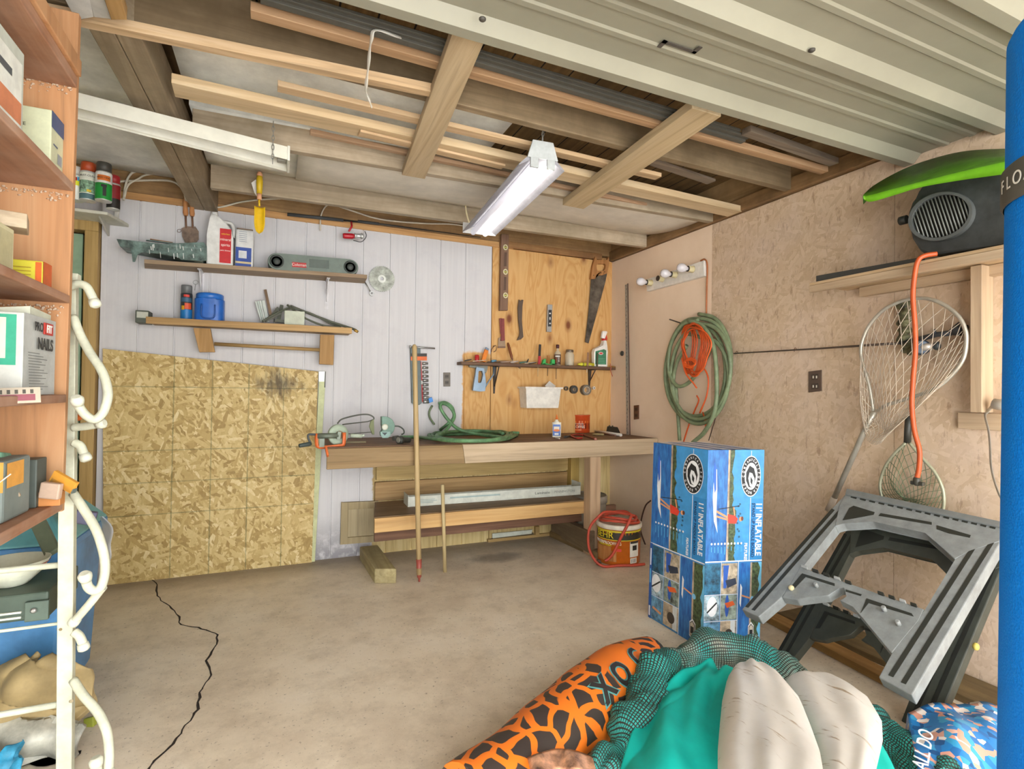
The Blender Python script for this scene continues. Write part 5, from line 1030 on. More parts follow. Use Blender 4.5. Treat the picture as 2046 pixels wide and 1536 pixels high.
# ---- buckets
q = Z0(1236, 1140); q = V((-.50, -.90, 0)); R_ = .148; hb = .37
q = V((Z0(1236, 1118).x, Z0(1236, 1118).y, 0)); R_ = (at(1283, 1100, (q-EYE).dot(FW))-at(1196, 1100, (q-EYE).dot(FW))).length/2; hb = at(1237, 1040, (q-EYE).dot(FW)).z
t_ = thing('paint_bucket', 'orange paint bucket with a black band, under the bench end with red hose on top', 'bucket', q); a = facing(q); cc = (q.x, q.y)
m = MB(C('c96a1d', .4)); m.lathe([(R_*.93, 0), (R_*.95, .004), (R_*.99, hb*.96), (R_*1.0, hb*.96)], 40, q); bd = m.build('pail', t_)
m = MB(C('ded7c6', .4)); m.lathe([(R_*1.0, hb*.88), (R_*1.03, hb*.9), (R_*1.03, hb*.985), (R_*.97, hb), (R_*.93, hb*.985), (0, hb*.98)], 40, q, caps=False); m.build('lid', t_, 'cream lid')
m = MB(); RB = lambda f: R_*(.95+.04*f)
m.mat(C('2f2c22', .45)); cyl_patch(m, cc, RB(.8), a-1.5, a+1.5, hb*.64, hb*.82, 16); m.mat(C('cfc02c', .45)); cyl_patch(m, cc, RB(.85), a-1.5, a+1.5, hb*.82, hb*.86, 16, .001); cyl_patch(m, cc, RB(.7), a-1.5, a+1.5, hb*.62, hb*.645, 16, .001)
m.mat(wood('b8763a', 'd0955a', 'Z', seed=84)); cyl_patch(m, cc, RB(.4), a-1.2, a-.1, hb*.1, hb*.36, 8, .002); cyl_patch(m, cc, RB(.5), a-1.3, a-.35, hb*.36, hb*.46, 8, .002)
m.mat(C('e4e0d4')); cyl_patch(m, cc, RB(.55), a+.52, a+1.05, hb*.22, hb*.60, 8, .0012); cyl_patch(m, cc, RB(.2), a+.55, a+.95, hb*.06, hb*.19, 8, .0012)
m.mat(C('2a2824')); cyl_patch(m, cc, RB(.6), a+.54, a+1.03, hb*.55, hb*.60, 6, .002); cyl_patch(m, cc, RB(.5), a+.66, a+.92, hb*.38, hb*.5, 6, .002)
for k in range(4): cyl_patch(m, cc, RB(.2), a+.6+.08*k, a+.63+.08*k, hb*.08, hb*.17, 2, .002)
m.mat(C('8c8a80'))
for k in range(3): cyl_patch(m, cc, RB(.3), a+.56, a+1.0, hb*(.25+.03*k), hb*(.265+.03*k), 4, .0022)
m.mat(C('c93a2a')); cyl_patch(m, cc, RB(.4), a-.12, a+.12, hb*.36, hb*.43, 6, .0024); m.build('printed_label', bd)
text_cyl('BEHR', .062, cc, RB(.85), hb*.735, a-.75, C('e3cf2a'), 'lettering', bd, sx=1.1, ext=.001); text_cyl('WATERPROOFING', .028, cc, RB(.75), hb*.545, a-.62, C('efe7d6'), 'lettering', bd, ext=.002); text_cyl('WOOD FINISH', .018, cc, RB(.7), hb*.49, a-.7, C('e3cf2a'), 'lettering', bd, ext=.002)
t_ = thing('air_hose', 'red hose looped over and around the orange paint bucket', 'hose', q); RH = C('c04a35', .5); m = MB(RH)
dq = (q-EYE).dot(FW)
pts = []
for k in range(2):
    for i in range(12): a2 = 2*PI*i/12; pts.append(V((q.x+R_*(.86-.12*k)*math.cos(a2+.4*k), q.y+R_*(.86-.1*k)*math.sin(a2+.4*k), hb+.014+.018*k+.012*math.sin(a2*2+k))))
pts += [at(1216, 1022, dq-.1), at(1198, 1030, dq-.14), at(1178, 1055, dq-.14), at(1176, 1090, dq-.15), at(1188, 1118, dq-.17), at(1206, 1136, dq-.19), at(1235, 1144, dq-.17), at(1264, 1140, dq-.16), at(1288, 1128, dq-.13)]
for p in pts[-4:]: p.z = max(p.z, .012)
m.tube(crv(pts, 5), .0095, 10)
m.tube(crv([at(1262, 1030, dq-.13), at(1254, 1048, dq-.165), at(1240, 1075, dq-.165), at(1226, 1104, dq-.165), at(1215, 1117, dq-.16), at(1208, 1120, dq-.16)], 6), .0105, 10)
m.build('hose', t_); q2 = at(1196, 1130, dq-.16); q2.z = .022; m = MB(C('6d5f55', .4, .5)); m.lathe([(.016, 0), (.02, .008), (.02, .03), (.012, .036)], 10, q2, (.3, .5, .1)); m.build('coupling', t_)
# grey lidded bucket behind the leg
q = V((Z0(1188, 1075).x+.02, -.26, 0)); q = V((-.40, -.30, 0)); R_ = .135
t_ = thing('plastic_bucket', 'grey lidded plastic bucket in the corner behind the bench leg', 'bucket', q); zt = Y0(1195, 985, -.3).z; m = MB(C('8d8577', .5)); m.lathe([(R_*.88, 0), (R_, zt*.85)], 32, q); m.build('pail', t_); m = MB(C('9b9284', .45)); m.lathe([(R_*1.06, zt*.84), (R_*1.06, zt*.97), (R_*.98, zt), (R_*.96, zt*.97)], 32, q); m.build('lid', t_); m = MB(C('d9d3c6')); cyl_patch(m, (q.x, q.y), R_*1.06, facing(q)+.05, facing(q)+.55, zt*.87, zt*.93); m.build('sticker', t_, 'white sticker')
m = MB(C('4a2d22', .6)); m.tube(crv([X0(x, y, -.02) for x, y in ((1300, 1000), (1290, 1010), (1282, 1035), (1280, 1060), (1290, 1090))], 5), .006, 8); tag(m.build('power_cable'), 'dark cord curving down the side wall between bucket and cardboard box', 'cord')
# ================================================================ lamps overhead
LW = C('d3d2c4', .4, var=.04, scale=6)
t_ = thing('strip_light', 'long unlit white reflector lamp hanging on chains beside the timber beam', 'ceiling lamp', (-3.2, -1.38, 2.35))
def lampline(x, y, zr=0, n=0): pass
xa, xb = -3.98, -2.775
def skew(x): return -.055*(x+2.775)/1.2   # the lamp hangs slightly askew
m = MB(LW); nl = lambda x: -1.336+(x+2.772)*.2
fl_ = lambda x: -1.19+(x+2.782)*.25
prof = [(0, 2.34), (.03, 2.34), (.22, 2.392), (.78, 2.392), (.93, 2.348), (1, 2.338), (1, 2.343), (.9, 2.362), (.8, 2.41), (.0, 2.402)]
m.hexa([(xa, nl(xa)+(fl_(xa)-nl(xa))*y, z) for y, z in prof], [(xb, nl(xb)+(fl_(xb)-nl(xb))*y, z) for y, z in prof]); m.build('reflector', t_)
m = MB(C('d8d8cc', .4)); m.hexa([(xb, y, z) for y, z in ((-1.34, 2.335), (-1.185, 2.333), (-1.20, 2.40), (-1.23, 2.416), (-1.34, 2.408))], [(xb+.012, y, z) for y, z in ((-1.34, 2.335), (-1.185, 2.333), (-1.20, 2.40), (-1.23, 2.416), (-1.34, 2.408))], .003); m.build('end_cap', t_)
m = MB(C('9a988c', .5)); m.box(xb-.045, xb-.002, -1.285, -1.25, 2.35, 2.392, .003); m.build('lamp_holder', t_)
def chain(p0, p1, parent, n=None):
    p0, p1 = V(p0), V(p1); L = (p1-p0).length; n = n or max(3, int(L/.022)); d = (p1-p0)/n
    m = MB(C('8f8f8a', .4, .5))
    for k in range(n):
        c_ = p0+d*(k+.5); s_ = V((1, 0, 0)) if k % 2 else V((0, 1, 0)); s_ = (s_-d.normalized()*s_.dot(d.normalized())).normalized()
        m.tube([c_+s_*.005*math.cos(a)+d.normalized()*.014*math.sin(a) for a in [2*PI*i/10 for i in range(10)]], .0018, 5, True)
    return m.build('chain', parent)
a = Z0(538, 262, 2.44); chain((-2.838, -1.355, 2.50), (-2.838, -1.362, 2.30), t_)
t_ = thing('tube_light', 'lit twin tube lamp hanging on a chain in the middle of the ceiling', 'ceiling lamp', (-1.62, -1.25, 2.3))
n0, f0 = Z0(1083, 338, 2.30), Z0(958, 468, 2.30); d = (f0-n0).normalized(); s_ = V((d.y, -d.x, 0)); T = frame(n0, s_, d, None); Ln = (f0-n0).length
# local x across, y along the lamp, z up
m = MB(C('8f8e92', .6), T); m.hexa([(-.115, 0, .005), (-.045, 0, .045), (.045, 0, .045), (.115, 0, .005), (.118, 0, .008), (.05, 0, .075), (-.05, 0, .075), (-.118, 0, .008)], [(-.115, Ln, .005), (-.045, Ln, .045), (.045, Ln, .045), (.115, Ln, .005), (.118, Ln, .008), (.05, Ln, .075), (-.05, Ln, .075), (-.118, Ln, .008)]); m.build('reflector', t_)
for sx, mt, nm in ((-.042, emit('d6d4de', .20), 'dim tube'), (.042, emit('fffaf6', 2.8), 'bright white tube')):
    m = MB(mt, T); m.tube([(sx, -.0, .012), (sx, Ln+.01, .012)], .019, 14); m.build('lamp_tube', t_, nm)
m = MB(C('aeb3b2', .45), T); m.prism([(-.078, .045), (-.052, .13), (.052, .13), (.078, .045)], -.012, 0, 'xzy', .002); m.box(-.062, -.022, -.013, 0, -.0, .046, .002); m.box(.022, .062, -.013, 0, -.0, .046, .002); m.build('end_cap', t_)
m = MB(C('c9c7c2', .4), T); m.box(-.115, .115, Ln, Ln+.006, .0, .07); m.build('end_cap', t_)
q = T @ V((0, .0, .13)); chain(q, (q.x-.005, q.y-.02, 2.50), t_)
# ================================================================ side wall
t_ = thing('vanity_light', 'white bathroom light bar with four sockets and three round bulbs on the side wall', 'wall lamp', X0(1350, 545))
px4 = [(1291, 558), (1406, 520), (1407, 551), (1292, 582)]
m = MB(C('e0dbd2', .4)); sp(m, px4, -.035, 0, .003); m.build('back_plate', t_)
zc = X0(1349, 553, -.03).z; 
for k, (px, py) in enumerate(((1301, 565), (1324, 557), (1350, 549), (1384, 538))):
    q = X0(px, py, -.035); m = MB(C('d3c79b', .45)); m.lathe([(.026, 0), (.023, .01), (.021, .045)], 18, q, (-1, 0, 0)); s__ = m.build('socket', t_)
    m = MB(C('3a2f28', .5)); m.lathe([(.0215, .0), (.0215, .004)], 18, q+V((-.045, 0, 0)), (-1, 0, 0)); m.build('socket_mouth', s__)
    if k != 1:
        m = MB(C('d9d6da', .15, var=.02)); m.lathe([(.012, .047), (.016, .06), (.030, .085), (.033, .105), (.028, .125), (.014, .137), (0, .139)], 20, q, (-1, 0, 0)); m.build('bulb', t_)
cable([(1400, 521), (1408, 518), (1413, 530), (1412, 580), (1411, 632)], .006, C('a9663a', .5), 'brownish orange cord running down from the light bar to the hanging hose', -.012, 'x')
# coiled hose
t_ = thing('garden_hose', 'big grey-green garden hose coil hanging on the side wall around an orange cord', 'hose', X0(1400, 740))
GH2 = C('7b8a68', .5, var=.1); m = MB(GH2); random.seed(4); pts = []
for k in range(5):
    cx, cy = 1398+random.uniform(-4, 4), 733+6*k+random.uniform(-5, 5); rx, ry = 66-3*k+random.uniform(-4, 3), 104-4*k+random.uniform(-3, 3)
    for i in range(12):
        a = 2*PI*i/12-PI/2; xx = -.035-.016*(k % 3)-.006*k; pts.append(X0(cx+rx*math.cos(a), cy+ry*math.sin(a)-.15*rx*math.cos(a), xx))
m.tube(crv(pts, 5), .0135, 10)
m.tube(crv([X0(x, y, -.10) for x, y in ((1376, 640), (1405, 652), (1425, 690), (1432, 760), (1428, 820), (1408, 862), (1384, 884))], 7), .0145, 10)
m.tube(crv([X0(x, y, -.05) for x, y in ((1350, 770), (1354, 820), (1358, 880))], 6), .0135, 10)
m.tube(crv([X0(x, y, -.09) for x, y in ((1424, 690), (1400, 735), (1375, 765), (1352, 770), (1336, 740), (1340, 690), (1362, 650), (1395, 640))], 7), .0135, 10)
m.build('hose_coil', t_)
t_ = thing('extension_cord', 'bright orange extension cord bundled inside the hanging hose coil', 'cord', X0(1385, 690))
OC = C('dd5a1d', .45); m = MB(OC); random.seed(8); pts = []
for k in range(9):
    cx = 1374+k*2.6+random.uniform(-2, 2); ry = 54-abs(k-4)*2+random.uniform(-4, 4); rx = 12+2.2*k if k < 8 else 30
    for i in range(10):
        a = 2*PI*i/10-PI/2; pts.append(X0(cx+rx*math.cos(a)*(.7+.3*(math.sin(a) < 0)), 696+ry*math.sin(a)+k*.6, -.075-.009*k*(1 if math.cos(a) > 0 else .6)))
m.tube(crv(pts, 4), .0052, 8)
for k in range(3): m.tube([X0(1380+11*math.cos(a)-1.5*k, 723+8*math.sin(a)+2*k, -.155) for a in [2*PI*i/14 for i in range(14)]], .0052, 6, True)
m.tube(crv([X0(x, y, -.12) for x, y in ((1362, 715), (1370, 745), (1385, 765), (1392, 775))], 5), .0052, 8)
m.tube(crv([X0(x, y, -.10) for x, y in ((1388, 745), (1404, 735), (1415, 755), (1412, 790), (1398, 825))], 5), .0052, 8)
m.build('cord_bundle', t_)
m = MB(OC); m.tube([X0(1404, 823, -.06), X0(1410, 842, -.06)], .005, 8); m.tube([X0(1410, 842, -.06), X0(1412, 857, -.06)], [.008, .011], 10); m.tube(crv([X0(x, y, -.03) for x, y in ((1392, 790), (1396, 800), (1388, 820), (1376, 850), (1366, 882))], 5), .0052, 8); m.build('cord_tail', t_)
m = MB(C('4b3a30', .5)); m.tube([X0(1440, 790, -.05), X0(1428, 840, -.03), X0(1416, 880, -.03)], .0035, 6); tag(m.build('dark_wire'), 'thin dark wire hanging out of the bottom of the hose coil', 'wire')
m = MB(C('4a3c33', .5, .3)); m.tube([X0(1338, 638, -.16), X0(1362, 646, 0)], .005, 8); tag(m.build('wall_peg'), 'long dark metal peg holding the hose coil on the side wall', 'peg')
# fishing rod on the side wall
t_ = thing('fishing_rod', 'dark fishing rod lying level along the side wall, its reel seen through the landing net', 'fishing rod', X0(1700, 690, -.04))
m = MB(C('4d3d33', .45)); m.tube([X0(1466, 706, -.03), X0(1640, 696, -.035), X0(1800, 685, -.045)], [.0035, .005, .0065], 8); m.build('rod', t_)
m = MB(C('35373a', .5)); m.tube([X0(1800, 685, -.045), X0(1835, 678, -.05), X0(1872, 668, -.05), X0(1900, 665, -.05)], [.011, .013, .012, .013], 10); m.tube([X0(1900, 664, -.05), X0(1918, 657, -.05), X0(1927, 660, -.05)], [.014, .032, .026], 12); m.tube([X0(1868, 668, -.06), X0(1867, 658, -.07)], .006, 8); m.build('grip', t_)
m = MB(C('4b5560', .35, .4)); m.lathe([(.03, 0), (.036, .008), (.036, .04), (.028, .05)], 18, X0(1838, 695, -.05), (-.7, -.5, 0)); rl = m.build('reel', t_, 'grey spinning reel'); m = MB(C('c9c2b8', .35, .4)); m.lathe([(.02, 0), (.028, .01), (.02, .03)], 16, X0(1850, 688, -.07), (0, -.3, -1)); m.build('spool', rl); m = MB(C('33383a')); m.ball(X0(1872, 691, -.06), (.016, .016, .02)); m.build('crank_knob', rl)
for px, py in ((1589, 699), (1472, 705)): m = MB(RUST); q = X0(px, py, -.03); m.tube([q+V((0, .008*math.cos(a), .012*math.sin(a))) for a in [PI*i/8 for i in range(-2, 9)]], .002, 6); tag(m.build('rod_hook'), 'tiny rusty hook holding the rod, near the hose coil' if px < 1500 else 'tiny rusty hook holding the rod above the dark outlet', 'hook')
# camouflage roll behind the net
m = MB(C('58573f', .7, var=.5, scale=26)); pts = [X0(x, y, -.03) for x, y in ((1803, 604), (1808, 622), (1806, 640), (1808, 656), (1805, 672), (1812, 690), (1822, 700))]
cc = crv(pts, 6); m.tube(cc, [.040+.012*math.sin(i*1.05) for i in range(len(cc))], 12, flat=(1, .6)); tag(m.build('camo_strap'), 'lumpy olive camouflage strap hanging on the side wall behind the landing net', 'strap')
# ---- landing nets
def hoop_net(name, label, hoop, x, r, mt, netc, bottom, nstr, handle, group):
    t = thing(name, label, 'landing net', X0(*hoop[0], x), group)
    H_ = crv([X0(px, py, x) for px, py in hoop], 5)
    m = MB(mt); m.tube(H_, r, 10); m.build('hoop', t)
    for kind, pts, rr, hm, lab in handle:
        m = MB(hm); m.tube([X0(px, py, xx) for px, py, xx in pts], rr, 12); m.build(kind, t, lab)
    N = nstr; loop = [H_[int(i*(len(H_)-1)/N)] for i in range(N)]
    m = MB(netc)
    def pt(u, v):
        u = u % 1.; f = u*N; i = int(f) % N; p = loop[i].lerp(loop[(i+1) % N], f-int(f)); bx, by, bz, sy, sz = bottom
        b_ = V((bx, by, bz)); a = 2*PI*u; e = b_+V((0, sy*math.cos(a), sz*math.sin(a)))
        q = p.lerp(e, v); q.x = x-(.05*math.sin(PI*v)*(math.sin(a*3)*.35+.4)) if v < 1 else q.x; q.z -= .03*math.sin(PI*v); return q
    for sgn in (1, -1):
        for k in range(N): m.tube([pt(k/N+sgn*v*.22, v) for v in [j/12 for j in range(13)]], .0015, 4, caps=False)
    o_ = m.build('netting', t, None); return t
hoop = [(1745, 821), (1737, 772), (1723, 722), (1720, 697), (1725, 675), (1737, 650), (1762, 622), (1787, 607), (1819, 597), (1856, 597), (1890, 611), (1916, 633), (1928, 657), (1931, 682), (1925, 716), (1906, 744), (1875, 772), (1834, 790), (1794, 802), (1769, 810), (1753, 821)]
q = X0(1752, 868, -.07); ALU = C('b9b4a6', .35, .5)
hoop_net('landing_net', 'large landing net with an aluminium hoop and long handle hung on the side wall', hoop, -.09, .0085, ALU, C('c2b39f', .6), (-.085, q.y, q.z, .045, .05), 28, [('handle', [(1748, 822, -.09), (1732, 850, -.09), (1667, 994, -.09)], .0135, ALU, None), ('handle_grip', [(1667, 994, -.09), (1655, 1020, -.09)], .017, C('bdb0a0', .5), 'pale end grip')], 'landing nets on the side wall')
hoop2 = [(1810, 884), (1787, 907), (1769, 932), (1759, 963), (1761, 988), (1772, 1015), (1800, 1040), (1840, 1050), (1870, 1042), (1883, 1020), (1886, 994), (1881, 969), (1866, 941), (1841, 913), (1817, 884)]
q = X0(1830, 1010, -.05)
hoop_net('landing_net', 'small landing net hung head down with a black handle below the large net', hoop2, -.05, .0075, C('a9a98f', .4, .3), C('5d6a4c', .6), (-.045, q.y, q.z, .05, .03), 26, [('handle', [(1816, 830, -.05), (1814, 855, -.05), (1813, 884, -.05)], .015, C('33322c', .5), 'black handle')], 'landing nets on the side wall')
# ---- painted shelf
t_ = thing('storage_shelf', 'long painted wooden shelf on a post, high on the side wall by the green board', 'shelf', (-.15, -3., 1.8))
PT = wood('b99f80', 'c5ac8d', 'Y', seed=90, bump=.08); y0, y1 = -2.215, -3.72
m = MB(PT); m.box(-.30, -.27, y1, y0, 1.768, 1.803, .002); m.build('front_rail', t_)
m = MB(wood('b0946f', 'c4a884', 'Y', seed=91)); m.box(-.296, -.0, y1, y0-.0, 1.804, 1.818, .001); m.build('shelf_board', t_)
m = MB(PT); m.box(-.035, 0, y1, -2.30, 1.755, 1.803, .002); m.build('wall_cleat', t_)
ya, yb = X0(1938, 700, -.09).y, X0(1962, 700, -.09).y
m = MB(wood('b99f80', 'c9b090', 'Z', seed=92, bump=.08)); m.box(-.09, -.0, yb, ya, 1.175, 1.80, .003); m.build('post', t_)
m = MB(PT); m.box(-.02, 0, yb-.35, ya+.08, 1.10, 1.172, .003); m.build('lower_cleat', t_)
m = MB(C('3d3c38', .5)); a, b = V((-.262, -2.225, 1.819)), V((-.20, -2.68, 1.819)); m.hexa([a, b, b+V((.035, 0, 0)), a+V((.035, 0, 0))], [p+V((0, 0, .038)) for p in (a, b, b+V((.035, 0, 0)), a+V((.035, 0, 0)))], .003); tag(m.build('black_bar'), 'long flat black bar lying on the end of the high painted shelf', 'bar')
# black housing with grille
t_ = thing('blower_housing', 'black plastic housing with an oval slatted grille on the high painted shelf', 'housing', X0(1900, 430, -.15))
HB = C('3e4140', .5, var=.12); XF = -.19
def spx(px, xf): return [(lambda q: (q.y, q.z))(X0(x, y, xf)) for x, y in px]
out = [(1846, 362), (1842, 384), (1822, 402), (1814, 425), (1815, 452), (1822, 478), (1838, 503), (1862, 511), (1990, 490), (2060, 478), (2075, 430), (2060, 352), (1990, 340)]
o3 = spx(out, XF); zf = 1.8185; o3 = [(y, max(z, zf)) for y, z in o3]
m = MB(HB); m.prism(o3, XF, -.02, 'yzx', .012); m.build('shell', t_)
m = MB(C('5b5e5c', .5)); e_o = spx([(1880+66*math.cos(a)*math.cos(-.32)-47*math.sin(a)*math.sin(-.32), 432+66*math.cos(a)*math.sin(-.32)+47*math.sin(a)*math.cos(-.32)) for a in [2*PI*k/40 for k in range(40)]], XF-.02); e_i = spx([(1880+59*math.cos(a)*math.cos(-.32)-41*math.sin(a)*math.sin(-.32), 432+59*math.cos(a)*math.sin(-.32)+41*math.sin(a)*math.cos(-.32)) for a in [2*PI*k/40 for k in range(40)]], XF-.02)
m.ring(e_o, e_i, XF-.025, XF+.005, 'yzx'); gr = m.build('grille_ring', t_, 'grey oval grille ring')
m = MB(C('15150f', .8)); m.prism(e_i, XF-.004, XF-.001, 'yzx'); m.build('dark_opening', gr)
m = MB(C('7d8079', .45))
for k in range(15):
    fx_ = -.88+1.76*k/14; hh = math.sqrt(max(.0, 1-fx_*fx_))*.97
    p0 = (1880+59*fx_*math.cos(-.32)-41*hh*math.sin(-.32), 432+59*fx_*math.sin(-.32)+41*hh*math.cos(-.32)); p1 = (1880+59*fx_*math.cos(-.32)+41*hh*math.sin(-.32), 432+59*fx_*math.sin(-.32)-41*hh*math.cos(-.32))
    m.tube([X0(*p0, XF-.016), X0(*p1, XF-.016)], .0028, 6)
m.build('slats', gr, 'pale thin slats')
m = MB(HB); m.lathe([(.02, 0), (.02, .03)], 12, X0(1812, 438, XF+.06), (0, 1, 0)); m.build('side_knob', t_)
# green board
t_ = thing('skim_board', 'bright green foam board resting tilted on the black housing, high on the side wall', 'board', X0(1900, 350, -.2))
lo = [(1724, 396), (1740, 403), (1790, 389), (1840, 374), (1920, 360), (2013, 347), (2120, 330)]; md = [(1724, 392), (1738, 390), (1790, 376), (1840, 363), (1920, 343), (2013, 322), (2120, 300)]; hi = [(1725, 389), (1745, 371), (1790, 345), (1840, 324), (1920, 303), (2013, 297), (2120, 300)]
A_ = crv([X0(x, y, -.33) for x, y in lo], 6); B_ = crv([X0(x, y, -.335) for x, y in md], 6); C_ = crv([X0(x, y, -.335+.28*min(1, i/3)) for i, (x, y) in enumerate(hi)], 6)
m = MB(C('6cae1e', .4, var=.04)); n = len(A_)
rows = [m.vs(L) for L in (A_, B_)]
for i in range(n-1): m.face([rows[0][i], rows[0][i+1], rows[1][i+1], rows[1][i]], True)
m.mat(C('4a7a1a', .5, var=.12)); rc = m.vs(C_)
for i in range(n-1): m.face([rows[1][i], rows[1][i+1], rc[i+1], rc[i]], True)
rd = m.vs([p-V((0, 0, .045)) for p in C_])
for i in range(n-1): m.face([rc[i], rc[i+1], rd[i+1], rd[i]], True); m.face([rd[i], rd[i+1], rows[0][i+1], rows[0][i]], True)
m.face([rows[0][0], rows[1][0], rc[0], rd[0]]); m.face([rows[0][-1], rd[-1], rc[-1], rows[1][-1]])
m.build('foam_deck', t_)
# orange cord over the shelf
t_ = thing('extension_cord', 'orange cord hanging over the edge of the high shelf in front of the nets', 'cord', X0(1830, 700, -.3))
cp = [(1872, 507, -.285), (1850, 510, -.31), (1836, 518, -.325), (1829, 540, -.325), (1824, 590, -.325), (1828, 650, -.32), (1829, 700, -.32), (1824, 760, -.32), (1822, 810, -.32), (1827, 860, -.32), (1837, 900, -.32), (1836, 935, -.32), (1832, 955, -.32)]
m = MB(C('bd5122', .45)); m.tube(crv([X0(*p) for p in cp], 6), .0098, 10); m.build('cable', t_)
q = X0(1831, 962, -.32); m = MB(C('3c3a30', .5)); m.lathe([(.009, 0), (.014, .006), (.014, .03), (.008, .036)], 12, X0(1832, 953, -.32), (0, 0, -1)); m.box(q.x-.01, q.x+.01, q.y-.03, q.y+.02, q.z-.014, q.z+.002, .003); m.build('plug', t_, 'black three-way plug end')
# white strap at the wall edge
m = MB(C('c9c2b4', .6)); pts = crv([X0(x, y, -.06) for x, y in ((2012, 800), (1990, 805), (1975, 820), (1968, 830), (1975, 860), (1978, 890), (1980, 930), (1988, 965), (2000, 995), (2010, 1005))], 5); m.tube(pts, .014, 6, flat=(1, .15)); m.tube([X0(1985, 806, -.07), X0(2030, 815, -.07)], .022, 10); tag(m.build('webbing_strap'), 'off-white webbing strap hanging on the side wall beside the blue roll', 'strap')
# ================================================================ paddle board carton
Fb, Lb, Rb = V((-.889, -2.106, 0)), V((-.893, -1.70, 0)), V((-.597, -2.182, 0)); Bb = Lb+Rb-Fb
Ft = P(1415, 899, 1, Fb.y); off_ = Ft-Fb; Lt, Rt, Bt = Lb+off_, Rb+off_, Bb+off_
t_ = thing('paddle_board_carton', 'tall blue printed cardboard carton for a paddle board standing on the floor', 'carton', (-.75, -1.95, 0))
m = MB(C('2a72b0', .5, var=.06)); m.hexa([Fb, Rb, Bb, Lb], [Ft, Rt, Bt, Lt], .004); bx = m.build('carton_body', t_)
m = MB(C('d5d3dc', .5)); up = V((0, 0, .0015)); cen = (Ft+Rt+Bt+Lt)/4
m.face(m.vs([p.lerp(cen, .03)+up for p in (Ft, Rt, Bt, Lt)])); m.mat(C('4b6fb4')); 
for f in (.2, .45, .7): m.face(m.vs([Ft.lerp(Rt, f)+up*2, Ft.lerp(Rt, f+.06)+up*2, Lt.lerp(Bt, f+.10)+up*2, Lt.lerp(Bt, f+.05)+up*2]))
m.build('top_flap', bx)
class Art:
    def __init__(s, tl, tr, bl, br): s.c = (tl, tr, bl, br); s.n = (tr-tl).cross(tl-bl).normalized(); s.m = MB()
    def p(s, u, v, k=1): a, b, c, d = s.c; return a.lerp(b, u).lerp(c.lerp(d, u), v)+s.n*(.0006*k+.0004)
    def poly(s, L, mt, k=1): s.m.mat(mt); s.m.face(s.m.vs([s.p(u, v, k) for u, v in L]))
    def rect(s, u0, v0, u1, v1, mt, k=1): s.poly([(u0, v0), (u1, v0), (u1, v1), (u0, v1)], mt, k)
    def ell(s, u, v, ru, rv, mt, k=1, n=24): s.poly([(u+ru*math.cos(a), v+rv*math.sin(a)) for a in [2*PI*i/n for i in range(n)]], mt, k)
    def line(s, u0, v0, u1, v1, w, mt, k=1, asp=.33):
        d = Vector((u1-u0, (v1-v0)/asp)); nn = Vector((-d.y, d.x)).normalized()*w; s.poly([(u0+nn.x, v0+nn.y*asp), (u1+nn.x, v1+nn.y*asp), (u1-nn.x, v1-nn.y*asp), (u0-nn.x, v0-nn.y*asp)], mt, k)
    def text(s, txt, u, v, size, mt, sx=1., down=True, bold=0., k=5, name='lettering'):
        o = s.p(u, v, k); right = s.p(u+.05, v, k)-o; dn = s.p(u, v+.02, k)-o
        T = frame(o, dn, right) if down else frame(o, right, -dn)
        return text_mesh(txt, size, T, mt, name, s.obj, .0002, sx, bold)
def water(h1, h2): 
    k = ('water', h1)
    if k not in MATS:
        t = NT('printed_water'); c = t.ramp(t.noise(t.coord((60, 60, 14)), 1., 4, .6), [(.35, h1), (.65, h2)]); MATS[k] = t.base(c, .45)
    return MATS[k]
WAT = water('174f96', '2f7cc0'); SKY = C('3f93cf', .45, var=.05); TREE = C('3f4d33', .5, var=.5, scale=70); SAND = C('b5a28a', .5, var=.15); PW = C('e8eaec', .45); PK = C('1d2024', .5); SKIN = C('d9976a', .5); CYAN = C('5fb7e2', .45)
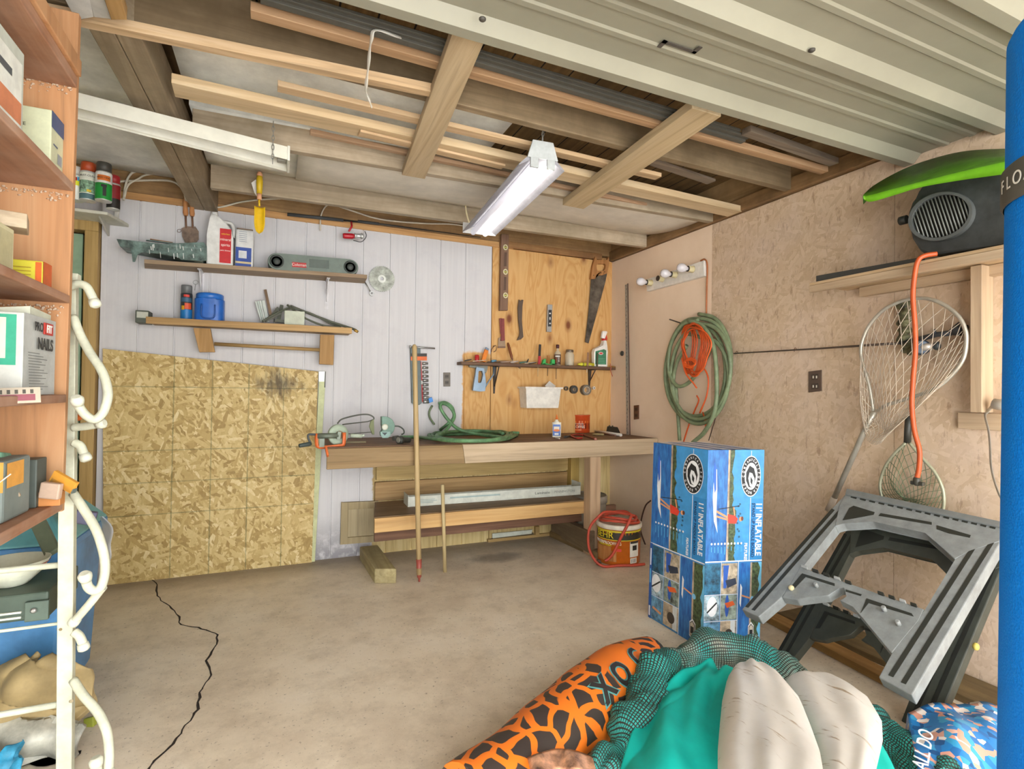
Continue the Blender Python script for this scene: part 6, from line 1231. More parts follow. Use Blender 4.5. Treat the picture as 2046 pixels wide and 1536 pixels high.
def carton_art(tl, tr, bl, br, wide):
    A = Art(tl, tr, bl, br); r = random.Random(3 if wide else 6)
    sp_ = .565 if not wide else .60
    def S_(u): return .565 if not wide else .575
    A.rect(0, 0, 1, S_(0), SKY, 0); A.rect(0.0, 0, .36, S_(0), WAT, 1); A.rect(.36, 0, .40, S_(0), SAND, 1)
    pr = [(.39, .0)]
    for k in range(21): pr.append((.43+.055*r.random()+(.05 if k > 10 else 0), k/20*S_(0)))
    pr.append((.39, S_(0))); A.poly(pr, TREE, 1)
    # board and paddler, printed lying on its side
    A.poly([(.12, .08), (.16, .10), (.175, .2), (.17, .33), (.20, .42), (.13, .36), (.10, .24)], PW, 2); A.poly([(.115, .06), (.15, .09), (.155, .2), (.13, .22), (.10, .14)], C('2a63c4'), 3)
    A.line(.17, .31, .38, .345, .016, SKIN, 4); A.line(.17, .335, .38, .355, .014, SKIN, 4); A.poly([(.37, .325), (.50, .335), (.55, .35), (.52, .375), (.38, .372)], C('d8402e'), 5); A.line(.50, .35, .47, .29, .012, SKIN, 4); A.ell(.60, .352, .032, .012, SKIN, 5); A.ell(.625, .350, .022, .011, C('6b3a26'), 6); A.line(.20, .30, .58, .285, .006, PK, 4)
    for k in range(9): A.ell(.55+r.uniform(-.02, .06), .27+.025*k+r.uniform(-.01, .01), .018, .006, C('2c5d7a'), 2, 8)
    # logo roundel
    cu, cv, ru, rv = .765, .135, .175, .105
    A.line(cu, .005, cu, .03, .004, PW, 3); A.ell(cu, cv, ru, rv, PW, 3, 36); A.ell(cu, cv, ru*.95, rv*.95, PK, 4, 36); A.ell(cu, cv, ru*.66, rv*.66, PW, 5, 36)
    A.poly([(cu-.09, cv-.02), (cu-.03, cv-.055), (cu+.05, cv-.04), (cu+.085, cv+.0), (cu+.06, cv+.04), (cu+.06, cv+.01), (cu+.02, cv-.015), (cu-.03, cv-.02), (cu-.05, cv+.01), (cu-.02, cv+.05), (cu+.03, cv+.058), (cu-.04, cv+.055), (cu-.09, cv+.02)], PK, 6); A.poly([(cu-.01, cv+.0), (cu+.03, cv+.02), (cu+.02, cv+.045), (cu-.01, cv+.03)], PK, 6)
    A.line(cu+.005, .245, cu+.005, S_(0), .005, PW, 3)
    A.rect(cu+.02, .25, 1, S_(0), C('2f86c4', .45), 1)
    for k in range(10):
        u = .10+.058*k; A.ell(u, .475 if not wide else .45, .016, .006, PW, 4, 10); A.line(u, .49 if not wide else .465, u, .50+.03*r.random(), .005, CYAN, 4)
    # bottom collage
    s0 = S_(0); A.rect(0, s0, 1, 1, C('3d7fb5', .45), 0)
    A.rect(.0, s0+.01, .27, .73, C('2a5d78', .5, var=.4, scale=30), 1); A.rect(.29, s0+.01, .57, .73, C('a89a85', .5, var=.3, scale=30), 1); A.poly([(.32, s0+.02), (.42, s0+.02), (.38, .70), (.33, .70)], C('2a5ab0'), 2); A.poly([(.36, .66), (.54, .65), (.56, .68), (.40, .70)], C('2c3546'), 3)
    A.rect(0, .735, .27, .86, C('8fa3ac', .5, var=.4, scale=30), 1); A.ell(.14, .79, .09, .05, PW, 2); A.line(.05, .82, .22, .77, .012, PK, 3); A.rect(.29, .735, .57, .86, C('7d8a80', .5, var=.4, scale=30), 1); A.ell(.40, .79, .035, .055, C('2a5ab0'), 2); A.poly([(.36, .775), (.50, .765), (.54, .785), (.40, .80)], C('e0632a'), 3)
    A.rect(0, .865, .27, .99, C('5f8fb0', .5, var=.3, scale=30), 1); A.line(.08, .93, .25, .945, .02, SKIN, 3); A.rect(.29, .865, .57, .99, C('b7a58c', .5, var=.2, scale=30), 1); A.ell(.44, .935, .07, .03, C('3c332c'), 3); A.rect(.47, .865, .55, .99, C('d5dadb'), 2)
    A.rect(.60, s0+.01, .80, 1, WAT, 1); A.rect(.80, s0+.01, .835, 1, SAND, 1); pr = [(.83, s0+.01)]
    for k in range(16): pr.append((.93+.05*r.random(), s0+.01+(1-s0-.01)*k/15))
    A.rect(.94, s0+.01, 1, 1, C('6fc0e6', .45), 1)
    A.poly(pr+[(.83, 1)], TREE, 2); A.poly([(.63, .68), (.66, .70), (.645, .80), (.62, .78)], PW, 2); A.line(.65, .74, .80, .755, .012, SKIN, 3); A.ell(.84, .76, .03, .014, C('7cc0e6'), 4)
    A.rect(.0, s0-.003, 1, s0+.003, PW, 4); A.rect(.577, s0, .587, 1, PW, 4); A.rect(0, .73, .58, .733, PW, 4); A.rect(0, .862, .58, .865, PW, 4); A.rect(.278, s0, .284, .865, PW, 4)
    # shield badge
    A.poly([(.83, .875), (.88, .895), (.88, .965), (.83, .985), (.78, .965), (.78, .895)], PW, 5); A.poly([(.83, .885), (.87, .90), (.87, .96), (.83, .975), (.79, .96), (.79, .90)], PK, 6); A.poly([(.83, .89), (.862, .902), (.862, .957), (.83, .969), (.798, .957), (.798, .902)], C('cfc6b4'), 7); A.rect(.805, .915, .855, .95, PK, 8)
    if wide: A.rect(0, s0, .055, 1, C('2456a0'), 6); A.rect(.015, s0+.03, .035, .70, PW, 7); A.rect(.015, .72, .035, .8, CYAN, 7); A.rect(.012, .93, .04, .985, PW, 7)
    A.obj = A.m.build('printed_artwork', bx, None, False)
    A.text("11' INFLATABLE", .915, .405, .044, PW, .86, bold=.0012); A.text('STAND UP PADDLE BOARD', .822, .41, .022, C('0d2c58'), .98, bold=.0004); A.text('FEATURES', .70, .52, .022, PW, .9, bold=.0006); A.text('ALL TERRAIN', .83, .932, .0095, PW, .8)
    W = (tr-tl).length; Hh = (tl-bl).length
    for word, a0, a1, flip in (('CALIFORNIA', -1.25, 1.1, False), ('BOARD COMPANY', 1.55, 4.75, False)):
        for i, ch in enumerate(word):
            a = a0+(a1-a0)*i/(len(word)-1); u, v = cu+ru*.8*math.cos(a), cv+rv*.8*math.sin(a); o = A.p(u, v, 7)
            tx = A.p(cu+ru*.8*math.cos(a+.05), cv+rv*.8*math.sin(a+.05), 7)-o; rd = o-A.p(cu, cv, 7)
            text_mesh(ch, .017 if not flip else .016, frame(o, tx, rd), PW, 'lettering', A.obj, .0001, .8, .0004)
carton_art(Ft, Rt, Fb, Rb, False); carton_art(Lt, Ft, Lb, Fb, True)
# ================================================================ folding sawhorses
def sawhorse(TL, TR_, FL, col, dk, label, th=.05, full=True):
    t = thing('folding_sawhorse', label, 'sawhorse', (TL+TR_)/2, 'folding plastic sawhorses by the side wall')
    base = (V(S_TL), V(S_TR), V(S_FL)); U0, W0 = base[1]-base[0], base[2]-base[0]; N0 = U0.cross(W0).normalized()
    def uv(px, py):
        d = ray(px, py); k = (base[0]-EYE).dot(N0)/d.dot(N0); q = EYE+d*k-base[0]
        a, b, c = U0.dot(U0), U0.dot(W0), W0.dot(W0); e, f = q.dot(U0), q.dot(W0); D = a*c-b*b
        return (e*c-f*b)/D, (a*f-b*e)/D
    U, W = TR_-TL, FL-TL; N = U.cross(W).normalized(); N = N if N.dot(EYE-TL) > 0 else -N
    def Q(px, py, h=0.): u, v = uv(px, py); return TL+U*u+W*v+N*h
    def slab(name, L, h0, h1, mt, bev=.004, par=None):
        m = MB(mt); m.hexa([Q(x, y, h0) for x, y in L], [Q(x, y, h1) for x, y in L], bev); return m.build(name, par or t)
    MT, DK = C(col, .5, var=.07), C(dk, .6)
    lg = slab('leg', [(1688, 988), (1672, 1006), (1482, 1217), (1516, 1232), (1562, 1193), (1598, 1140), (1668, 1052), (1712, 1000)], -th, 0, MT)
    for a, b in (((1664, 1018), (1490, 1219)), ((1682, 1016), (1503, 1225))):
        d = V((b[0]-a[0], b[1]-a[1], 0)); slab('groove', [(a[0]-2, a[1]-2), (a[0]+4, a[1]+1), (b[0]+5, b[1]-5), (b[0]-1, b[1]-7)], 0, .0015, DK, 0, lg)
    lg = slab('leg', [(1960, 1040), (2006, 1055), (2004, 1075), (1822, 1389), (1755, 1352), (1782, 1306), (1848, 1218), (1908, 1118), (1935, 1075)], -th, 0, MT)
    for a, b in (((1958, 1072), (1778, 1358)), ((1984, 1078), (1803, 1372))): slab('groove', [(a[0]-3, a[1]-2), (a[0]+5, a[1]+2), (b[0]+7, b[1]-5), (b[0]-3, b[1]-9)], 0, .0015, DK, 0, lg)
    tb = slab('top_rail', [(1690, 986), (2006, 1056), (1998, 1082), (1935, 1100), (1908, 1118), (1850, 1064), (1745, 1041), (1686, 1045), (1668, 1052), (1676, 1010)], -th*.9, .002, MT)
    slab('top_edge', [(1693, 979), (2008, 1047), (2006, 1058), (1690, 990)], -th*1.2, .012, C(shade(col, .9), .45), .003, tb)
    for L in ([(1697, 1016), (1706, 1011), (1748, 1024), (1746, 1029), (1708, 1036), (1684, 1040)], [(1760, 1026), (1862, 1044), (1862, 1049), (1756, 1031)], [(1872, 1050), (1940, 1070), (1938, 1075), (1895, 1066), (1872, 1058)]): slab('recess', L, .002, .0035, DK, 0, tb)
    for k in range(16):
        f = k/16; a = (1702+f*296, 990.5+f*64.5); slab('vent', [(a[0], a[1]), (a[0]+11, a[1]+2.6), (a[0]+9, a[1]+7), (a[0]-2, a[1]+4)], .002, .004, DK, 0, tb)
    mb = slab('mid_brace', [(1599, 1132), (1702, 1168), (1847, 1217), (1834, 1240), (1782, 1306), (1725, 1236), (1706, 1211), (1677, 1199), (1694, 1192), (1688, 1172), (1676, 1174), (1655, 1190), (1612, 1194), (1593, 1198), (1562, 1193)], -th*.8, .001, MT)
    for k in range(11):
        if k in (5, 6): continue
        f = k/11; a = (1602+f*240, 1131+f*83); slab('lug', [(a[0], a[1]-1), (a[0]+12, a[1]+3), (a[0]+12, a[1]+8), (a[0], a[1]+4)], -.012, .010, C(dk if k % 3 else 'a9acab', .5), .001, mb)
    for L in ([(1578, 1176), (1603, 1146), (1668, 1166), (1668, 1171), (1610, 1153), (1588, 1176)], [(1720, 1225), (1732, 1196), (1822, 1226), (1826, 1232), (1736, 1205)], [(1690, 1178), (1722, 1188), (1720, 1191), (1690, 1182)]): slab('recess', L, .001, .0028, DK, 0, mb)
    m = MB(C('a5a8a6', .5))
    return t, Q, mb
S_TL, S_TR = P(1690, 985, 0, -.15), P(2006, 1056, 0, -.16); S_FL = at(1490, 1222, 2.42)
t1, Q1, mb1 = sawhorse(V(S_TL), V(S_TR), V(S_FL), '8d9190', '2f312b', 'grey folded sawhorse leaning on another, its near legs raised off the floor')
for px, py in ((1632, 1172), (1768, 1220), (1796, 1248)): m = MB(C('9a9d9b', .5)); m.lathe([(.009, 0), (.009, .02), (.006, .022)], 10, Q1(px, py, .0), (Q1(px, py, 1)-Q1(px, py, 0))); m.build('peg', mb1)
for px, py, lab in ((1583, 1178, 'small cream wood chip stuck on the grey sawhorse brace by its left leg'), ): m = MB(C('d9cba0', .6)); m.ball(Q1(px, py, .012), (.014, .012, .012), 8, 6); tag(m.build('wood_chip'), 'small cream wood chip lying on the brace of the raised grey sawhorse', 'wood chip')
t2, Q2, _mb = sawhorse(V((-.16, -2.37, .655)), V((-.17, -2.965, .635)), V((-.60, -2.30, .004)), '3f423a', '1d1f19', 'dark sawhorse standing on the floor behind the raised grey one', .045)
m = MB(C('c9b45a', .6)); m.ball(Q2(1945, 1225, .03), (.013, .011, .014), 8, 6); tag(m.build('wood_chip'), 'yellowish chip lodged on the dark sawhorse next to the blue roll', 'wood chip')
# planks on the floor
m = MB(wood('a97f45', 'bd9458', 'Y', dark='7d5a30', seed=95)); a, b = V((-.34, -1.985, 0)), V((-.43, -2.95, 0)); s_ = V((.09, .01, 0)); m.hexa([a, b, b+s_, a+s_], [p+V((0, 0, .035)) for p in (a, b, b+s_, a+s_)], .003); tag(m.build('floor_plank'), 'yellow-brown plank on the floor in front of the sawhorses', 'plank', 'planks under the sawhorses')
m = MB(wood('6e5a38', '816b45', 'Y', dark='4c3d24', seed=96)); m.box(-.235, -.02, -3.0, -1.98, 0, .03, .003); tag(m.build('floor_plank'), 'wide dark plank on the floor against the side wall under the sawhorses', 'plank', 'planks under the sawhorses')
# ================================================================ pool float
def patt(name, fn):
    if name not in MATS: MATS[name] = fn()
    return MATS[name]
def _or():
    t = NT('orange_web_print'); vo = t.new('ShaderNodeTexVoronoi', feature='DISTANCE_TO_EDGE'); vo.inputs['Scale'].default_value = 12.
    nz = t.new('ShaderNodeTexNoise'); nz.inputs['Scale'].default_value = 5; ad = t.new('ShaderNodeVectorMath', operation='MULTIPLY_ADD'); t.ln(nz.outputs['Color'], ad.inputs[0]); ad.inputs[1].default_value = (.12,)*3
    cv = t.coord(); t.ln(cv, nz.inputs['Vector']); t.ln(cv, ad.inputs[2]); t.ln(ad.outputs[0], vo.inputs['Vector'])
    c = t.ramp(vo.outputs['Distance'], [(.0, 'ee7a1e'), (.115, 'ee7a1e'), (.13, '3b322e'), (1, '3b322e')])
    q = Z0(1248, 1342, .17); dv = t.new('ShaderNodeVectorMath', operation='DISTANCE'); t.ln(cv, dv.inputs[0]); dv.inputs[1].default_value = q
    c = t.mix(t.step(dv.outputs['Value'], .145, .004), 'ee7a1e', c); return t.base(c, .5)
def _me(h1, h2, sc=95.):
    def f():
        t = NT('net_fabric'); o = t.xyz('UV')
        g = [t.math('GREATER_THAN', t.math('FRACT', t.math('MULTIPLY', k, sc)), .36) for k in (o[0], o[1])]
        big = t.step(t.noise(t.coord(), 7, 3), .5, .12)
        t.base(t.mix(t.math('MULTIPLY', g[0], g[1]), '2b3029', t.mix(big, h1, h2)), .6); return t.m
    return f
ORW = patt('ORW', _or); NET = patt('NET', _me('35b8b0', '2a857e')); TEAL = C('14c0b4', .6, var=.06, scale=4, spec=.25)
t_ = thing('pool_float', 'collapsed teal pool float with black mesh and an orange patterned arm, heaped on the floor', 'pool float', (-1.4, -2.6, 0))
def fat(path, rad, mt, name, n=18, wob=.0, flat=None, label=None, seed=1, crumple=0.):
    r = random.Random(seed); cc = crv(path, 14 if crumple else 8); m = MB(mt); rr = []
    for i in range(len(cc)):
        f = i/(len(cc)-1); b_ = rad(f) if callable(rad) else rad; rr.append(b_*(1+wob*math.sin(i*10/len(cc)+seed)+wob*.6*math.sin(i*23/len(cc)+seed*2)))
    m.tube(cc, rr, n, flat=flat); o = m.build(name, t_, label)
    if crumple:
        from mathutils import noise
        for vi, v in enumerate(o.data.vertices):
            c_ = cc[min(vi//n, len(cc)-1)]; d_ = (v.co-c_); q_ = v.co*7.; f_ = noise.noise(q_)+.7*abs(noise.noise(q_*2.1+V((3, 1, seed))))-.25
            v.co += d_.normalized()*crumple*f_ if d_.length > 1e-6 else V((0, 0, 0))
    uv = o.data.uv_layers.new(name='weave'); du = [0.]
    for i in range(1, len(cc)): du.append(du[-1]+(cc[i]-cc[i-1]).length)
    for p in o.data.polygons:
        ks = [o.data.loops[li].vertex_index % n for li in p.loop_indices]; wrap = 0 in ks and n-1 in ks
        for li, k in zip(p.loop_indices, ks): i = o.data.loops[li].vertex_index//n; uv.data[li].uv = (du[min(i, len(du)-1)], (n if wrap and k == 0 else k)*2*PI*.09/n)
    for v in o.data.vertices: v.co.z = max(v.co.z, .004)
    return o
arm = fat([Z0(1300, 1312, .085), Z0(1245, 1350, .095), Z0(1190, 1400, .10), Z0(1140, 1447, .10), Z0(1080, 1500, .10), Z0(1010, 1560, .10), Z0(930, 1620, .1)], lambda f: .085+.055*min(1, f*5)-.02*f, ORW, 'orange_arm', 22, .03, label='orange arm with a black web print', seed=3)
fat([Z0(1322, 1312, .11), Z0(1316, 1362, .12), Z0(1286, 1420, .12), Z0(1243, 1478, .12), Z0(1200, 1540, .12), Z0(1160, 1600, .12)], lambda f: .055+.034*math.sin(PI*min(1, f*1.3+.1)), NET, 'mesh_panel', 30, .05, label='black mesh side', seed=5, crumple=.055)
fat([Z0(1300, 1310, .10), Z0(1345, 1318, .09), Z0(1400, 1312, .09), Z0(1470, 1310, .10), Z0(1530, 1325, .10), Z0(1590, 1365, .08), Z0(1640, 1400, .06)], lambda f: .062+.028*math.sin(PI*f), patt('NET2', _me('2ba8a2', '9a9484')), 'mesh_panel', 30, .06, label='black mesh far rim', seed=8, crumple=.055)
fat([Z0(1600, 1372, .07), Z0(1690, 1420, .06), Z0(1770, 1475, .06), Z0(1840, 1530, .06), Z0(1900, 1590, .06)], .07, NET, 'mesh_panel', 24, .10, label='dark mesh near rim', seed=9, crumple=.05)
m = MB(TEAL)
row = [((1345, 1372), (1420, 1322), (1455, 1345), (1560, 1372)), ((1290, 1420), (1380, 1370), (1440, 1380), (1600, 1410)), ((1262, 1470), (1340, 1430), (1420, 1440), (1680, 1450)), ((1240, 1530), (1320, 1500), (1420, 1500), (1760, 1500)), ((1200, 1600), (1320, 1590), (1450, 1590), (1800, 1590))]
def teal(u, v):
    f = v*(len(row)-1); i = min(int(f), len(row)-2); ff = f-i; g = u*3; j = min(int(g), 2); gg = g-j
    def L(a, b, t): return (a[0]+(b[0]-a[0])*t, a[1]+(b[1]-a[1])*t)
    q = L(L(row[i][j], row[i][j+1], gg), L(row[i+1][j], row[i+1][j+1], gg), ff)
    base = .165-.03*abs(2*u-1)+.03*math.sin(PI*v*.8)
    p = Z0(q[0], q[1], base); w = .016*math.sin(11*u+7*v+2*math.sin(5*v))+.010*math.sin(23*u-9*v)+.018*abs(math.sin(4.5*u+3*v+.6))
    p.z += w; return p
m.grid(teal, 70, 50, True, .004); m.build('teal_seat', t_, 'smooth teal fabric seat')
m = MB(C('c98f72', .3, var=.35, scale=20)); m.grid(lambda u, v: Z0(1055+130*u+10*v, 1515-18*math.sin(PI*u)+40*v, .20+.012*math.sin(12*u)), 20, 8, True, .004); tag(m.build('foil_wrapper'), 'crumpled pinkish shiny wrapping lying at the near end of the orange arm', 'wrapping')
# big letters printed on the arm, raised just off its surface
def on_arm(txt, px, py, size, rot, k):
    o_ = None; dg = bpy.context.evaluated_depsgraph_get(); from mathutils.bvhtree import BVHTree
    bv = BVHTree.FromObject(arm, dg)
    hit = bv.ray_cast(EYE, ray(px, py).normalized())
    if hit[0] is None: return
    n = hit[1]; n = n if n.dot(EYE-hit[0]) > 0 else -n
    x = (RT*math.cos(rot)+UP*math.sin(rot)); x = (x-n*x.dot(n)).normalized(); y = n.cross(x)
    for off, mt, kk in ((.009, C('62a9a6'), .001), (.004, C('2f2b2a'), .002)):
        o_ = text_mesh(txt, size, frame(hit[0]+n*(.004), x, y), mt, 'lettering', arm, .0004+kk, 1., off)
        for v in o_.data.vertices:   # lay it on the curved surface
            h = bv.find_nearest(v.co); nn = h[1] if h[1].dot(EYE-h[0]) > 0 else -h[1]; v.co = h[0]+nn*(.0015+kk*1.5)
on_arm('O', 1243, 1347, .125, .76, 0); on_arm('C', 1274, 1314, .115, .76, 0); on_arm('X', 1209, 1376, .115, .76, 0)
# two white inflatable pads
def pad(rows, z0, z1, h, label, ribs, seed):
    t = thing('inflatable_pad', label, 'inflatable pad', Z0(rows[3][1], rows[3][0], .2), 'white inflatable pads on the pool float')
    ys = [r_[0] for r_ in rows]
    def edge(v):
        f = v*(len(rows)-1); i = min(int(f), len(rows)-2); g = f-i; a, b = rows[i], rows[i+1]; return tuple(a[k]+(b[k]-a[k])*g for k in range(3))
    N0 = V((0, 0, 1))
    def top(u, v):
        y, x0, x1 = edge(v); z = z0+(z1-z0)*v; p = Z0(x0+(x1-x0)*u, y, z)
        e = max(0., 1-abs(2*u-1)**2.6)**.6*max(0., 1-max(0., (.10-v)/.10)**2)**.5
        return p+N0*(h*e*(.95-.05*math.cos(2*PI*ribs*u))+.004*math.sin(14*u+seed)*e*math.sin(9*v))
    def bot(u, v):
        y, x0, x1 = edge(v); z = z0+(z1-z0)*v; p = Z0(x0+(x1-x0)*u, y, z); return p-N0*.03*max(0., 1-(2*u-1)**2)**.5
    m = MB(patt('PADW', _pad)); m.grid(top, 36, 40, True); m.grid(lambda u, v: bot(1-u, v), 12, 14, True); m.build('inflated_body', t, None, False)
    return t
def _pad():
    t = NT('white_vinyl'); c = t.ramp(t.noise(t.coord(), 6, 5, .6), [(.35, 'e2ddd4'), (.7, 'eeeae3')])
    st = t.noise(t.coord((38, 5, 5), loc=(2, 1, 0)), 1., 4, .7); c = t.mix(t.math('MULTIPLY', t.step(st, .64, .03), .75), c, '9a7c50'); return t.base(c, .4)
p1 = [(1343, 1476, 1524), (1348, 1461, 1542), (1360, 1452, 1564), (1400, 1443, 1600), (1450, 1438, 1620), (1500, 1434, 1638), (1540, 1434, 1645), (1600, 1440, 1640)]
p2 = [(1362, 1572, 1650), (1368, 1566, 1680), (1382, 1568, 1712), (1400, 1580, 1738), (1440, 1600, 1762), (1480, 1620, 1764), (1540, 1630, 1750), (1600, 1635, 1735)]
pad(p1, .22, .30, .055, 'white ribbed inflatable pad with brown stains on top of the pool float', 3, 1)
pad(p2, .16, .22, .05, 'clean white inflatable pad half tucked under the stained one, nearer the sawhorses', 2, 2)
# printed bag
t_ = thing('printed_bag', 'glossy blue printed plastic bag on the floor at the foot of the blue roll', 'bag', Z0(1900, 1500))
def _bag():
    t = NT('bag_print'); v = t.coord(); vo = t.new('ShaderNodeTexVoronoi'); vo.inputs['Scale'].default_value = 48; ad = t.coord((1, 1, .5)); t.ln(ad, vo.inputs['Vector']); sp_ = t.new('ShaderNodeSeparateColor'); t.ln(vo.outputs['Color'], sp_.inputs[0])
    c = t.ramp(sp_.outputs[0], [(0, '2a7fc4'), (.32, '2a7fc4'), (.34, 'd9a08c'), (.5, 'e4b7a6'), (.52, '3f9fcf'), (.72, '21588f'), (.8, 'f0e6de'), (.9, '2d6fb0')])
    for n_ in t.t.nodes:
        if n_.type == 'VALTORGB': n_.color_ramp.interpolation = 'CONSTANT'
    return t.base(c, .25)
m = MB(patt('BAG', _bag))
def bag(u, v):
    x = 1838+165*u-55*v*(1-u); y = 1570-150*v-18*math.sin(PI*u)*v
    p = Z0(x+30*v, y, .10+.06*v); p.z += .05*math.sin(PI*u)*math.sin(PI*min(1, v*1.1))+.008*math.sin(13*u+5*v); return p
m.grid(bag, 26, 20, True, .12); bo = m.build('sack', t_)
for v in bo.data.vertices: v.co.z = max(v.co.z, .004)
q0 = V(bag(.10, .42)); x_ = (V(bag(.2, .8))-V(bag(.06, .2))).normalized(); n_ = (EYE-q0).normalized(); y_ = n_.cross(x_)
tm = text_mesh('ALL DO', .055, frame(q0+n_*.02, x_, y_), C('e8eef2', .3), 'lettering', bo, .001, 1.)
# ================================================================ blue foam roll
def _foam():
    t = NT('blue_foam'); vo = t.new('ShaderNodeTexVoronoi'); vo.inputs['Scale'].default_value = 220; t.ln(t.coord(), vo.inputs['Vector'])
    c = t.mix(t.math('MULTIPLY', t.step(t.noise(t.coord(), 160, 3), .62, .05), .4), '0080ee', '2a98f2'); t.base(c, .8, 0., .15); t.bump(vo.outputs['Distance'], .3, .003); return t.m
R_ = .19; dep = 1.02
edge_t = at(2008, 300, dep); edge_b = at(1991, 1536, dep)
dirn = ray(2000, 900); dirn = V((dirn.y, -dirn.x, 0)).normalized()   # square to the line of sight along its left side
ax0 = V((edge_b.x, edge_b.y, 0))+dirn*R_; ax1 = V((edge_t.x, edge_t.y, 0))+dirn*R_
sl = (ax1-ax0)/(edge_t.z-edge_b.z); ztop = at(2030, 40, dep-.06).z; base = ax0-sl*edge_b.z; topc = base+sl*ztop+V((0, 0, ztop))
t_ = thing('foam_roll', 'big rolled blue foam mat standing on end with a grey strap', 'foam mat', base); ad = (topc-base).normalized(); L = (topc-base).length
m = MB(patt('FOAM', _foam)); m.lathe([(R_, 0.002), (R_, L-.02), (R_-.006, L-.006), (R_-.02, L)], 64, base, ad); m.mat(C('0e5ba4')); m.build('rolled_mat', t_)
m = MB(C('4a4a47', .7))
pts = []
u_ = ad.orthogonal().normalized(); w_ = ad.cross(u_); rr = [(R_-.022)*(1-k/150) for k in range(120)]
m.tube([topc+ad*.001+(u_*math.cos(k*.2)+w_*math.sin(k*.2))*rr[k] for k in range(120)], .0022, 5); m.build('roll_seam', t_, 'dark spiral seam on the end')
zs1 = at(2008, 352, dep).z; zs0 = at(2004, 425, dep).z
f0_, f1_ = zs0*L/ztop, zs1*L/ztop
tilt = .0
m = MB(C('55534d', .75)); m.lathe([(R_+.002, f0_), (R_+.006, f0_+.004), (R_+.006, f1_-.004), (R_+.002, f1_)], 64, base, ad, caps=False); sb = m.build('strap', t_, 'dark grey strap')
a0 = math.atan2(-dirn.y, -dirn.x)-.08; cc_ = base+ad*((f0_+f1_)/2)
for i, ch in enumerate('FLOATATION'):
    a = a0+.30+.135*i; o = cc_+V((math.cos(a), math.sin(a), 0))*(R_+.0075); tx = V((-math.sin(a), math.cos(a), 0)); text_mesh(ch, .034, frame(o, tx, ad), C('e4e2dc'), 'lettering', sb, .0003, .9)
# ================================================================ cabinet by the doorway end
D_ = 1.6
tp, bt = at(153, 165, D_), at(124, 1010, D_); XB = -3.80
t_ = thing('open_cabinet', 'tall open orange-brown shelf cabinet at the left edge, full of boxes and dust', 'cabinet', (-3.55, -2.6, .8))
CW = wood('bd8a5e', 'c99b70', 'Z', .6, seed=100, bump=.06); SW = wood('94664a', 'a67758', 'Y', dark='b99b86', seed=101)
def front(z, back=0.):  # front corner of the far side panel at height z
    f = (z-bt.z)/(tp.z-bt.z); q = bt.lerp(tp, f); return q
zt, zb = 2.36, .86
a, b = front(zb), front(zt)
m = MB(CW); m.hexa([V((a.x, a.y, zb)), V((a.x, a.y+.022, zb)), V((XB, a.y+.022, zb)), V((XB, a.y, zb))], [V((b.x, b.y, zt)), V((b.x, b.y+.022, zt)), V((XB, b.y+.022, zt)), V((XB, b.y, zt))], .002); m.build('side_panel', t_)
YN = -3.65
m = MB(wood('a9714a', 'b8815a', 'Z', seed=102)); m.box(XB-.012, XB, YN, a.y+.02, zb, zt); m.build('back_panel', t_)
m = MB(CW); m.box(XB, a.x, YN-.022, YN, zb, zt); m.build('side_panel', t_)
SH = {}
for k, (px, py, th) in enumerate(((150, 158, .034), (144, 368, .024), (135, 590, .024), (122, 788, .024), (125, 1000, .03))):
    q = P(px, py, 1, front(1.5).y); f = front(q.z); x1 = f.x+.002; SH[k] = q.z
    m = MB(SW); m.hexa([(x1, f.y-.001, q.z-th), (XB, f.y-.001, q.z-th), (XB, YN, q.z-th), (x1+.02, YN, q.z-th)], [(x1, f.y-.001, q.z), (XB, f.y-.001, q.z), (XB, YN, q.z), (x1+.02, YN, q.z)], .003); m.build('shelf', t_)
m = MB(CW); f = front(SH[0]); m.hexa([(f.x+.012, f.y-.001, SH[0]+.001), (XB, f.y-.001, SH[0]+.001), (XB, YN, SH[0]+.001), (f.x+.032, YN, SH[0]+.001)], [(f.x+.012, f.y-.001, SH[0]+.05), (XB, f.y-.001, SH[0]+.05), (XB, YN, SH[0]+.05), (f.x+.032, YN, SH[0]+.05)], .003); m.build('top_board', t_)
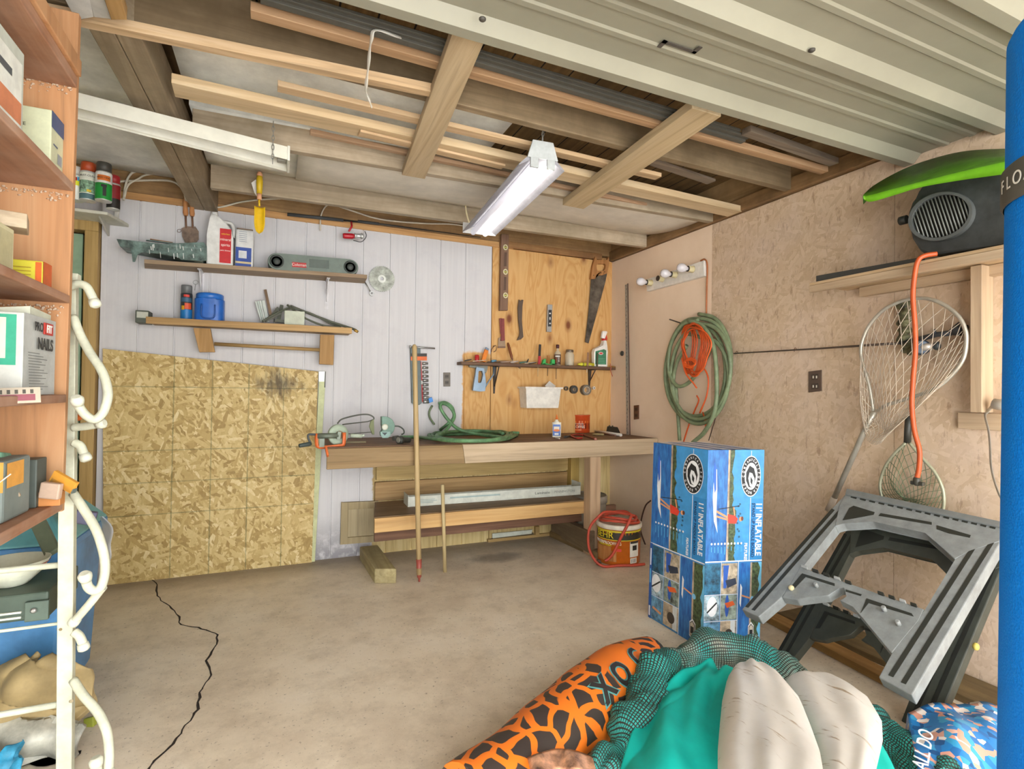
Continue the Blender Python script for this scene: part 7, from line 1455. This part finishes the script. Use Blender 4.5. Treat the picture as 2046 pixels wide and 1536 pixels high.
# dust and cobweb fluff under the shelves
m = MB(C('cbb49c', .9, bump=.4)); random.seed(21)
for k in (0, 1, 2):
    fz = front(SH[k])
    for i in range(60):
        x = fz.x-random.uniform(.01, .2); z = SH[k]-.034-random.uniform(0, .035)*random.random(); m.ball((x, fz.y-.003, z), (random.uniform(.001, .005), .0012, random.uniform(.001, .004)), 6, 4)
o_ = m.build('dust', t_, 'pale dust clinging to the side panel'); o_['kind'] = 'stuff'
def cbox(name, label, x0, x1, y0, y1, z0, h, col, parts=(), group='boxes in the open cabinet', cat='box', bev=.003, rz=0.):
    """carton: parts are (face, u0, v0, u1, v1, colour) on its near (n) or open-side (s) face"""
    c_ = ((x0+x1)/2, (y0+y1)/2); t = thing(name, label, cat, (c_[0], c_[1], z0), group); T = Matrix.Translation((c_[0], c_[1], 0)) @ Matrix.Rotation(rz, 4, 'Z') @ Matrix.Translation((-c_[0], -c_[1], 0))
    m = MB(C(col, .6, var=.04), T); m.box(x0, x1, y0, y1, z0, z0+h, bev)
    if parts:
        for i, (f, u0, v0, u1, v1, h_) in enumerate(parts):
            m.mat(C(h_, .6)); e = .0006+.0003*i
            if f == 'n': m.quad((x0+(x1-x0)*u0, y0-e, z0+h*v0), (x0+(x1-x0)*u1, y0-e, z0+h*v0), (x0+(x1-x0)*u1, y0-e, z0+h*v1), (x0+(x1-x0)*u0, y0-e, z0+h*v1))
            else: m.quad((x1+e, y0+(y1-y0)*u0, z0+h*v0), (x1+e, y0+(y1-y0)*u1, z0+h*v0), (x1+e, y0+(y1-y0)*u1, z0+h*v1), (x1+e, y0+(y1-y0)*u0, z0+h*v1))
    b = m.build('carton', t)
    return t, b, T
def on(px, py, k, dy=0.):  # point on shelf k seen at px, py
    return Z0(px, py, SH[k]+.001)
# shelf 1: two nail boxes
fy = front(1.5).y; fx = front(1.9).x
z1 = SH[1]+.001
t, b, T = cbox('nail_box', 'cream box printed with outlined nails on the upper cabinet shelf', -3.535, -3.395, fy-.105, fy-.012, z1, .17, 'd5d8b4', [('s', 0, .72, 1, 1, '4d5f86'), ('s', .15, .45, .5, .48, '6f7a8e'), ('s', .5, .2, .85, .38, '9aa3a8')]+[('n', .05, .72-.08*k, .25, .735-.08*k, '6d6f5c') for k in range(3)])
for k in range(4):
    m = MB(C('6f705a')); zz = z1+.10-.026*k; x0, x1 = -3.535, -3.47+.018*k; yy = fy-.1062
    m.tube([(x0+.003, yy, zz), (x1, yy, zz), (x1+.012, yy, zz-.003), (x1, yy, zz-.006), (x0+.003, yy, zz-.006)], .0007, 4); m.build('nail_drawing', b)
text_mesh('CONCRETE', .013, frame((-3.485, fy-.1064, z1+.118), (1, 0, 0), (0, 0, 1)), C('5d5f50'), 'lettering', b)
t, b, T = cbox('nail_box', 'grey-white box with an orange band, nearest the camera on the upper cabinet shelf', -3.56, -3.40, fy-.44, fy-.27, z1, .23, 'c3c8bc', [('s', .08, .1, .92, .85, 'e4e6dc'), ('s', .08, .18, .92, .42, 'd0835c'), ('s', .1, .6, .6, .68, '555a5c')])
# shelf 2: wood block, clear tub, striped box
z2 = SH[2]+.001
t, b, T = cbox('striped_box', 'small yellow box with orange striped ends on the middle cabinet shelf', -3.50, -3.40, fy-.125, fy-.065, z2, .072, 'd9cf3c', [('n', .08, .05, .24, .95, 'dd6a2a'), ('n', .84, .05, .98, .95, 'dd6a2a'), ('s', 0, 0, 1, 1, 'c95f2a')]+[('n', .30, .7-.14*k, .75, .74-.14*k, 'b59b2c') for k in range(4)])
t, b, T = cbox('plastic_organizer', 'yellowed clear plastic box beside the striped box on the middle cabinet shelf', -3.58, -3.415, fy-.40, fy-.26, z2, .12, 'cfc8a2', [('s', .06, .06, .94, .9, 'bdb58c')])
m = MB(wood('b6a387', 'c6b498', 'X', seed=105)); m.plank(V((-3.66, fy-.30, z2+.145)), V((-3.40, fy-.225, z2+.145)), .038, .085, (0, 0, 1), .002); tag(m.build('wood_offcut'), 'rough sawn wood offcut lying over the yellowed box in the cabinet', 'wood offcut')
# shelf 3: the big nail carton
z3 = SH[3]+.001; y0, y1 = fy-.25, fy-.04
t, b, T = cbox('nail_carton', 'big grey and white nail carton with a red and black logo on the cabinet shelf', -3.60, -3.395, y0, y1, z3, .212, 'd4d7cf', [('s', 0, 0, 1, 1, 'b9bdb9'), ('n', .0, .36, .93, .97, '3fae8c'), ('n', .0, .44, .83, .93, 'dfe2cd'), ('n', .0, .50, .5, .515, 'a94d38'), ('n', .2, .75, .6, .77, '8b8d80'), ('n', .2, .70, .6, .72, '8b8d80'), ('n', 0, .1, .5, .12, '9c9f97')]+[('s', .10, .52-.035*k, .45+.3*((k*7) % 5)/5, .53-.035*k, '7d807e') for k in range(14)])
fr = frame((-3.395+.0065, (y0+y1)/2+.005, z3+.17), (0, 1, 0), (0, 0, 1))
text_mesh('PRO', .033, fr @ Matrix.Translation((-.034, .012, 0)), C('2b2d2e'), 'lettering', b, sx=.85, bold=.0006)
m = MB(C('b93328'), fr); m.box(.005, .062, -.003, .029, -.0035, .0003); m.build('logo_block', b, 'red logo block'); text_mesh('FIT', .03, fr @ Matrix.Translation((.034, .012, .0008)), C('f0eee8'), 'lettering', b, sx=.95, bold=.001)
text_mesh('NAILS', .044, fr @ Matrix.Translation((.012, -.033, 0)), C('2b2d2e'), 'lettering', b, sx=.9, bold=.0012)
m = MB(C('d0d3bf', .6)); m.hexa([(-3.54, y0+.03, z3+.213), (-3.40, y0+.05, z3+.213), (-3.40, y1-.02, z3+.213), (-3.54, y1-.02, z3+.213)], [(-3.54, y0+.03, z3+.215), (-3.40, y0+.05, z3+.235), (-3.40, y1-.02, z3+.228), (-3.54, y1-.02, z3+.216)]); m.build('open_flap', b, 'lifted pale flap')
m = MB(C('b9ad9a', .7)); q = P(32, 792, 1, fy-.33); m.T = frame(q, V((.9, .3, .05)), V((0, .3, 1))); m.box(-.05, .045, -.018, .022, 0, .003, .001); m.mat(C('8c4a55')); m.box(-.03, .035, -.012, .004, .003, .004); m.mat(C('4a463c'))
for k in range(5): m.box(-.03+.014*k, -.024+.014*k, .006, .016, .003, .004)
tag(m.build('price_card'), 'small torn printed card hanging over the shelf edge before the big nail carton', 'card')
# shelf 4: torn cartons
z4 = SH[4]+.001
t, b, T = cbox('torn_carton', 'torn grey-green carton with an orange label on the lowest cabinet shelf', -3.58, -3.41, fy-.30, fy-.14, z4, .155, '78837f', [('n', .55, .50, 1, .98, 'e0a04a'), ('n', .1, .1, .5, .13, 'd8d8d0'), ('s', .1, .55, .7, .95, 'dfa24c')], bev=.008)
m = MB(C('e3dfd2', .8)); random.seed(12)
for k in range(14):
    x = -3.58+.17*random.random(); z = z4+.02+.13*random.random(); m.tube([(x, fy-.302, z), (x+random.uniform(-.03, .03), fy-.303, z+random.uniform(-.03, .03)), (x+random.uniform(-.05, .05), fy-.302, z+random.uniform(-.05, .05))], .0018, 5)
m.build('torn_edge', b, 'white torn paper edges')
t, b, T = cbox('sander_box', 'dark box with an orange triangle standing at the back of the lowest cabinet shelf', -3.66, -3.41, fy-.10, fy-.03, z4, .135, '4e5650', [('n', .0, .8, .9, .9, 'b9aba0')])
m = MB(C('e07a24')); yy = fy-.1012; m.face(m.vs([(-3.505, yy, z4+.06), (-3.435, yy, z4+.06), (-3.47, yy, z4+.125)])); m.mat(PK); m.face(m.vs([(-3.472+.008*math.cos(a), yy-.0005, z4+.082+.008*math.sin(a)) for a in [2*PI*k/10 for k in range(10)]])); m.build('warning_triangle', b)
m = MB(C('d99a3a', .6)); m.plank(at(106, 950, 1.52), at(150, 975, 1.52), .035, .012, UP, .001); m.mat(C('5f6b68')); m.plank(at(106, 957, 1.521), at(149, 981, 1.521), .014, .014, UP); tag(m.build('carton_flap'), 'orange and grey carton strip sticking out past the cabinet side', 'carton strip')
m = MB(C('bfa591', .6)); m.plank(at(82, 978, 1.49), at(122, 982, 1.50), .045, .02, UP, .004); tag(m.build('sponge_block'), 'pinkish tan block lying under the orange carton strip', 'block')
m = MB(C('c58448', .6)); q = at(108, 990, 1.53); m.box(q.x-.03, q.x+.02, q.y-.02, q.y+.02, z4, z4+.04, .002); tag(m.build('wood_cube'), 'small orange wood block at the end of the lowest cabinet shelf', 'block')
m = MB(wood('a8977e', 'bba98f', 'X', dark='7d6c55', seed=107)); m.plank(at(-30, 1000, 1.36), at(36, 975, 1.40), .04, .045, UP, .003); tag(m.build('wood_offcut'), 'grey weathered wood offcut on the lowest cabinet shelf, nearest the camera', 'wood offcut')
m = MB(C('6f9a80', .7, var=.2)); q = at(6, 930, 1.40); m.hexa([(q.x-.05, q.y-.03, z4), (q.x+.02, q.y-.03, z4), (q.x+.02, q.y+.03, z4), (q.x-.05, q.y+.03, z4)], [(q.x-.05, q.y-.03, q.z+.03), (q.x+.008, q.y-.03, q.z+.04), (q.x+.008, q.y+.03, q.z+.03), (q.x-.05, q.y+.03, q.z+.03)], .006); tag(m.build('green_pouch'), 'faded green pouch standing at the edge of the picture on the lowest shelf', 'pouch')
# ================================================================ white hook rack
WR = C('d0d3bd', .45, var=.06); DR = 1.68
t_ = thing('hook_rack', 'white metal rack with curved hooks standing beyond the cabinet end', 'rack', (-3.4, -2.0, 0))
a, b = at(127, 1536, DR), at(136, 545, DR); dd = (b-a)/(b.z-a.z); a0_ = a-dd*a.z; top_ = b
w_ = .040; m = MB(WR); sx_ = V((1, 0, 0))
m.hexa([a0_+V((-w_/2, 0, 0)), a0_+V((w_/2, 0, 0)), a0_+V((w_/2, .03, 0)), a0_+V((-w_/2, .03, 0))], [top_+V((-w_/2, 0, 0)), top_+V((w_/2, 0, 0)), top_+V((w_/2, .03, 0)), top_+V((-w_/2, .03, 0))], .002); m.build('upright', t_)
m = MB(WR); L2 = V((-.52, 0, 0)); m.hexa([a0_+L2+V((-w_/2, 0, 0)), a0_+L2+V((w_/2, 0, 0)), a0_+L2+V((w_/2, .03, 0)), a0_+L2+V((-w_/2, .03, 0))], [top_+L2+V((-w_/2, 0, 0)), top_+L2+V((w_/2, 0, 0)), top_+L2+V((w_/2, .03, 0)), top_+L2+V((-w_/2, .03, 0))], .002); m.build('upright', t_)
m = MB(WR); q = top_+V((.004, -.004, -.03)); m.box(q.x-.012, q.x+.022, q.y-.002, q.y+.034, q.z-.01, q.z+.03, .002); m.build('top_cap', t_)
RY = a.y+.015
for px, py, r, yy, col in ((105, 1130, .0095, RY, None), (105, 1175, .010, RY+.28, 'b7ab93'), (105, 1247, .005, RY, None), (105, 1409, .010, RY, None), (105, 870, .009, RY, None), (105, 650, .009, RY, None)):
    q = P(px, py, 1, yy); m = MB(WR if not col else C(col, .6, var=.2)); m.tube([(q.x+.02, yy, q.z), (q.x-.50, yy, q.z)], r, 10); m.build('rung', t_)
def hook(L, dd_=1.66, r=.0125, ball=False, push=0.):
    m = MB(WR); n = len(L); cc = crv([at(x, y, dd_-push*i/(n-1)) for i, (x, y) in enumerate(L)], 6); m.tube(cc, r, 12)
    h = m.build('hook', t_)
    m = MB(C('d6d8c6', .4)); d_ = (cc[-1]-cc[-2]).normalized(); m.lathe([(r*1.15, -.012), (r*1.3, 0), (r*1.25, .008), (r*.7, .013)] if not ball else [(r*1.1, -.015), (r*1.35, -.005), (r*1.4, .006), (r*.9, .014)], 14, cc[-1], d_); m.build('end_cap', h)
hook([(140, 572), (156, 567), (172, 572), (182, 588), (190, 606)])
hook([(146, 632), (160, 668), (180, 705), (202, 738), (213, 768), (215, 795), (205, 825), (188, 838), (170, 828), (158, 812), (154, 800)], ball=True, push=.1)
hook([(146, 854), (175, 851), (202, 846)])
hook([(148, 884), (160, 890), (166, 902), (171, 914)])
hook([(146, 985), (168, 1018), (192, 1058), (206, 1100), (210, 1135), (204, 1168), (190, 1180), (176, 1172), (170, 1152)], ball=True, push=.12)
hook([(206, 1172), (180, 1205), (148, 1242)])
hook([(148, 1262), (158, 1270), (164, 1282), (167, 1292)])
hook([(146, 1358), (166, 1388), (195, 1422), (213, 1460), (218, 1500), (217, 1545)], push=.1)
hook([(218, 1545), (205, 1560), (196, 1545), (192, 1522)], 1.55, ball=True)
for px, py in ((141, 676), (141, 772), (141, 1117), (142, 1400)):
    m = MB(C('bdb193', .5, .3)); m.lathe([(.006, 0), (.005, .004)], 10, P(px, py, 1, a.y+.0)+V((0, 0, 0)), V((.5, -.85, 0))); m.build('rivet', t_)
q = P(122, 1256, 1, a.y); m = MB(C('8a7a5a', .5, .5)); m.lathe([(.011, 0), (.010, .003), (.004, .005)], 14, q, (0, -1, 0)); m.build('bolt', t_, 'rusty bolt head')
# ================================================================ stored things behind the rack
def tote(name, label, x0, x1, y0, y1, z0, z1, col, lid):
    t = thing(name, label, 'storage tote', ((x0+x1)/2, (y0+y1)/2, z0), 'blue totes behind the rack'); k = .03
    m = MB(C(col, .4, var=.12, scale=4)); m.hexa([(x0+k, y0+k, z0), (x1-k, y0+k, z0), (x1-k, y1-k, z0), (x0+k, y1-k, z0)], [(x0, y0, z1-.10), (x1, y0, z1-.10), (x1, y1, z1-.10), (x0, y1, z1-.10)], .02); b_ = m.build('tub', t)
    m = MB(C(col, .4)); m.box(x0-.012, x1+.012, y0-.012, y1+.012, z1-.13, z1-.10, .006); m.build('rim', b_)
    m = MB(C(lid, .45, var=.1, scale=4)); m.hexa([(x0-.016, y0-.016, z1-.10), (x1+.016, y0-.016, z1-.10), (x1+.016, y1+.016, z1-.10), (x0-.016, y1+.016, z1-.10)], [(x0+.06, y0+.06, z1), (x1-.06, y0+.06, z1), (x1-.06, y1-.06, z1), (x0+.06, y1-.06, z1)], .012); m.build('lid', t); return t
tote('storage_tote', 'large blue plastic tote with a teal lid on the floor behind the white rack', -4.15, -3.52, -1.58, -1.10, 0, .74, '4f88bb', '66a8ae')
m = MB(C('5f5f78', .6)); q0, q1 = at(125, 1028, 2.0), at(192, 1036, 2.05); m.plank(q0, q1, .05, .03, UP, .005); tag(m.build('purple_grey_lid'), 'dusty purple-grey flat piece lying on the big blue tote lid', 'lid')
m = MB(C('66715c', .6)); m.plank(at(70, 1030, 1.95), at(106, 1105, 1.85), .045, .02, RT, .004); tag(m.build('grey_slat'), 'grey-green slat leaning slantwise on the tote lid behind the white rack', 'slat')
m = MB(glass('b9bcc0', .35, .55)); m.grid(lambda u, v: at(198+28*v*math.sin(PI*u*.9+.2)+6*math.sin(9*u), 1032+105*u, 2.1-.05*v), 14, 6, True, .003); tag(m.build('plastic_bag'), 'cloudy plastic bag bulging past the end of the big blue tote', 'bag')
# tool case and bowl carried on the rack rungs
zc = P(100, 1243, 1, RY).z+.007
t_ = thing('tool_case', 'dark green tool case resting on the white rack rungs under the bowl', 'tool case', (-3.6, -1.85, zc)); m = MB(C('46564b', .5)); m.box(-4.0, -3.455, RY+.02, RY+.30, zc, zc+.085, .006); m.build('case_body', t_); m = MB(C('53645a', .5)); m.box(-3.51, -3.45, RY+.005, RY+.02, zc+.0, zc+.062, .003); lt = m.build('latch', t_); m = MB(STEEL); m.lathe([(.007, 0), (.009, .006), (.004, .010)], 10, V((-3.485, RY+.005, zc+.036)), (0, -1, 0)); m.build('rivet', lt)
m = MB(C('cfd6c9', .4)); m.box(-4.0, -3.52, RY+.012, RY+.021, zc+.012, zc+.018); m.box(-4.0, -3.52, RY+.012, RY+.021, zc+.028, zc+.034); m.build('edge_stripe', t_, 'two thin pale stripes')
q = at(-5, 1180, 1.62); zb_ = zc+.086
t_ = thing('enamel_bowl', 'white bowl with a thin red rim line on top of the dark tool case', 'bowl', (q.x, q.y+.06, zb_)); hb = P(20, 1145, 1, q.y).z-zb_; o_ = V((q.x-.02, RY+.14, zb_))
m = MB(C('d9dcc9', .3)); m.lathe([(.04, 0), (.045, .004), (.08, .04), (.098, hb), (.094, hb), (.076, .044), (.03, .01), (0, .008)], 36, o_, caps=False); b_ = m.build('shell', t_); m = MB(C('b04a44', .4)); m.lathe([(.0945, hb*.82), (.0965, hb*.87)], 36, o_, caps=False); m.build('rim_line', b_, 'red line')
# crumpled coverings
def cloth(name, label, cat, px0, px1, py0, py1, dep, mt, amp, seed, zmin=.0, th=.006):
    r = random.Random(seed); ph = [r.uniform(0, 6) for _ in range(6)]
    def f(u, v):
        y = py0+(py1-py0)*v; x = px0+(px1-px0)*u
        p = at(x, y, dep); w = amp*(math.sin(9*u+ph[0]+3*v)+.7*math.sin(15*v+ph[1]-7*u)+.5*math.sin(21*u+ph[2])*math.sin(11*v+ph[3])+.8*abs(math.sin(6*u-5*v+ph[4])))
        top = .10*(1-v)**2; return p-FW*w+V((0, 0, -.0))+FW*(top*1.5)
    m = MB(mt); m.grid(f, 60, 40, True, .03); o = m.build(name); 
    for v in o.data.vertices: v.co.z = max(v.co.z, .004)
    return tag(o, label, cat)
def ragged(name, label, cat, outline, dep, mt, amp, seed, bulge=.08):
    """draped cloth: rows of (py, x0, x1) read at a depth"""
    r = random.Random(seed); ph = [r.uniform(0, 6) for _ in range(8)]
    def f(u, v):
        g = v*(len(outline)-1); i = min(int(g), len(outline)-2); h = g-i; a_, b_ = outline[i], outline[i+1]; y, x0, x1 = (a_[k]+(b_[k]-a_[k])*h for k in range(3))
        w = amp*(math.sin(8*u+ph[0]+4*v)+.8*math.sin(13*v+ph[1]-6*u)+.6*math.sin(19*u+ph[2]+5*v)+1.1*abs(math.sin(5*u-7*v+ph[4])))
        return at(x0+(x1-x0)*u, y, dep)-FW*(w+bulge*math.sin(PI*u)*math.sin(PI*min(1, v*.8+.1)))
    m = MB(mt); m.grid(f, 64, 44, True, .02); o = m.build(name)
    for v in o.data.vertices: v.co.z = max(v.co.z, .004)
    return tag(o, label, cat)
ragged('canvas_tarp', 'crumpled khaki canvas tarp heaped behind the white rack', 'tarp', [(1306, 60, 112), (1325, 10, 150), (1360, -40, 182), (1390, -60, 196), (1412, -60, 190), (1440, -60, 160)], 1.86, C('a89468', .8, var=.12, scale=6), .012, 4)
ragged('plastic_sheeting', 'crumpled grey-white plastic sheeting under the khaki tarp behind the rack', 'plastic sheet', [(1425, -40, 120), (1450, -60, 170), (1490, -60, 165), (1540, -60, 160), (1600, -60, 155)], 1.80, C('b3b2a6', .45, var=.2, scale=9), .014, 9, .06)
ragged('cleaning_rag', 'small bright blue rag at the bottom corner below the grey sheeting', 'rag', [(1490, -20, 40), (1515, -30, 52), (1560, -30, 60)], 1.66, C('2f8fb5', .6, var=.2), .008, 5, .03)
m = MB(C('9aa03c', .5)); m.plank(at(180, 1432, 1.95), at(183, 1560, 1.9), .035, .02, RT, .003); tag(m.build('plastic_stake'), 'yellow-green plastic slat standing on the floor beside the grey sheeting', 'slat')
m = MB(C('d26a2a', .5)); m.plank(at(150, 836, 1.75), at(164, 822, 1.75), .025, .02, UP, .003); tag(m.build('orange_handle_tool'), 'orange grip of a tool peeking out behind the white rack hooks', 'tool')
# ================================================================ light: overcast day through the open front, plus the one lit lamp
w = bpy.data.worlds.new('overcast_sky'); S.world = w; w.use_nodes = True
bg = w.node_tree.nodes['Background']; bg.inputs[0].default_value = (1., 1., .985, 1); bg.inputs[1].default_value = 3.3
S.view_settings.view_transform = 'Standard'; S.view_settings.look = 'None'; S.view_settings.gamma = 1; S.view_settings.use_curve_mapping = False
S.view_settings.exposure = 1.52
